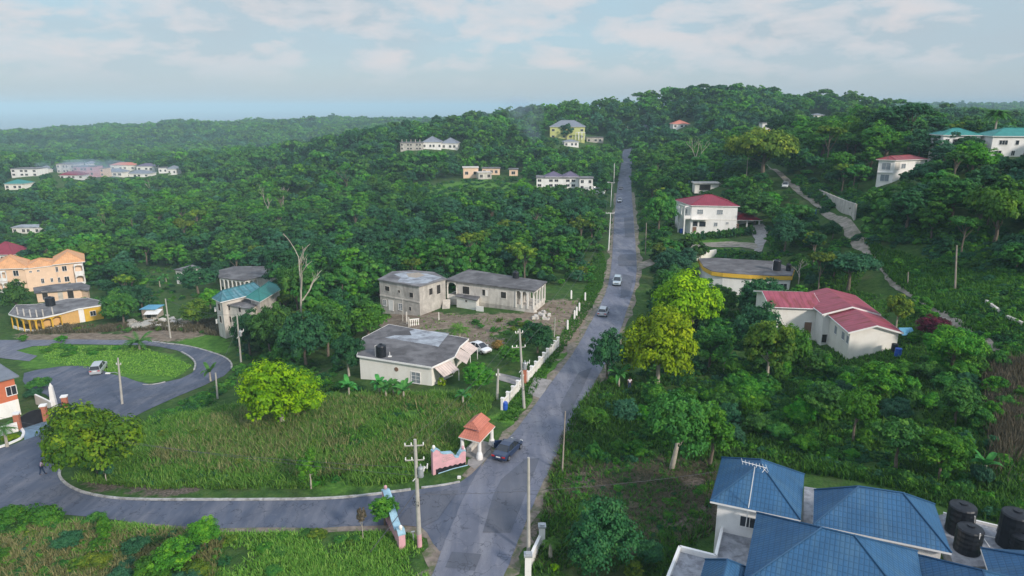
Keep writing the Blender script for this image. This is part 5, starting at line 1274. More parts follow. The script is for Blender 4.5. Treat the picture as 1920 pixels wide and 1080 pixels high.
# ---- the two pink estate sign walls
def signwall(p0, p1, label, prof, plaque=True, base=.7, th=.35):
    p0 = Vector(p0[:2]); p1 = Vector(p1[:2]); d = p1-p0; L = d.length; d.normalize(); n = Vector((d.y, -d.x)); z0 = H(*((p0+p1)/2)); root = empty('sign_wall', ((p0.x+p1.x)/2, (p0.y+p1.y)/2, z0), label, 'sign wall')
    K = 48; mb = MB(); mc = MB()
    def hh(s):
        for (a, ha), (b_, hb) in zip(prof[:-1], prof[1:]):
            if a <= s <= b_: t = (s-a)/(b_-a) if b_ > a else 0; t = t*t*(3-2*t); return ha+(hb-ha)*t
        return prof[-1][1]
    for k in range(K):
        s0, s1 = k/K, (k+1)/K; a = p0+d*L*s0; b_ = p0+d*L*s1; h0, h1 = hh(s0+1e-4), hh(s1-1e-4); t_ = n*th/2
        mb.prism([a-t_, a+t_, b_+t_, b_-t_], z0-.3, [z0+h0, z0+h0, z0+h1, z0+h1]); t2 = n*(th/2+.05)
        mc.prism([a-t2, a+t2, b_+t2, b_-t2], [z0+h0, z0+h0, z0+h1, z0+h1], [z0+h0+.14, z0+h0+.14, z0+h1+.14, z0+h1+.14])
    mb.build('wall', MT['pink'], root); mc.build('coping', MT['skyblue'], root)
    for s, r in ((.06, .17), (.94, .16)):
        p = p0+d*L*s; mb = MB(); mb.lathe((p.x, p.y, z0+hh(s)+.12), [(.12, 0), (r*.7, .06), (r, .2), (r*.8, .34), (.02, .42)], 10); mb.build('finial', MT['cream' if r > .165 else 'pink'], root)
    # black skirting in front, with an uneven top
    mb = MB(); k = 0
    for k in range(24):
        s0, s1 = .08+.9*k/24, .08+.9*(k+1)/24; f = lambda s: base*(.9-.55*s)+.06*math.sin(s*40); a = p0+d*L*s0; b_ = p0+d*L*s1; mb.prism([a+n*th*.5, a+n*(th*.5+.06), b_+n*(th*.5+.06), b_+n*th*.5], z0-.2, [z0+f(s0), z0+f(s0), z0+f(s1), z0+f(s1)])
    mb.build('black_base', MT['black'], root)
    if plaque:
        mb = MB(); r_ = random.Random(4); zc = z0+1.35
        for row in range(3):
            s = .27; 
            while s < .62:
                a = p0+d*L*s+n*(th/2+.01); w_ = .05+r_.random()*.06; z_ = zc+.28-row*.24
                pts = [Vector((a.x+d.x*L*w_*t, a.y+d.y*L*w_*t, z_+.07*math.sin(t*9+r_.random()*3))) for t in (0, .25, .5, .75, 1)]; mb.tube(pts, .022, 4); s += w_+.018
        mb.build('lettering', MT['block'], root)
    FOOT.append(((p0.x+p1.x)/2, (p0.y+p1.y)/2, L*.55)); return root
PR = [(0, 2.55), (.10, 2.75), (.2, 2.5), (.24, 2.15), (.34, 1.95), (.45, 1.85), (.58, 1.75), (.68, 1.15), (.76, 1.05), (.80, 1.3), (.86, 1.55), (.95, 1.6), (1.0, 1.45)]
signwall(P(811, 893, 0), P(872, 872, 0), 'pink curved estate sign wall with a blue coping and black base by the shelter', PR)
PR2 = [(0, 1.35), (.06, 1.6), (.14, 1.55), (.22, 1.1), (.35, 1.3), (.55, 1.75), (.68, 1.9), (.76, 2.5), (.9, 2.7), (1, 2.5)]
signwall(P(755, 1032, 0), P(724, 966, 0), 'pink curved sign wall seen from behind, left of the junction pole', PR2, plaque=False, th=.55)
mb = MB(); g = G(776, 1016); mb.tube([g, g+Vector((-.05, 0, 1.0))], .06, 6); mb.tube([g+Vector((-.2, 0, .95)), g+Vector((.1, 0, 1.02))], .06, 6); tag(mb.build('marker_post', MT['white']), 'short white marker post between the sign wall and the junction pole', 'post')
mb = MB(); a = G(822, 893); b_ = G(877, 878); mb.tube([a+Vector((0, 0, .3)), a.lerp(b_, .5)+Vector((0, 0, .4)), b_+Vector((0, 0, .35))], .05, 6); tag(mb.build('fallen_pipe', MT['skyblue']), 'pale blue pipe lying in the grass before the pink sign wall', 'pipe')
g = G(861, 897); mb = MB(); mb.box((g.x, g.y, g.z+.12), (.35, .25, .22)); mb.box((g.x, g.y, g.z+.24), (.2, .15, .06)); tag(mb.build('litter_bag', MT['white']), 'scrap of white litter on the kerb corner near the sign wall', 'litter')
# ---- picket wall along the road, stepped down with the ground
def picket(pa, pb, n, label, h=1.15):
    a = G(*pa); b_ = G(*pb); root = empty('picket_wall', a, label, 'wall'); d = (b_.xy-a.xy); L = d.length; d.normalize(); step = L/n
    for k in range(n+1):
        p = a.xy+d*step*k; z = H(p.x, p.y); mb = MB(); mb.box((p.x, p.y, z+h/2+.1), (.32, .32, h+.5), math.atan2(d.y, d.x)); mb.box((p.x, p.y, z+h+.38), (.4, .4, .08), math.atan2(d.y, d.x)); mb.build('pillar', MT['white'], root)
        if k < n:
            q = p+d*step; zq = H(q.x, q.y); mb = MB(); mb.slabdir(p+d*.18, q-d*.18, min(z, zq)-.2, [z+.55, z+.55, zq+.55, zq+.55], .16, -.08)
            for j in range(7):
                s = p+d*(step*(j+.8)/8); mb.slabdir(s-d*.07, s+d*.07, z+.3, z+h-.1, .1, -.05)
            mb.slabdir(p+d*.18, q-d*.18, max(z, zq)+h-.14, max(z, zq)+h, .14, -.07); mb.build('panel', MT['cream'], root)
    return root
picket((942, 768), (979, 724), 4, 'cream picket wall between the blue bin and the driveway'); picket((988, 716), (1046, 650), 8, 'longer cream picket wall running up beside the road beyond the driveway')
g = G(984, 718); mb = MB(); mb.box((g.x, g.y, g.z+.9), (.45, .45, 1.9)); mb.box((g.x, g.y, g.z+1.9), (.55, .55, .12)); tag(mb.build('gate_pillar', MT['brick']), 'orange-brown gate pillar at the driveway between the picket walls', 'pillar')
g = G(947, 768); root = empty('barrel', g, 'blue plastic drum at the end of the picket wall', 'barrel'); mb = MB(); mb.lathe(g, [(.30, 0), (.33, .1), (.33, .45), (.35, .5), (.33, .55), (.33, .9), (.30, .98)], 14); mb.build('body', MT['bluep'], root); mb = MB(); mb.lathe(g+Vector((0, 0, .98)), [(.3, 0), (.3, .03), (.05, .04)], 12); mb.build('lid', MT['bluep'], root)
for pix in ((1064,618),(1077,599),(1081,592),(1086,584),(1097,564),(1071,560)):
    g = G(*pix); mb = MB(); mb.box((g.x, g.y, g.z+.75), (.28, .28, 1.7), .2, .9); mb.lathe((g.x, g.y, g.z+1.58), [(.14, 0), (.1, .08), (.02, .14)], 8); tag(mb.build('gate_post', MT['white']), 'white concrete post on the bare verge near the unfinished houses', 'post', 'white posts on the verge')
for pix, h_ in (((763,607), 2.0), ((767,613), 1.6), ((812,581), 2.2), ((829,573), 1.6), ((823,600), 1.2)):
    g = G(*pix); mb = MB(); mb.box((g.x, g.y, g.z+h_/2), (.24, .24, h_+.3), .1, .92); mb.lathe((g.x, g.y, g.z+h_+.14), [(.11, 0), (.03, .1)], 6); tag(mb.build('fence_post', MT['render']), 'grey concrete fence post in the yard of the unfinished houses', 'post', 'fence posts of the unfinished houses')
g = G(770, 612); root = empty('balustrade', g, 'short balustrade panel standing alone between the unfinished houses and the dark roof', 'balustrade')
for k in range(5): p = g+Vector((k*.33, k*.1, 0)); mb = MB(); mb.lathe(p, [(.08, 0), (.13, .25), (.06, .6), (.12, .95), (.08, 1.2)], 8); mb.build('baluster', MT['cream'], root)
mb = MB(); mb.box(g+Vector((.66, .2, 1.25)), (1.7, .25, .14), .3); mb.build('rail', MT['cream'], root)
g = G(800, 583); tank(g.x, g.y, g.z+.1, .62, 1.7, 'black water tank standing on the ground right of the grey block house', pipe=False)
# ---- gate, walls and garden at the left edge
ga = G(36, 806); gb = G(86, 790); gc = G(125, 772)
root = empty('driveway_gate', ((ga.x+gb.x)/2, (ga.y+gb.y)/2, (ga.z+gb.z)/2), 'black arched sliding gate between brick pillars at the orange house', 'gate'); d = (gb.xy-ga.xy); L = d.length; d.normalize(); mb = MB(); K = 20
for k in range(K):
    s0, s1 = k/K, (k+1)/K; f = lambda s: 1.35+.75*math.sin(math.pi*(.12+.7*s)); a = ga.xy+d*L*s0; b_ = ga.xy+d*L*s1; z = min(ga.z, gb.z); mb.slabdir(a, b_, z-.3, [z+f(s0), z+f(s0), z+f(s1), z+f(s1)], .08)
mb.build('gate_leaf', MT['black'], root)
for g, lb in ((ga, 'brick gate pillar at the left end of the black gate'), (gb, 'brick gate pillar between the black gate and the railings'), (gc, 'brick pillar at the right end of the railings, by the big tree')):
    r_ = empty('brick_pillar', g, lb, 'pillar'); mb = MB(); mb.box(g+Vector((0, 0, .95)), (.62, .62, 2.5), .3); mb.build('shaft', MT['brick'], r_); mb = MB(); mb.box(g+Vector((0, 0, 2.28)), (.8, .8, .16), .3); mb.build('cap', MT['white'], r_)
r_ = empty('railing', gb, 'black railing between two brick pillars left of the big tree', 'railing'); mb = MB(); d2 = gc-gb
for k in range(14): p = gb+d2*((k+.5)/14); mb.tube([p, p+Vector((0, 0, 1.6))], .035, 4)
mb.build('bars', MT['black'], r_); mb = MB(); mb.tube([gb+Vector((0, 0, 1.5)), gc+Vector((0, 0, 1.5))], .05, 4); mb.tube([gb+Vector((0, 0, .3)), gc+Vector((0, 0, .3))], .05, 4); mb.build('rails', MT['black'], r_)
g = G(102, 763); r_ = empty('obelisk', g, 'tall white tapered obelisk pillar behind the gate', 'obelisk'); mb = MB(); mb.box(g+Vector((0, 0, 1.4)), (.75, .75, 3.4), .3, .55); mb.build('shaft', MT['white'], r_); mb = MB(); mb.lathe(g+Vector((0, 0, 3.08)), [(.18, 0), (.2, .12), (.1, .3), (.02, .5)], 8); mb.build('finial', MT['white'], r_)
a = G(71, 757); b_ = G(101, 766); mb = MB(); mb.slabdir(a, b_, min(a.z, b_.z)-.4, [a.z+1.5, a.z+1.5, b_.z+1.0, b_.z+1.0], .25); tag(mb.build('garden_wall', MT['white']), 'low white sloping garden wall running to the obelisk', 'wall')
a = G(-20, 822); b_ = G(34, 808); mb = MB(); mb.slabdir(a, b_, min(a.z, b_.z)-.5, max(a.z, b_.z)+1.1, .22); tag(mb.build('garden_wall', MT['white']), 'white garden wall left of the black gate', 'wall')
# ---- retaining wall on the slope, small walls
def rwall(pix, label, h0, h1, mat='render', th=.35, but=0):
    pts = [G(*q) for q in pix]; root = empty('retaining_wall', pts[0], label, 'wall'); mb = MB(); n = len(pts)
    for i in range(n-1):
        a, b_ = pts[i], pts[i+1]; ha = h0+(h1-h0)*i/(n-1); hb = h0+(h1-h0)*(i+1)/(n-1); mb.slabdir(a.xy, b_.xy, min(a.z, b_.z)-.8, [a.z+ha, a.z+ha, b_.z+hb, b_.z+hb], th, -th/2)
    mb.build('wall', MT[mat], root)
    if but:
        for k in range(but):
            t = (k+.5)/but*(n-1); i = int(t); p = pts[i].lerp(pts[min(i+1, n-1)], t-i); hh = h0+(h1-h0)*(k+.5)/but; mb = MB(); d = (pts[min(i+1, n-1)]-pts[i]).xy; mb.box((p.x, p.y-.2, p.z+hh/2-.2), (.35, .5, hh+.5), math.atan2(d.y, d.x)); mb.build('buttress', MT['concrete'], root)
    return root
rwall([(1536,366),(1552,377),(1568,388),(1585,400),(1602,413)], 'grey buttressed retaining wall on the slope above the dirt road', 1.6, 3.6, 'block', but=9); protect(1535, 356, 1602, 410, G(1570, 390).y)
rwall([(1280,490),(1300,490),(1312,488)], 'grey block boundary wall behind the yellow-green trees', 2.2, 2.2, 'render'); rwall([(1313,487),(1342,480)], 'cream end of the boundary wall behind the black flat roof', 1.8, 1.6, 'cream'); protect(1272, 466, 1345, 492, 138)
rwall([(1848,572),(1862,582),(1874,590)], 'broken grey wall in the scrub near the right edge', .8, .7, 'render'); rwall([(1886,600),(1902,607),(1916,615)], 'second piece of broken grey wall at the right edge', .7, .8, 'render')
rwall([(1111,363),(1122,364),(1133,366)], 'low white wall beside the far road below the roadside villa', 1.4, 1.4, 'white'); rwall([(1132,366),(1137,352),(1144,338)], 'white stepped wall climbing beside the far road', 1.2, 1.6, 'white'); protect(1108, 335, 1146, 366, 270)
a_, b_ = G(1016, 1022), G(990, 1078); root = empty('gate_wall', a_, 'low white gate wall with two capped pillars at the bottom of the road', 'wall'); d = (b_.xy-a_.xy); mb = MB(); mb.slabdir(a_.xy, b_.xy, -.3, .95, .25); mb.build('wall', MT['white'], root)
for p in (a_, b_): mb = MB(); mb.box((p.x, p.y, .8), (.5, .5, 1.9)); mb.build('pillar', MT['white'], root); mb = MB(); mb.box((p.x, p.y, 1.8), (.66, .66, .14)); mb.box((p.x, p.y, 1.92), (.4, .4, .12)); mb.build('cap', MT['galv'], root)
# junk and drums
for (u, v, lb, mt, h_) in ((1683,668,'dark blue drum at the corner of the blank gable wall','bluep',1.1), (1676,662,'black bin behind the blank gable wall','tank',1.3), (1277,437,'blue drum at the foot of the red roofed house','bluep',1.2), (1527,402,'blue bin on the dirt road verge','bluep',1.2)):
    g = G(u, v); root = empty('drum', g, lb, 'drum'); mb = MB(); mb.lathe(g, [(.42, 0), (.45, .1), (.45, h_*.5), (.47, h_*.52), (.45, h_*.55), (.43, h_)], 12); mb.build('body', MT[mt], root); mb = MB(); mb.lathe(g+Vector((0, 0, h_)), [(.44, 0), (.44, .05), (.1, .07)], 12); mb.build('lid', MT[mt], root)
g = G(1700, 627); mb = MB(); mb.add([g+Vector(q) for q in ((-1, -.6, .1), (1, -.5, .1), (1.1, .8, .8), (-.9, .7, .8), (-1, -.6, .02), (1, -.5, .02), (1.1, .8, .72), (-.9, .7, .72))], [(0,1,2,3), (7,6,5,4), (0,4,5,1), (1,5,6,2), (2,6,7,3), (3,7,4,0)]); tag(mb.build('metal_sheet', MT['bluetarp']), 'pale blue metal sheet leaning behind the blank gable house', 'sheet')
def rocks(ulist, label, mat, n, seed, s=.5):
    r_ = random.Random(seed); mb = MB(); (u0, v0, u1, v1) = ulist; c = G((u0+u1)/2, (v0+v1)/2)
    for k in range(n):
        g = G(r_.uniform(u0, u1), r_.uniform(v0, v1)); a = r_.uniform(.3, 1)*s; mb.box(g+Vector((0, 0, a*.3)), (a*1.4, a, a*.8), r_.uniform(0, 3), r_.uniform(.5, .9))
    tag(mb.build('rubble', MT[mat]), label, None, None, 'stuff')
rocks((245, 606, 285, 618), 'pale stone rubble heaped beside the lane', 'concrete', 60, 1, 1.2); rocks((290, 598, 345, 616), 'pale stone rubble heaped near the shack', 'render', 60, 2, .9); rocks((1000, 585, 1030, 600), 'loose stones by the arched house', 'render', 26, 3, .7); rocks((1470, 395, 1500, 412), 'pale rubble by the dirt road', 'concrete', 30, 4, 1.0)
# ---- cars
def carpaint(name, c):
    m, t, b = newmat(name); b.inputs['Base Color'].default_value = (*c, 1); b.inputs['Roughness'].default_value = .28; b.inputs['Coat Weight'].default_value = .6; b.inputs['Coat Roughness'].default_value = .08; return m
MT['car_navy'] = carpaint('navy_car_paint', (.010,.026,.075)); MT['car_silver'] = carpaint('silver_car_paint', (.42,.45,.48)); MT['car_white'] = carpaint('white_car_paint', (.72,.73,.74)); MT['car_dark'] = carpaint('dark_car_paint', (.06,.03,.05)); MT['car_pale'] = carpaint('pale_blue_car_paint', (.38,.46,.52))
def car(u, v, heading, style, paintm, label, L=4.5, W=1.75, lit=False, dooropen=False):
    """heading: direction of the bonnet, radians from +X"""
    g = G(u, v); root = empty('car', g+Vector((0, 0, .07)), label, 'car', None, heading); ORG[root.name] = Vector((0, 0, 0)); h = L/2; FOOT.append((g.x, g.y, 2.6))
    # body loft: stations along x with half width, sill and shoulder height
    if style == 'sedan': ST = [(-h, .74, .42, .78), (-h+.12, .84, .26, .88), (-h+.8, .87, .22, .93), (-.6, .875, .2, .93), (.7, .875, .2, .90), (h-.9, .86, .22, .86), (h-.2, .80, .26, .74), (h, .66, .36, .62)]; RF = [(-1.45, .62, .93), (-.85, .58, 1.36), (-.1, .58, 1.42), (.45, .57, 1.36), (1.25, .66, .90)]
    elif style == 'suv': ST = [(-h, .78, .42, 1.02), (-h+.1, .86, .3, 1.06), (-h+.8, .88, .28, 1.05), (-.4, .88, .27, 1.03), (.8, .88, .27, 1.0), (h-.8, .86, .3, .98), (h-.15, .82, .32, .88), (h, .70, .42, .72)]; RF = [(-h+.05, .72, 1.05), (-h+.3, .64, 1.58), (-.3, .65, 1.68), (.5, .64, 1.62), (1.25, .70, .99)]
    else: ST = [(-h, .74, .42, .90), (-h+.1, .83, .28, .98), (-h+.8, .86, .24, .97), (-.4, .865, .22, .95), (.7, .865, .22, .93), (h-.8, .84, .24, .88), (h-.18, .78, .28, .76), (h, .64, .38, .64)]; RF = [(-h+.1, .66, .97), (-h+.5, .58, 1.40), (-.3, .60, 1.50), (.35, .59, 1.44), (1.2, .67, .92)]
    k = W/1.76; mb = MB(); rows = []
    for x, w_, zl, zh in ST:
        w_ *= k; sec = [(w_*.86, zl), (w_*.98, zl+.08), (w_, (zl+zh)/2), (w_*.97, zh-.06), (w_*.86, zh), (0, zh+.025)]; row = [(x, -a, z) for a, z in sec]+[(x, a, z) for a, z in sec[-2::-1]]; rows.append(row)
    n = len(rows[0]); vs = [p for r_ in rows for p in r_]; fs = []
    for i in range(len(rows)-1):
        for j in range(n): fs.append((i*n+j, i*n+(j+1) % n, (i+1)*n+(j+1) % n, (i+1)*n+j))
    fs += [tuple(range(n-1, -1, -1)), tuple((len(rows)-1)*n+j for j in range(n))]; mb.add(vs, [f[::-1] for f in fs]); body = mb.build('body', MT[paintm], root, smooth=False)
    # cabin glass and roof skin
    mb = MB(); rows = [[(x, -w_*k, z), (x, w_*k, z)] for x, w_, z in RF]; base = [(RF[0][0], .80*k), (RF[1][0]+.0, .80*k), (RF[2][0], .80*k), (RF[3][0], .80*k), (RF[4][0], .78*k)]
    vs = []; 
    for (x, w_, z), (bx, bw) in zip(RF, base): zb = .9 if style != 'suv' else 1.0; vs += [(x, -w_*k, z), (x, w_*k, z), (bx, bw, zb), (bx, -bw, zb)]
    fs = []
    for i in range(4):
        a = i*4; c = a+4; fs += [(a, a+1, c+1, c), (a+1, a+2, c+2, c+1), (a+3, a, c, c+3)]
    mb.add(vs, [f[::-1] for f in fs]); mb.build('windows', MT['glass'], root)
    mb = MB(); top = RF[1:4]; vs = []
    for x, w_, z in top: vs += [(x, -w_*k*1.02, z-.02), (x, -w_*k*.9, z+.03), (x, w_*k*.9, z+.03), (x, w_*k*1.02, z-.02)]
    mb.add(vs, [f[::-1] for f in [(0,1,5,4), (1,2,6,5), (2,3,7,6), (4,5,9,8), (5,6,10,9), (6,7,11,10)]]); mb.build('roof', MT[paintm], root)
    mb = MB(); zb = .95 if style != 'suv' else 1.04
    for sg in (-1, 1):
        for (xa, wa, za), (xb, wb) in ((RF[1], (RF[0][0]+.05, .78)), (RF[3], (RF[4][0]-.02, .76)), (RF[2], (RF[2][0]+.05, .80))): mb.tube([(xa, sg*wa*k*1.01, za-.01), (xb, sg*wb*k*1.0, zb-.04)], .035, 4)
    mb.build('pillars', MT[paintm], root)
    wb = L*.30
    for sx in (-wb-.05, wb+.08):
        for sy in (-1, 1):
            mb = MB(); y = sy*.78*k; mb.tube([(sx, y-.10, .31), (sx, y+.12*1, .31)], .315, 16); wl = mb.build('wheel', MT['rubber'], root); mb = MB(); mb.tube([(sx, y-sy*.02, .31), (sx, y+sy*.13, .31)], .19, 12); mb.build('rim', MT['chrome'], wl)
    zl = .72 if style != 'suv' else .9
    for sy in (-1, 1):
        mb = MB(); mb.box((-h+.03, sy*.60*k, zl), (.14, .34, .16)); mb.build('tail_light', MT['redlamp'], root); mb = MB(); mb.box((h-.12, sy*.56*k, zl-.10), (.22, .30, .13)); mb.build('headlight', MT['lamp'], root)
        mb = MB(); mb.box((.95, sy*.93*k, .97 if style != 'suv' else 1.1), (.12, .18, .12)); mb.build('mirror', MT[paintm], root)
    mb = MB(); mb.box((-h-.0, 0, zl-.06), (.05, .5, .13)); mb.build('number_plate', MT['white'], root); mb = MB(); mb.box((h-.02, 0, zl-.25), (.08, .9, .12)); mb.build('grille', MT['black'], root)
    if dooropen: mb = MB(); mb.box((.1, .87*k+.35, .62), (.07, .9, .62), .5); mb.box((.1, .87*k+.33, 1.08), (.05, .8, .3), .5); mb.build('open_door', MT[paintm], root)
    return root
def hd(u0, v0, u1, v1): a = G(u0, v0); b_ = G(u1, v1); return math.atan2(b_.y-a.y, b_.x-a.x)
car(952, 851, hd(940, 860, 968, 832), 'sedan', 'car_navy', 'dark navy sedan stopped by the bus shelter with its left door open', dooropen=True)
car(1131, 590, hd(1108, 604, 1126, 570)+.0, 'hatch', 'car_silver', 'silver hatchback seen from behind on the left side of the road', 4.2)
car(1157, 533, hd(1160, 505, 1152, 535), 'suv', 'car_pale', 'pale silver car coming down the middle of the road', 4.3)
car(1162, 379, hd(1163, 360, 1161, 385), 'hatch', 'car_silver', 'small grey car far up the road, nearer of the two', 4.2)
car(1164, 356, hd(1164, 340, 1163, 365), 'sedan', 'car_dark', 'dark reddish car far up the road behind the grey one', 4.4)
car(898, 659, hd(875, 648, 915, 660), 'sedan', 'car_white', 'white sedan parked on the grass beside the striped awnings', 4.3)
car(186, 697, hd(176, 704, 196, 684), 'suv', 'car_silver', 'silver minivan parked on the asphalt lot', 4.6)
car(1472, 352, hd(1474, 345, 1470, 362), 'suv', 'car_white', 'small white van on the dirt road verge', 4.2); protect(1465, 343, 1480, 356, 205)
car(1117, 356, hd(1108, 357, 1130, 356), 'hatch', 'car_pale', 'pale car parked behind the low white wall by the far road', 4.2); protect(890, 640, 915, 662, 100)
MT['skin'] = paint('brown_skin', (.12,.06,.04), rough=.6); MT['shirt_w'] = paint('pale_shirt', (.7,.62,.66), rough=.9); MT['trouser'] = paint('dark_blue_trousers', (.03,.05,.10), rough=.9); MT['hair'] = paint('black_hair', (.01,.01,.01), rough=.9); MT['shirt_p'] = paint('pink_shirt', (.62,.40,.50), rough=.9)
# ---- people: one continuous skinned body each, clothing and hair over it
def skinned(name, pts, edges, rad, mat, parent, sub=2, root=0):
    me = bpy.data.meshes.new(name); me.from_pydata(pts, edges, []); me.materials.append(mat); o = mkobj(name, me, parent); md = o.modifiers.new('skin', 'SKIN'); o.data.skin_vertices[0].data[root].use_root = True
    for i, r in enumerate(rad): o.data.skin_vertices[0].data[i].radius = (r, r) if not isinstance(r, tuple) else r
    s_ = o.modifiers.new('sub', 'SUBSURF'); s_.levels = sub; s_.render_levels = sub
    dg = bpy.context.evaluated_depsgraph_get(); ev = bpy.data.meshes.new_from_object(o.evaluated_get(dg)); o.modifiers.clear(); o.data = ev; ev.materials.clear(); ev.materials.append(mat); ev.polygons.foreach_set('use_smooth', [True]*len(ev.polygons)); return o
def person(u, v, label, bend=0.0, heading=0.0, shirt='shirt_w', stride=.18):
    g = G(u, v); root = empty('person', g+Vector((0, 0, .06)), label, 'person', None, heading); ORG[root.name] = Vector((0, 0, 0)); s, c = math.sin(bend), math.cos(bend)
    def up(y, z, x=0): return (x, y+s*(z-.92), .92+c*(z-.92)) if z > .92 else (x, y, z)
    J = [up(0, .95), up(0, 1.15), up(0, 1.38), up(.01, 1.5), up(.02, 1.60), up(.02, 1.72),
         up(0, 1.40, .19), (.26, s*.35+.02, 1.14-.15*s), (.27, s*.5+.12, .90-.2*s), (.27, s*.5+.16, .81-.2*s), up(0, 1.40, -.19), (-.26, s*.35-.02, 1.14-.15*s), (-.27, s*.5+.05, .90-.2*s), (-.27, s*.5+.08, .81-.2*s),
         (.10, 0, .90), (.11, stride*.5, .50), (.11, stride, .08), (.12, stride+.18, .03), (-.10, 0, .90), (-.11, -stride*.3, .50), (-.11, -stride, .08), (-.12, -stride+.18, .03)]
    E = [(0,1),(1,2),(2,3),(3,4),(4,5),(2,6),(6,7),(7,8),(8,9),(2,10),(10,11),(11,12),(12,13),(0,14),(14,15),(15,16),(16,17),(0,18),(18,19),(19,20),(20,21)]
    Rr = [.13,.12,.14,.055,.09,.075,.06,.042,.032,.04,.06,.042,.032,.04,.09,.06,.04,.038,.09,.06,.04,.038]
    skinned('body', J, E, Rr, MT['skin'], root)
    T = [J[0], J[1], J[2], J[6], tuple(np.array(J[6])*.3+np.array(J[7])*.7), J[10], tuple(np.array(J[10])*.3+np.array(J[11])*.7)]; skinned('shirt', T, [(0,1),(1,2),(2,3),(3,4),(2,5),(5,6)], [.155,.145,.16,.08,.06,.08,.06], MT[shirt], root)
    Q = [J[0], J[14], J[15], J[16], J[18], J[19], J[20]]; skinned('trousers', Q, [(0,1),(1,2),(2,3),(0,4),(4,5),(5,6)], [.15,.105,.08,.065,.105,.08,.065], MT['trouser'], root)
    h_ = np.array(J[5]); mb = MB(); mb.lathe((h_[0], h_[1]-.015, h_[2]-.06), [(.085, 0), (.105, .06), (.09, .12), (.04, .155), (.0, .16)], 12); mb.build('hair', MT['hair'], root)
    hc = np.array(J[4])*.45+np.array(J[5])*.55; mb = MB(); mb.tube([(hc[0], hc[1]+.07, hc[2]+.02), (hc[0], hc[1]+.115, hc[2]-.02)], [.012, .02], 6); mb.build('nose', MT['skin'], root)
    for sg in (-1, 1):
        mb = MB(); mb.lathe((hc[0]+sg*.033, hc[1]+.088, hc[2]+.02), [(.004, 0), (.012, .008), (.004, .016)], 6); mb.build('eye', MT['white'], root)
        w_ = np.array(J[9 if sg > 0 else 13])
        for f_ in range(4): mb = MB(); x = w_[0]+(f_-1.5)*.018; mb.tube([(x, w_[1], w_[2]-.02), (x, w_[1]+.012, w_[2]-.06), (x, w_[1]+.03, w_[2]-.095+.008*abs(f_-1))], [.009, .008, .007], 5); mb.build('finger', MT['skin'], root)
        mb = MB(); mb.tube([(w_[0]-sg*.03, w_[1]+.01, w_[2]+.0), (w_[0]-sg*.055, w_[1]+.03, w_[2]-.04)], [.011, .009], 5); mb.build('thumb', MT['skin'], root)
    return root
person(80, 891, 'person in a pale pink top walking on the road near the big tree', .35, -.5, 'shirt_p', .22)
person(1180, 731, 'person in a white shirt and dark trousers under the yellow-green tree', .05, 3.0, 'shirt_w', .12)
# ================================================================== VEGETATION
def ztree(ub, vb, half_px, v_top, shape, mat, lod, label, name='tree', trunk=True, bark='bark', var=None, squash=None, dr=0.0, **k):
    """tree whose foot is seen at (ub, vb), crown half width in pixels and top row"""
    g = G(ub, vb); zd = g.y*cp_+(CH-g.z)*sp_; r = half_px*zd/FL; h = max(1.2, zat(ub, v_top, g.y+r*.25)-g.z)
    s = SHAPES[shape]['spread']; rr = r/(s[0]*1.02)
    if squash is None and shape in ('round', 'ragged', 'tall', 'airy', 'ball'): squash = min(1.9, max(.75, (.90 if shape in ('ragged', 'ball') else (1.04 if lod == 'hi' else .92))*h/(2*s[2]*.98*rr)))
    return tree(g.x, g.y, rr, h, shape, mat, lod, var, label, None, name, 'tree', trunk, bark, squash=squash, **k)
def B_(ub, vb, half_px, mat, lod='mid', shape='bush', label=None, group=None, name='bush', hpx=None):
    g = G(ub, vb); zd = g.y*cp_+(CH-g.z)*sp_; r = half_px*zd/FL; return bush(g.x, g.y, r, mat, lod, shape, label, group, name, h=(hpx*zd/FL if hpx else None))
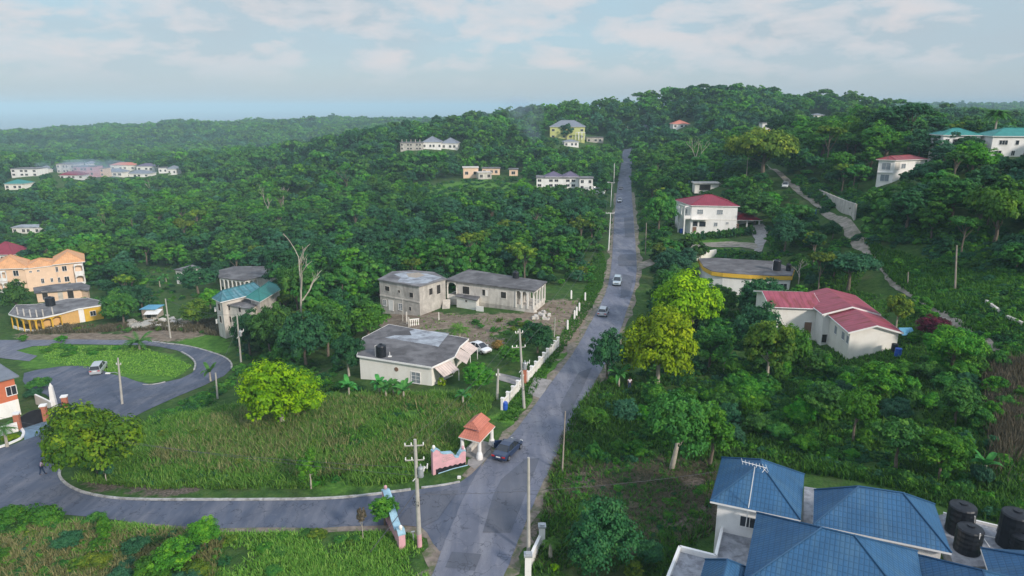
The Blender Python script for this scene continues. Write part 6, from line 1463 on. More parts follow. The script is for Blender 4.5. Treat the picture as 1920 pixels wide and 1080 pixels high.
LONG = [
 (531,797,78,664,'round','lime','hi','bright yellow-green round tree with a short forked trunk in the meadow',dict(bark='palebark')),
 (185,893,92,738,'round','lush','hi','big dense dark green tree with yellowish tips on the corner island',{}),
 (201,905,20,850,'airy','blue','near','spindly young tree in front of the big corner tree',dict(bark='palebark')),
 (583,916,30,838,'airy','vine','near','small spreading sapling by the kerb below the meadow',dict(bark='palebark')),
 (722,985,26,920,'tall','mid','near','leafy small tree left of the rear sign wall',{}),
 (681,1012,13,945,'airy','brown','near','almost leafless sapling beside the leafy small tree',dict(bark='palebark')),
 (897,730,33,674,'ball','mid','hi','larger clipped ball tree beside the awnings of the white house',dict(trunk=False)),
 (957,686,26,640,'ball','mid','hi','smaller clipped ball tree between the white car and the pole',dict(trunk=False)),
 (1008,662,34,598,'round','dark','near','dense dark tree inside the far part of the picket wall',{}),
 (990,640,24,610,'bush','mid','near','low spreading tree beside the dense dark one behind the picket wall',dict(trunk=False)),
 (1232,722,76,566,'round','lime','hi','nearer large yellow-green tree right of the road',dict(bark='palebark')),
 (1287,628,70,490,'round','lime','hi','farther large bright green tree right of the road',dict(var=1)),
 (1138,716,38,608,'round','dark','near','dark broadleaf tree at the road edge left of the yellow-green tree',{}),
 (1437,722,58,574,'airy','olive','hi','tall olive and orange-tinged tree with pale forked trunk before the rusty roof',dict(bark='palebark')),
 (1482,700,34,598,'round','mid','near','rounded green tree beside the olive tree at the blank white wall',{}),
 (1412,680,52,556,'round','dark','near','broad dark tree between the bright green tree and the olive tree',{}),
 (1330,690,42,600,'round','forest','near','dark rounded tree behind the banana plants',{}),
 (1420,600,46,512,'round','dark','near','dark tree in front of the black flat roof building',{}),
 (1352,590,34,530,'round','forest','near','green tree hiding the white wall of the yellow banded building',{}),
 (1258,520,34,462,'round','blue','near','bluish green tree at the track entry below the red roofed house',{}),
 (1590,545,66,470,'wide','blue','near','broad spreading tree above the ridge of the rusty roof',{}),
 (1562,520,36,474,'round','forest','near','round tree right of the two roof tanks',{}),
 (1470,475,34,398,'round','blue','near','tall bluish tree right of the carport',{}),
 (1525,475,26,428,'airy','olive','near','olive tree with a pale trunk beside the dirt road',dict(bark='palebark')),
 (1560,448,20,412,'round','dark','near','small round dark tree on the inner side of the dirt road bend',{}),
 (1415,420,40,355,'round','forest','near','dark tree standing behind the carport roof',{}),
 (1440,400,26,352,'airy','vine','near','light green tree right of the trees behind the carport',{}),
 (1235,440,34,352,'round','forest','near','tree left of the balcony of the red roofed house',{}),
 (1430,335,84,242,'wide','olive','hi','huge umbrella-shaped tree with a forked trunk on the right hillside',dict(squash=1.25)),
 (1660,300,44,186,'tall','dark','near','tall dark tree standing above the right skyline',{}),
 (1700,296,42,194,'wide','dark','near','flat-topped dark tree right of the tall one on the skyline',{}),
 (1655,310,50,222,'round','mid','near','bright green tree below the tall skyline trees',{}),
 (1468,265,34,208,'round','dark','near','dark round tree beside the narrow yellow house',{}),
 (1540,300,56,216,'round','mid','near','broad bright green tree in the middle of the right hillside',dict(var=2)),
 (1600,300,40,214,'round','vine','near','yellowish green creeper-covered tree on the right hillside',{}),
 (1900,262,40,210,'round','dark','mid','dark tree behind the green roofed house',{}),
 (1820,330,46,262,'round','vine','near','bright vine-covered tree in front of the green roofed house',{}),
 (1780,420,64,320,'ragged','forest','near','dark vine-hung tree right of the narrow white house',{}),
 (1860,470,74,352,'wide','vine','near','wide vine-draped tree low on the right hillside',dict(squash=1.5)),
 (1700,440,60,345,'ragged','dark','near','dark hanging tree just below the narrow white house',{}),
 (35,592,30,520,'round','forest','near','round tree in front of the peach apartment house',{}),
 (232,612,36,538,'round','forest','near','green tree right of the yellow bungalow',{}),
 (268,590,26,530,'round','dark','mid','darker tree behind the green one right of the bungalow',{}),
 (258,545,24,500,'tall','mid','mid','upright green tree in the valley above the shack',{}),
 (372,612,30,556,'round','olive','near','yellowish tree with pale leaves between the shack and the teal roofs',{}),
 (396,585,24,535,'round','vine','near','light green tree left of the blue-green roof',{}),
 (372,550,38,494,'round','dark','near','dark tree covering the small pale house',{}),
 (432,512,36,436,'ball','forest','near','dome-shaped tree above the arched house',dict(trunk=False)),
 (690,628,46,560,'round','mid','near','round green tree between the block house and the long white house',{}),
 (655,705,38,612,'airy','dark','hi','thin-trunked dark tree overhanging the left end of the white house',dict(bark='palebark')),
 (575,690,52,575,'round','dark','near','tall dark tree behind the bright yellow-green tree',{}),
 (615,668,46,565,'round','forest','near','green tree left of the long white house',{}),
 (510,672,44,560,'round','forest','near','dark tree right of the teal roofed house',{}),
 (470,665,36,575,'round','dark','near','dark tree shading the foot of the teal roofed house',{}),
 (560,610,46,500,'wide','forest','near','spreading grey-green tree right of the teal roof',dict(squash=1.6)),
 (905,222,20,205,'round','dark','mid','single large tree standing above the ridge line in the middle',{}),
 (1020,520,24,488,'tall','mid','mid','pale green young tree behind the roof tank of the arched house',{}),
 (982,385,24,333,'round','vine','near','light green tree right of the clearing',{}),
 (1062,262,14,229,'round','dark','mid','round tree in front of the ridge villa',{}),
 (1262,905,80,705,'ragged','forest','hi','leaning tree with a pale bare trunk and a creeper-covered crown by the mulched plot',dict(trunk=False)),
 (1330,872,60,742,'ragged','vine','near','bright creeper-covered tree right of the leaning trunk',{}),
 (1122,1064,72,928,'round','dark','hi','large dark glossy tree near the bottom of the road',dict(var=2, trunk=False)),
 (1187,1092,20,1046,'ball','olive','near','little yellow-green conifer-like bush at the bottom edge',dict(trunk=False)),
 (1215,1062,34,1012,'bush','dark','near','dark low bush right of the large glossy tree',dict(trunk=False)),
 (1748,640,34,584,'round','maroon','near','maroon-leaved tree right of the blank gable house',{}),
 (1722,592,24,550,'ball','mid','near','bright round bush-like tree above the maroon one',dict(trunk=False)),
 (1680,622,28,540,'airy','olive','near','thin pale-trunked tree with yellow leaves behind the rusty roof',dict(bark='palebark')),
 (1785,688,66,612,'wide','vine','hi','flat-topped bright green tree right of the blank gable house',dict(squash=1.3)),
 (1640,760,56,668,'ragged','vine','near','bright tangled tree in the scrub below the blank gable',{}),
 (1600,830,50,712,'ragged','vine','hi','tall bright green bush-tree in the middle of the scrub',{}),
 (1545,790,46,705,'ragged','forest','near','dark green thicket tree left of the bright one in the scrub',{}),
 (1680,880,60,770,'ragged','forest','near','rounded green thicket tree above the blue roofs',{}),
 (1790,800,52,704,'ragged','forest','near','dark thicket tree with a bright top in the right scrub',{}),
 (1760,900,56,800,'ragged','vine','near','bright thicket behind the tall black water tank',{}),
 (1520,700,40,650,'bush','forest','near','low tree in front of the courtyard of the rusty roofed house',dict(trunk=False)),
 (385,1030,36,962,'ragged','vine','hi','bright green creeper-covered tree at the lower edge of the side road',{}),
 (330,1078,52,1000,'ragged','vine','near','bright green creeper mound left of the creeper-covered tree',dict(trunk=False)),
 (292,1092,48,1030,'ragged','vine','near','low bright creeper mound at the bottom edge',dict(trunk=False)),
 (202,1022,14,962,'tall','vine','near','vine-wrapped post-like shrub beside the side road',dict(trunk=False)),
 (70,985,50,952,'bush','mid','near','low green bush at the left lower edge of the side road',dict(trunk=False)),
]
for ub, vb, hp, vt, sh, mt, ld, lb, kw in LONG: ztree(ub, vb, hp, vt, sh, mt, ld, lb, **kw)
# leaning bare trunk, dead trees, palms and bananas
g = G(1258, 880); mb = MB(); mb.tube([g-Vector((0, 0, .3)), g+Vector((.3, .1, 1.3)), g+Vector((.55, .3, 2.6)), g+Vector((.8, .6, 4.2))], [.30, .24, .2, .15], 10); mb.tube([g+Vector((.5, .3, 2.3)), g+Vector((1.3, .4, 3.1)), g+Vector((2.3, .6, 3.7))], [.13, .09, .05], 7)
tag(mb.build('leaning_trunk', MT['palebark'], smooth=True), 'pale leaning forked trunk at the edge of the mulched plot', 'tree trunk')
g = G(573, 640); baretree(g.x, g.y, 14.5, .8, 3, 'pale leafless tree standing out before the forest right of the teal roof', r0=.24, first=.72, gap=.65, depth=3)
g = G(618, 640); baretree(g.x, g.y, 8, 1.0, 8, 'smaller pinkish leafless tree left of the block house', 'bark', r0=.12)
g = G(1303, 335); baretree(g.x, g.y, 15, .9, 5, 'tall grey leafless tree on the hillside above the red roof', r0=.24, first=.55, gap=.55, depth=4)
g = G(1497, 535); baretree(g.x, g.y, 7, 1.05, 12, 'silvery leafless tree right of the black roof tanks', r0=.16, first=.3, gap=.8)
g = G(170, 500); baretree(g.x, g.y, 11, 1, 21, 'brownish leafless tree right of the peach apartment house', 'bark', r0=.14, first=.35, gap=.6)
g = G(862, 638); palm(g.x, g.y, 2.0, 2.3, 20, 'young coconut palm behind the long white house')
g = G(14, 838); palm(g.x, g.y, 2.4, 1.7, 14, 'small ornamental palm in the kerbed bed by the gate', 'forest')
g = G(1032, 1048); palm(g.x, g.y, 1.6, 1.0, 14, 'small yellowish palm beside the gate wall at the bottom of the road')
g = pD(1856, 204, 21); palm(g[0], g[1], zat(1856, 213, g[1])-H(g[0], g[1]), 4.4, 40, 'tall royal palm on the skyline above the green roofs', 'forest', tr=.3)
g = G(262, 655); palm(g.x, g.y, 1.4, 3.2, 18, 'low spreading palm at the top of the grass island', 'forest', rise=.8)
g = G(88, 540); palm(g.x+1, g.y-2, 4.5, 2.2, 14, 'coconut palm in front of the peach apartment house', 'forest')
for i, (u, v, h_, lb) in enumerate([(1160,728,3.6,'banana plant at the road side under the dark tree'),(1357,702,4.6,'tall banana plant with an upright new leaf left of the olive tree'),(1372,706,3.2,'shorter banana plant beside the tall one'),
   (655,745,2.6,'banana plant left of the group below the white house'),(712,742,3.0,'first banana plant of the clump below the white house'),(724,748,2.5,'banana plant in the middle of the clump below the white house'),(738,744,3.1,'banana plant under the cream wall between the two windows'),(757,750,2.3,'last banana plant of the clump below the white house'),
   (868,760,2.4,'lone banana plant at the right end of the meadow'),(395,715,2.8,'single banana shoot beside the short grey pole'),(300,538,3.2,'banana plant by the small pale house'),(312,530,3.0,'banana plant nearest the small pale house'),(1842,905,3.4,'banana-leaved plant behind the tall tank')]):
    g = G(u, v); banana(g.x, g.y, h_, label=lb, L=2.0 if h_ > 3.5 else 1.5)
# hedge rows and garden shrubs
for i in range(14):
    u = 1290+i*9.2; v = 452-i*.9; B_(u, v, 8, 'forest' if i % 3 else 'dark', 'mid', 'round', 'hedge tree in the row below the red roofed house', 'hedge trees below the red roofed house', 'hedge_tree', hpx=19)
for i in range(7): B_(1232+i*9, 460+(i % 2), 9, 'mid' if i % 2 else 'vine', 'mid', 'bush', 'low bush in the row along the track below the red roofed house', 'bushes along the track', 'bush', hpx=10)
for i in range(6): B_(1352+i*16, 478+i, 9, 'mid' if i % 2 else 'forest', 'mid', 'bush', 'low bush behind the black flat roof', 'bushes behind the black flat roof', 'bush', hpx=13)
B_(828, 722, 9, 'lime', 'near', 'ball', 'small yellow-green bush at the corner of the white house', hpx=15); B_(842, 705, 10, 'olive', 'near', 'bush', 'olive bush under the first awning', hpx=12)
B_(935, 655, 16, 'flower', 'near', 'bush', 'orange-flowered bush left of the smaller ball tree', hpx=20); B_(885, 770, 18, 'forest', 'near', 'bush', 'dark bush at the end of the meadow below the ball tree', hpx=14)
B_(20, 824, 18, 'lime', 'near', 'bush', 'clipped yellow-green hedge in the bed by the gate', hpx=8); B_(1040, 1068, 10, 'lime', 'near', 'bush', 'yellow-green shrub against the gate wall', hpx=12)
B_(45, 640, 12, 'mid', 'mid', 'bush', 'round bush at the left of the grass island'); B_(115, 642, 14, 'vine', 'mid', 'bush', 'bright low bush on the grass island'); B_(70, 730, 26, 'forest', 'near', 'bush', 'dark scrub bush beside the orange house', hpx=22); B_(60, 745, 20, 'blue', 'near', 'bush', 'grey-green scrub behind the garden wall', hpx=16)
B_(170, 596, 12, 'mid', 'mid', 'bush', 'bush at the corner of the outbuilding'); B_(120, 612, 9, 'brown', 'mid', 'bush', 'brown bush before the veranda of the yellow bungalow'); B_(48, 580, 14, 'vine', 'mid', 'bush', 'bright creeper on the ground left of the outbuilding')
r_ = random.Random(31)
def zone(pix, n, mats, label, group, hp=(9, 20), lod='mid', shape=('bush', 'ragged'), seed=1, asp=1.0):
    pts = scatter_in(pix, n, seed)
    for x, y, z in pts:
        if any((x-a)**2+(y-b_)**2 < (c*.95)**2 for a, b_, c in FOOT): continue
        u, v, zz = proj(x, y, z); u = float(u); v = float(v); hp_ = r_.uniform(*hp); r = hp_*float(zz)/FL; ok = True
        for (a0, b0, a1, b1, D) in PROTECT:
            if y < D-1 and u+hp_*.8 > a0 and u-hp_*.8 < a1 and v > b0 and v-hp_*1.2 < b1: ok = False; break
        if not ok: continue
        rx = np.interp(y, RDX[:, 0], RDX[:, 1])
        if abs(x-rx) < 4.2+r*.7: continue
        mt = r_.choice(mats); bush(x, y, r, mt, lod, r_.choice(shape), label % {'vine': 'bright green', 'forest': 'green', 'dark': 'dark green', 'blue': 'grey-green', 'brown': 'brown twiggy', 'olive': 'olive', 'mid': 'mid green', 'dry': 'straw-coloured', 'lime': 'yellow-green'}[mt], group, 'bush', h=r*r_.uniform(1.0, 1.6)*asp, rnd=r_)
zone([(1070,770),(1120,735),(1180,760),(1230,740),(1420,700),(1500,700),(1900,680),(1925,760),(1925,990),(1760,930),(1600,880),(1520,860),(1420,850),(1330,850),(1180,860),(1070,870)], 120, ['vine', 'forest', 'mid', 'blue', 'forest', 'vine', 'mid'], '%s tangled bush in the overgrown scrub right of the road', 'scrub bushes right of the road', (15, 33), 'near', seed=3, shape=('ragged', 'ragged', 'bush'), asp=1.15)
zone([(1130,720),(1230,735),(1420,700),(1440,640),(1340,600),(1220,640)], 18, ['forest', 'dark', 'mid'], '%s undergrowth bush beneath the yellow-green trees', 'undergrowth under the yellow-green trees', (14, 26), 'mid', seed=4)
zone([(0,965),(240,985),(420,1000),(430,1100),(-60,1100)], 22, ['olive', 'forest', 'mid', 'blue'], '%s bush in the dry scrub at the bottom left', 'dry scrub bushes at the bottom left', (18, 36), 'near', seed=5, asp=.7)
zone([(1640,470),(1925,520),(1925,690),(1800,600),(1700,535)], 24, ['forest', 'mid', 'blue'], '%s low bush on the slope above the dirt road', 'bushes on the slope above the dirt road', (7, 15), 'mid', seed=6, asp=.8)
zone([(1690,560),(1800,620),(1900,690),(1925,760),(1850,700),(1700,640)], 16, ['forest', 'mid', 'vine'], '%s bush below the dirt road', 'bushes below the dirt road', (9, 18), 'mid', seed=7)
zone([(455,650),(520,735),(650,742),(780,742),(800,735),(660,720),(560,700)], 18, ['forest', 'dark', 'mid'], '%s bush along the upper edge of the meadow', 'bushes along the upper edge of the meadow', (10, 20), 'mid', seed=8)
zone([(275,790),(330,760),(400,735),(440,700),(440,715),(400,752),(340,775),(290,800)], 28, ['forest', 'mid', 'forest'], '%s thick bush between the loop road and the meadow', 'thicket between the loop road and the meadow', (9, 15), 'mid', seed=9, asp=.7)
zone([(60,625),(200,625),(420,628),(440,650),(420,620),(250,612),(60,616)], 16, ['olive', 'forest'], '%s bush on the rough bank above the lane', 'bushes on the bank above the lane', (6, 12), 'mid', seed=10, asp=.6)
zone([(90,650),(200,645),(250,655),(150,668),(80,672)], 14, ['vine', 'mid'], '%s low clump on the grass island', 'low clumps on the grass island', (8, 15), 'mid', seed=11, asp=.45)
zone([(1030,560),(1110,540),(1140,480),(1148,420),(1125,420),(1100,500),(1040,540)], 24, ['mid', 'vine', 'forest', 'olive'], '%s bush on the left verge of the road beyond the unfinished houses', 'bushes on the left verge of the road', (7, 15), 'mid', seed=12)
zone([(1200,440),(1262,400),(1255,440),(1225,480),(1205,520),(1240,540),(1215,560),(1200,540)], 16, ['mid', 'forest', 'vine'], '%s bush on the right verge below the red roofed house', 'bushes on the right verge', (6, 13), 'mid', seed=13)
zone([(870,600),(1000,605),(1020,640),(930,650),(880,630)], 16, ['mid', 'forest', 'olive'], '%s shrub on the bank below the arched unfinished house', 'shrubs below the arched house', (7, 14), 'mid', seed=14, asp=.7)
zone([(430,1010),(560,1000),(700,1000),(720,1060),(640,1100),(440,1100)], 16, ['mid', 'forest', 'olive'], '%s low shrub on the grass below the side road', 'low shrubs below the side road', (10, 20), 'near', seed=15, asp=.45)
zone([(290,800),(500,770),(900,760),(880,830),(780,890),(600,915),(300,890)], 12, ['vine', 'mid', 'olive'], '%s shrub in the tall meadow grass', 'shrubs in the tall meadow grass', (9, 17), 'near', seed=16, asp=.8)
zone([(1060,905),(1180,900),(1330,900),(1330,990),(1240,1040),(1060,930)], 12, ['mid', 'brown', 'forest'], '%s low shrub on the mulched plot', 'low shrubs on the mulched plot', (8, 14), 'near', seed=17, asp=.4)
_r = random.Random(5)
for i in range(12):
    u = _r.choice((_r.uniform(180, 720), _r.uniform(1230, 1700))); D_ = _r.uniform(220, 420); x, y, e_ = pD(u, D_, -5 if u < 800 else 12)
    if any((x-a)**2+(y-b_)**2 < (c+3)**2 for a, b_, c in FOOT): continue
    baretree(x, y, _r.uniform(9, 13), .9, 40+i, 'grey leafless tree sticking out of the forest canopy', _r.choice(('bark', 'palebark')), depth=3, r0=.17, first=.6, gap=.55)['group'] = 'leafless trees in the forest'
wire('overhead_cable', tuple(t5), tuple(t4-Vector((0, 0, 2.6))), .3, .016, 'thin cable between the short post and the transformer pole')
wire('overhead_cable', tuple(t8), tuple(t9), 1.0, .02, 'thin cable between the two poles beside the teal roofed house')
wire('overhead_cable', tuple(t7), tuple(t8-Vector((0, 0, 1.5))), .6, .018, 'thin cable from the short grey pole up to the tall concrete pole')
ta = G(1141, 470)+Vector((0, 0, 9.3)); tb = G(1145, 388)+Vector((0, 0, 9.5)); tc_ = G(1151, 345)+Vector((0, 0, 9))
for q_ in (-1.1, 0.9):
    wire('overhead_cable', tuple(tp4[3 if q_ < 0 else 5]), tuple(ta+Vector((q_, 0, 0))), 2.2, .018, 'long cable from the transformer pole to the white poles of the far road'); wire('overhead_cable', tuple(ta+Vector((q_, 0, 0))), tuple(tb+Vector((q_, 0, 0))), 1.6, .02, 'cable between the white poles of the far road'); wire('overhead_cable', tuple(tb+Vector((q_, 0, 0))), tuple(tc_+Vector((q_*.3, 0, 0))), 1.2, .02, 'cable from the farthest white crossarm pole')
# ---- grasses
def hg(n, a, b_, s=1): return np.random.default_rng(s).uniform(a, b_, n)
p = scatter_in([(130,900),(280,795),(420,765),(600,745),(760,740),(930,742),(900,800),(800,885),(760,905),(600,918),(300,918)], 21000, 41, dens_noise=.35); tufts('tall_grass', p, hg(len(p), .28, .85, 1), 'meadow', 6, .05, .9, 1)
p = scatter_in([(270,890),(330,800),(460,770),(760,745),(900,770),(820,860),(600,900)], 5200, 42, dens_noise=.22); tufts('dry_tall_grass', p, hg(len(p), .5, 1.0, 2), 'dry', 6, .04, .7, 2)
p = scatter_in([(290,780),(900,745),(880,830),(600,910),(180,900)], 7000, 43, dens_noise=.5); tufts('weeds', p, hg(len(p), .35, .8, 3), 'mid', 6, .06, .7, 3)
p = scatter_in([(1000,1080),(1030,900),(1070,780),(1120,720),(1400,690),(1925,640),(1925,1000),(1600,900),(1340,860),(1330,1000),(1240,1080)], 15000, 44, dens_noise=.3, holes=[[(1060,890),(1180,862),(1330,865),(1325,990),(1230,990),(1140,960),(1050,925)]]); tufts('scrub_grass', p, hg(len(p), .25, .75, 4), 'mid', 6, .06, .7, 4)
p = scatter_in([(1000,1060),(1030,900),(1060,800),(1080,860),(1340,850),(1340,1000),(1100,1060)], 5200, 45, dens_noise=.6); tufts('mulch_twigs', p, hg(len(p), .12, .35, 5), 'brown', 7, .03, 2.2, 5)
p = scatter_in([(1850,690),(1925,680),(1925,960),(1860,900)], 2600, 46, dens_noise=.25); tufts('dry_reeds', p, hg(len(p), .6, 1.6, 6), 'brown', 7, .05, .35, 6)
p = scatter_in([(-60,968),(250,985),(430,1002),(700,1000),(790,1010),(805,1100),(-100,1100)], 13000, 47, dens_noise=.4); tufts('verge_grass', p, hg(len(p), .15, .5, 7), 'meadow', 6, .045, .8, 7)
p = scatter_in([(-60,972),(250,992),(420,1010),(400,1100),(-100,1100)], 4200, 48, dens_noise=.3); tufts('dry_scrub_grass', p, hg(len(p), .3, .8, 8), 'dry', 7, .04, .8, 8)
p = scatter_in([(1620,450),(1925,520),(1925,700),(1800,610),(1700,545)], 6000, 49, dens_noise=.3); tufts('slope_grass', p, hg(len(p), .4, 1.0, 9), 'mid', 6, .08, .7, 9)
p = scatter_in([(40,626),(300,618),(430,632),(400,600),(250,608),(40,612)], 3500, 50, dens_noise=.3); tufts('bank_grass', p, hg(len(p), .4, .9, 10), 'brown', 6, .07, .6, 10)
p = scatter_in([(970,790),(1010,722),(1060,650),(1110,575),(1130,540),(1138,500),(1128,470),(1095,545),(1046,640),(985,715),(930,790)], 4200, 51); tufts('roadside_grass', p, hg(len(p), .12, .4, 11), 'mid', 6, .05, .7, 11)
p = scatter_in([(70,650),(260,648),(362,685),(330,708),(225,700),(90,680)], 4200, 52); tufts('lawn_grass', p, hg(len(p), .12, .3, 12), 'meadow', 5, .06, .7, 12)
p = scatter_in([(1045,920),(1065,890),(1180,862),(1330,865),(1325,1000),(1230,1060),(1100,1060),(1020,1060)], 1700, 81, dens_noise=.7); tufts('plot_grass', p, hg(len(p), .15, .5, 12), 'mid', 6, .05, .8, 12)
p = scatter_in([(1440,620),(1500,700),(1600,700),(1760,670),(1800,640),(1690,560),(1600,545),(1640,480),(1600,470),(1520,540),(1430,560)], 6000, 82, dens_noise=.4); tufts('yard_grass', p, hg(len(p), .2, .6, 13), 'mid', 6, .06, .8, 13)
p = scatter_in([(760,590),(1000,600),(1035,560),(1100,565),(1050,650),(960,660),(880,640),(780,620)], 600, 83, dens_noise=.6); tufts('yard_weeds', p, hg(len(p), .12, .4, 14), 'meadow', 6, .05, .8, 14)
# ---- the forest
CLEAR = [[(-500,540),(15,556),(15,575),(190,575),(215,620),(300,597),(345,560),(405,560),(405,628),(445,632),(458,700),(520,738),(652,738),(664,622),(706,600),(706,560),(740,545),(830,548),(1030,532),(1110,548),(1140,540),(1150,1200),(-500,1200)],
 [(1212,415),(1262,405),(1262,445),(1300,450),(1430,440),(1450,470),(1480,482),(1500,500),(1490,530),(1310,520),(1290,480),(1215,480)],
 [(1612,430),(1640,440),(1700,468),(1790,498),(1925,515),(2200,560),(2200,1200),(1150,1200),(1100,720),(1190,640),(1500,640),(1520,560),(1640,560),(1660,530),(1640,470)],
 [(770,345),(870,335),(1000,345),(1012,374),(960,394),(850,392),(780,375)],
 [(1535,366),(1605,405),(1605,425),(1560,410)], [(40,322),(110,318),(110,345),(50,348)], [(255,560),(420,545),(405,600),(300,600)],[(240,505),(330,500),(410,535),(330,560),(250,545)]]
for k, (u0, v0, u1, v1) in enumerate([(1153,395,1190,470),(1156,345,1173,395),(1163,315,1170,345),(1168,288,1174,315)]): PROTECT.append((u0, v0, u1, v1, G((u0+u1)/2, (v0+v1)/2).y))
for i in range(0, len(DIRT_L)-2, 1):
    (a, b_), (c, d) = DIRT_L[i], DIRT_R[i]; 
    if b_ > 312: PROTECT.append((min(a, c), min(b_, d)-6, max(a, c), max(b_, d)+4, G((a+c)/2, (b_+d)/2).y))
PR_ = np.array(PROTECT); FT_ = np.array(FOOT); TR_ = np.array(TREES)
fr = np.random.default_rng(77); cand = []
D = 100.0
while D < 3100:
    s = 5.3 if D < 260 else 5.3+(D-260)*.0105; s = min(s, 24)
    W_ = D*.80+30; xs_ = np.arange(-W_, W_, s); cand.append(np.column_stack([xs_+fr.uniform(-.42, .42, len(xs_))*s, D+fr.uniform(-.42, .42, len(xs_))*s, np.full(len(xs_), s)])); D += s*.92
NB_ = sum(len(q) for q in cand); D = 104.0
while D < 350:
    s = 3.3+D*.004; W_ = D*.80+30; xs_ = np.arange(-W_, W_, s); cand.append(np.column_stack([xs_+fr.uniform(-.45, .45, len(xs_))*s, D+fr.uniform(-.45, .45, len(xs_))*s, np.full(len(xs_), s)])); D += s*.95
C_ = np.concatenate(cand); zz = Hf(C_[:, 0], C_[:, 1]); U, V, Zd = proj(C_[:, 0], C_[:, 1], zz)
rad = C_[:, 2]*fr.uniform(.44, .78, len(C_)); big = fr.random(len(C_)) < .10; rad[big] *= 1.3
hgt = rad*fr.uniform(1.35, 2.7, len(C_)); hgt = np.clip(hgt, 3.5, 14+C_[:, 2]*.1); rad[NB_:] = fr.uniform(1.1, 2.1, len(C_)-NB_); hgt[NB_:] = rad[NB_:]*fr.uniform(1.1, 1.8, len(C_)-NB_); ok = (U > -90) & (U < 2010) & (V < 1000) & (zz > -58)
for p in CLEAR: ok &= ~inpoly(U, V, p)
rx = np.interp(C_[:, 1], RDX[:, 0], RDX[:, 1]); dx_ = C_[:, 0]-rx; ok &= ((dx_ > np.where(C_[:, 1] > 285, 3.0+rad*.35, 5.6+rad*.72)) | (dx_ < -np.where(C_[:, 1] > 320, 3.6+rad*.5, 5.6+rad*.72))) | (C_[:, 1] > 478)
dpoly = [tuple(q) for q in DIRT_ROAD]; 
for k in range(8): ok &= ~inpoly(C_[:, 0]+rad*.8*math.cos(k*.785), C_[:, 1]+rad*.8*math.sin(k*.785), dpoly)
for x, y, r in FT_: ok &= (C_[:, 0]-x)**2+(C_[:, 1]-y)**2 > (r+rad*.55)**2
for x, y, r in TR_: ok &= (C_[:, 0]-x)**2+(C_[:, 1]-y)**2 > (r*.55+rad*.55)**2
hw = rad*FL/Zd*.9; _, Vt, _ = proj(C_[:, 0], C_[:, 1], zz+hgt)
for u0, v0, u1, v1, Dp in PR_: ok &= ~((C_[:, 1] < Dp-.5) & (U+hw > u0) & (U-hw < u1) & (V > v0+1) & (Vt < v1-2))
# drop what a nearer slope hides completely
C_, zz, U, V, Zd, rad, hgt = [q[ok] for q in (C_, zz, U, V, Zd, rad, hgt)]
tt = np.linspace(.3, .985, 46); vis = np.ones(len(C_), bool)
for t_ in tt:
    hx, hy = C_[:, 0]*t_, C_[:, 1]*t_; gh = Hf(hx, hy); line = CH+(zz+hgt*1.1-CH)*t_; vis &= ~((gh > line+.5) & (hy > 60))
C_, zz, U, V, Zd, rad, hgt = [q[vis] for q in (C_, zz, U, V, Zd, rad, hgt)]
size = rad/Zd; order = np.argsort(-size); vis_in = (U[order] > 0) & (U[order] < 1920); order = np.concatenate([order[vis_in], order[~vis_in]])
NIND = 285
def zlabel(x, y, u, mat, sh):
    colr = {'forest': 'deep green', 'dark': 'very dark green', 'mid': 'fresh green', 'blue': 'bluish green', 'vine': 'bright green', 'olive': 'olive green'}[mat]; shp = {'round': 'round-crowned', 'tall': 'tall narrow', 'wide': 'flat-topped', 'airy': 'loose-crowned', 'ragged': 'ragged'}[sh]
    if u < 700: zn = 'in the valley forest left of the unfinished houses' if y < 230 else 'in the valley forest behind the peach apartment house'
    elif u < 1150: zn = 'in the dense forest behind the unfinished houses' if y < 260 else 'below the roadside villa left of the far road'
    elif u < 1330: zn = 'beside the far road right of the cars' if y > 210 else 'near the yellow banded building'
    elif u < 1560: zn = 'on the right hillside around the dirt road'
    else: zn = 'on the forested hillside at the right edge'
    return f'{colr} {shp} tree {zn}', zn[0:0]+'forest trees '+zn
kinds = [('round', 'forest'), ('round', 'dark'), ('round', 'mid'), ('round', 'forest'), ('tall', 'forest'), ('wide', 'forest'), ('airy', 'mid'), ('round', 'blue'), ('ragged', 'forest'), ('round', 'vine'), ('wide', 'olive'), ('ragged', 'dark')]
wk = np.array([5, 3.4, 2.6, 4, 2, 2.2, 1.3, 2.4, 2, .8, 2.0, 1.8]); wk /= wk.sum(); kk = fr.choice(len(kinds), len(C_), p=wk)
cl = np.sin(C_[:, 0]/37+2*np.sin(C_[:, 1]/61))+np.sin(C_[:, 1]/43)
kk = np.where((cl > .9) & (fr.random(len(C_)) < .6), fr.choice([2, 9, 10, 6], len(C_)), kk); kk = np.where((cl < -.9) & (fr.random(len(C_)) < .6), fr.choice([1, 7, 11], len(C_)), kk)
for i in order[:NIND]:
    sh, mt = kinds[kk[i]]; lb, gp = zlabel(C_[i, 0], C_[i, 1], U[i], mt, sh); s0 = SHAPES[sh]['spread'][0]
    tree(C_[i, 0], C_[i, 1], rad[i]/s0, hgt[i], sh, mt, 'near' if Zd[i] < 125 else 'mid', int(fr.integers(3)), lb, gp, 'forest_tree', 'tree')
rest = order[NIND:]
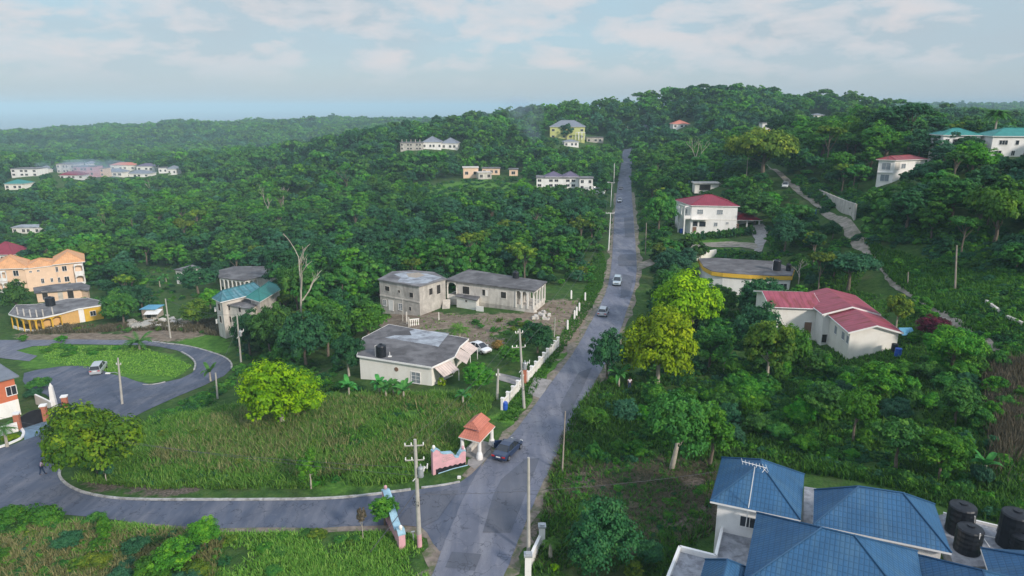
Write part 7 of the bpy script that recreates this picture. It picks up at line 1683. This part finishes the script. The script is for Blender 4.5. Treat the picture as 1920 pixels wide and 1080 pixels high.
# the remaining canopy reads as one mass: one object that repeats crown meshes of the trees above
def forest_mass(name, sel, lod):
    keys = [('round', 'forest'), ('round', 'dark'), ('round', 'mid'), ('wide', 'forest'), ('tall', 'forest'), ('ragged', 'blue'), ('round', 'vine'), ('ragged', 'dark')]
    mapk = {0: 0, 1: 1, 2: 2, 3: 0, 4: 4, 5: 3, 6: 2, 7: 5, 8: 5, 9: 6, 10: 3, 11: 7}
    me = bpy.data.meshes.new(name); n = len(sel); me.vertices.add(n); s_sp = np.array([SHAPES[k[0]]['spread'][2] for k in keys]); kid = np.array([mapk[int(q)] for q in kk[sel]])
    cz = hgt[sel]-rad[sel]*s_sp[kid]*.9
    me.vertices.foreach_set('co', np.column_stack([C_[sel, 0], C_[sel, 1], zz[sel]+np.maximum(cz, rad[sel]*.4)]).astype(np.float32).ravel())
    for nm, ty, vals in (('kid', 'INT', kid.astype(np.int32)), ('rad', 'FLOAT', rad[sel].astype(np.float32)), ('rot', 'FLOAT', fr.uniform(0, 6.28, n).astype(np.float32))):
        a = me.attributes.new(nm, ty, 'POINT'); a.data.foreach_set('value', vals)
    o = mkobj(name, me); tag(o, None, None, None, 'stuff')
    ng = bpy.data.node_groups.new(name+'_nodes', 'GeometryNodeTree'); ng.interface.new_socket('Geometry', in_out='INPUT', socket_type='NodeSocketGeometry'); ng.interface.new_socket('Geometry', in_out='OUTPUT', socket_type='NodeSocketGeometry')
    gi = ng.nodes.new('NodeGroupInput'); go = ng.nodes.new('NodeGroupOutput'); jn = ng.nodes.new('GeometryNodeJoinGeometry')
    def na(nm, ty):
        q = ng.nodes.new('GeometryNodeInputNamedAttribute'); q.data_type = ty; q.inputs[0].default_value = nm; return q.outputs['Attribute']
    kidn = na('kid', 'INT'); radn = na('rad', 'FLOAT'); rotn = na('rot', 'FLOAT'); cx = ng.nodes.new('ShaderNodeCombineXYZ'); ng.links.new(rotn, cx.inputs[2])
    for j, (sh, mt) in enumerate(keys):
        me_c = get_crown(sh, mt, lod, j % 3); src = crown_source(sh, mt, lod, j % 3, me_c)
        cmpn = ng.nodes.new('FunctionNodeCompare'); cmpn.data_type = 'INT'; cmpn.operation = 'EQUAL'; ng.links.new(kidn, cmpn.inputs[2]); cmpn.inputs[3].default_value = j
        oi = ng.nodes.new('GeometryNodeObjectInfo'); oi.inputs[0].default_value = src; oi.transform_space = 'ORIGINAL'
        ip = ng.nodes.new('GeometryNodeInstanceOnPoints'); ng.links.new(gi.outputs[0], ip.inputs['Points']); ng.links.new(cmpn.outputs[0], ip.inputs['Selection']); ng.links.new(oi.outputs['Geometry'], ip.inputs['Instance'])
        ng.links.new(cx.outputs[0], ip.inputs['Rotation']); ng.links.new(radn, ip.inputs['Scale']); ng.links.new(ip.outputs[0], jn.inputs[0])
    ng.links.new(jn.outputs[0], go.inputs[0]); md = o.modifiers.new('canopy', 'NODES'); md.node_group = ng; return o
def crown_source(sh, mt, lod, var, me):
    """a real tree of the forest edge whose crown mesh the mass repeats"""
    global rest
    if me.name in SRC: return SRC[me.name]
    i = rest[0]; rest = rest[1:]; sp = SHAPES[sh]['spread']
    lb, gp = zlabel(C_[i, 0], C_[i, 1], U[i], mt, sh); root = tree(C_[i, 0], C_[i, 1], rad[i]/sp[0], hgt[i], sh, mt, lod, var, lb, gp, 'forest_tree', 'tree')
    return [c for c in root.children if c.name.startswith('crown')][0]
near_n = int((Zd[rest] < 330).sum()); srt = rest[np.argsort(Zd[rest])]
mid_sel = srt[Zd[srt] < 340]; far_sel = srt[Zd[srt] >= 340]; rest = far_sel[::7]; rest = rest[np.argsort(Zd[rest])]
forest_mass('forest', mid_sel, 'mid'); forest_mass('far_forest', far_sel, 'far')
print('forest', len(C_), len(mid_sel), len(far_sel))
# undergrowth that reads as one mass
def undergrowth(name, pix, n, size, seed, keys=(('bush', 'forest'), ('bush', 'mid'), ('ragged', 'vine'), ('bush', 'dark')), lod='mid'):
    global C_, zz, Zd, kk, hgt, rad
    p = scatter_in(pix, n, seed, dens_noise=.2); r2 = np.random.default_rng(seed); u, v, z_ = proj(p[:, 0], p[:, 1], p[:, 2]); rr = r2.uniform(size*.5, size, len(p)); ok = np.ones(len(p), bool)
    for x, y, q in FOOT: ok &= (p[:, 0]-x)**2+(p[:, 1]-y)**2 > (q+.3)**2
    for a0, b0, a1, b1, D in PROTECT: ok &= ~((p[:, 1] < D-.5) & (u > a0-6) & (u < a1+6) & (v > b0) & (v-rr*1.4*FL/z_ < b1-3))
    rx_ = np.interp(p[:, 1], RDX[:, 0], RDX[:, 1]); ok &= np.abs(p[:, 0]-rx_) > 4.0+rr; p = p[ok]; rr = rr[ok]
    old = (C_, zz, Zd, kk, hgt, rad); C_ = np.column_stack([p[:, 0], p[:, 1], rr]); zz = p[:, 2]-rr*.35; rad = rr; hgt = rr*.9; Zd = z_[ok]; kk = np.array([[0, 1, 2, 5, 8, 9, 3, 11][q] for q in r2.integers(0, 8, len(p))]) if len(p) else np.zeros(0, int)
    o = forest_mass(name, np.arange(len(p)), lod); C_, zz, Zd, kk, hgt, rad = old; return o
undergrowth('scrub_undergrowth', [(1040,860),(1080,780),(1120,735),(1230,740),(1420,700),(1500,700),(1925,640),(1925,1000),(1760,930),(1600,890),(1520,870),(1420,860),(1330,860),(1180,870)], 750, 1.0, 61)
undergrowth('verge_undergrowth', [(275,790),(330,760),(400,735),(440,700),(445,715),(400,755),(340,778),(290,805)], 160, .9, 62)
undergrowth('slope_undergrowth', [(1610,440),(1700,470),(1925,515),(1925,700),(1800,610),(1700,545),(1660,500)], 500, 1.1, 63)
undergrowth('tree_undergrowth', [(1130,720),(1230,735),(1500,700),(1500,640),(1340,560),(1220,600)], 260, 1.2, 64)
undergrowth('clearing_undergrowth', [(770,345),(870,336),(1000,345),(1012,374),(960,396),(850,394),(780,376)], 260, 1.9, 66)
undergrowth('roadside_undergrowth', [(1196,470),(1192,400),(1190,360),(1215,350),(1262,360),(1262,400),(1250,460),(1215,475)], 240, 1.7, 67)
undergrowth('yard_undergrowth', [(1240,470),(1330,468),(1420,476),(1500,470),(1620,440),(1640,480),(1560,540),(1500,520),(1480,485),(1330,482),(1250,490)], 300, 1.3, 68)
undergrowth('hill_undergrowth', [(1480,345),(1530,372),(1600,415),(1650,470),(1700,470),(1925,515),(1925,440),(1700,400),(1600,360),(1500,335)], 600, 2.2, 69)
undergrowth('meadow_weeds', [(150,890),(290,810),(420,775),(600,755),(760,750),(920,755),(880,820),(790,880),(740,905),(600,915),(300,915)], 420, .75, 70)
undergrowth('plot_weeds', [(1010,1060),(1040,900),(1180,865),(1330,870),(1330,1000),(1240,1070)], 70, .6, 71)
p = scatter_in([(1505,885),(1640,905),(1765,935),(1860,975),(1925,990),(1925,960),(1760,915),(1600,880),(1510,865)], 1500, 72); tufts('rear_grass', p, hg(len(p), .3, .8, 4), 'mid', 6, .06, .7, 4)
undergrowth('grove_undergrowth', [(440,640),(520,600),(700,578),(665,630),(655,738),(560,745),(470,728),(438,690)], 260, 1.3, 73)
undergrowth('valley_undergrowth', [(238,505),(330,498),(410,535),(400,560),(330,575),(250,595)], 150, 1.0, 74)
undergrowth('corner_undergrowth', [(-60,975),(240,1000),(420,1010),(430,1100),(-60,1100)], 200, .8, 65)
# ---- smoke from two fires
def smoke(u, v, D, w_, h_, dens, seed):
    g = G(u, v); c = P(u, v, H(g.x, g.y)); mb = MB(); k = D/g.y if g.y > 1 else 1; x, y = g.x*k, D; z = H(x, y)
    
    n0 = 14; pf = [(.08, 0), (.16, .2), (.27, .42), (.38, .62), (.47, .8), (.40, .94), (.08, 1)]; mb.lathe((x, y, z+1), [(w_*a, h_*b_) for a, b_ in pf], n0); mb.v = [(a-w_*.35*((c_-z)/h_)**1.3, b_, c_) for a, b_, c_ in mb.v]; m = bpy.data.materials.new('smoke'); m.use_nodes = True; t = m.node_tree; t.nodes.clear(); pv = N(t, 'ShaderNodeVolumePrincipled'); pv.inputs['Color'].default_value = (.62, .80, 1, 1)
    g_ = N(t, 'ShaderNodeNewGeometry'); n_ = noise_n(t, g_.outputs['Position'], 3.2/w_, 4, .6, .6); t.links.new(math_n(t, 'MULTIPLY', ramp(t, n_, [(.42, (0, 0, 0)), (.68, (1, 1, 1))]), dens), pv.inputs['Density']); t.links.new(pv.outputs[0], N(t, 'ShaderNodeOutputMaterial').inputs['Volume']); m.cycles.volume_step_rate = 2
    tag(mb.build('smoke', m), kind='stuff')
smoke(1004, 268, 430, 30, 34, .022, 1); smoke(206, 326, 470, 60, 15, .03, 2)
# ---- air
m = bpy.data.materials.new('haze_air'); m.use_nodes = True; t = m.node_tree; t.nodes.clear(); vo = N(t, 'ShaderNodeVolumePrincipled'); vo.inputs['Color'].default_value = (.54, .78, .93, 1); vo.inputs['Density'].default_value = .00022; vo.inputs['Anisotropy'].default_value = -.25
mo = N(t, 'ShaderNodeOutputMaterial'); t.links.new(vo.outputs[0], mo.inputs['Volume'])
mb = MB(); mb.prism([(-40000, -1200), (20000, -1200), (20000, 43000), (-40000, 43000)], -260, 78); tag(mb.build('haze', m, org=(0, 0, 0)), kind='stuff')
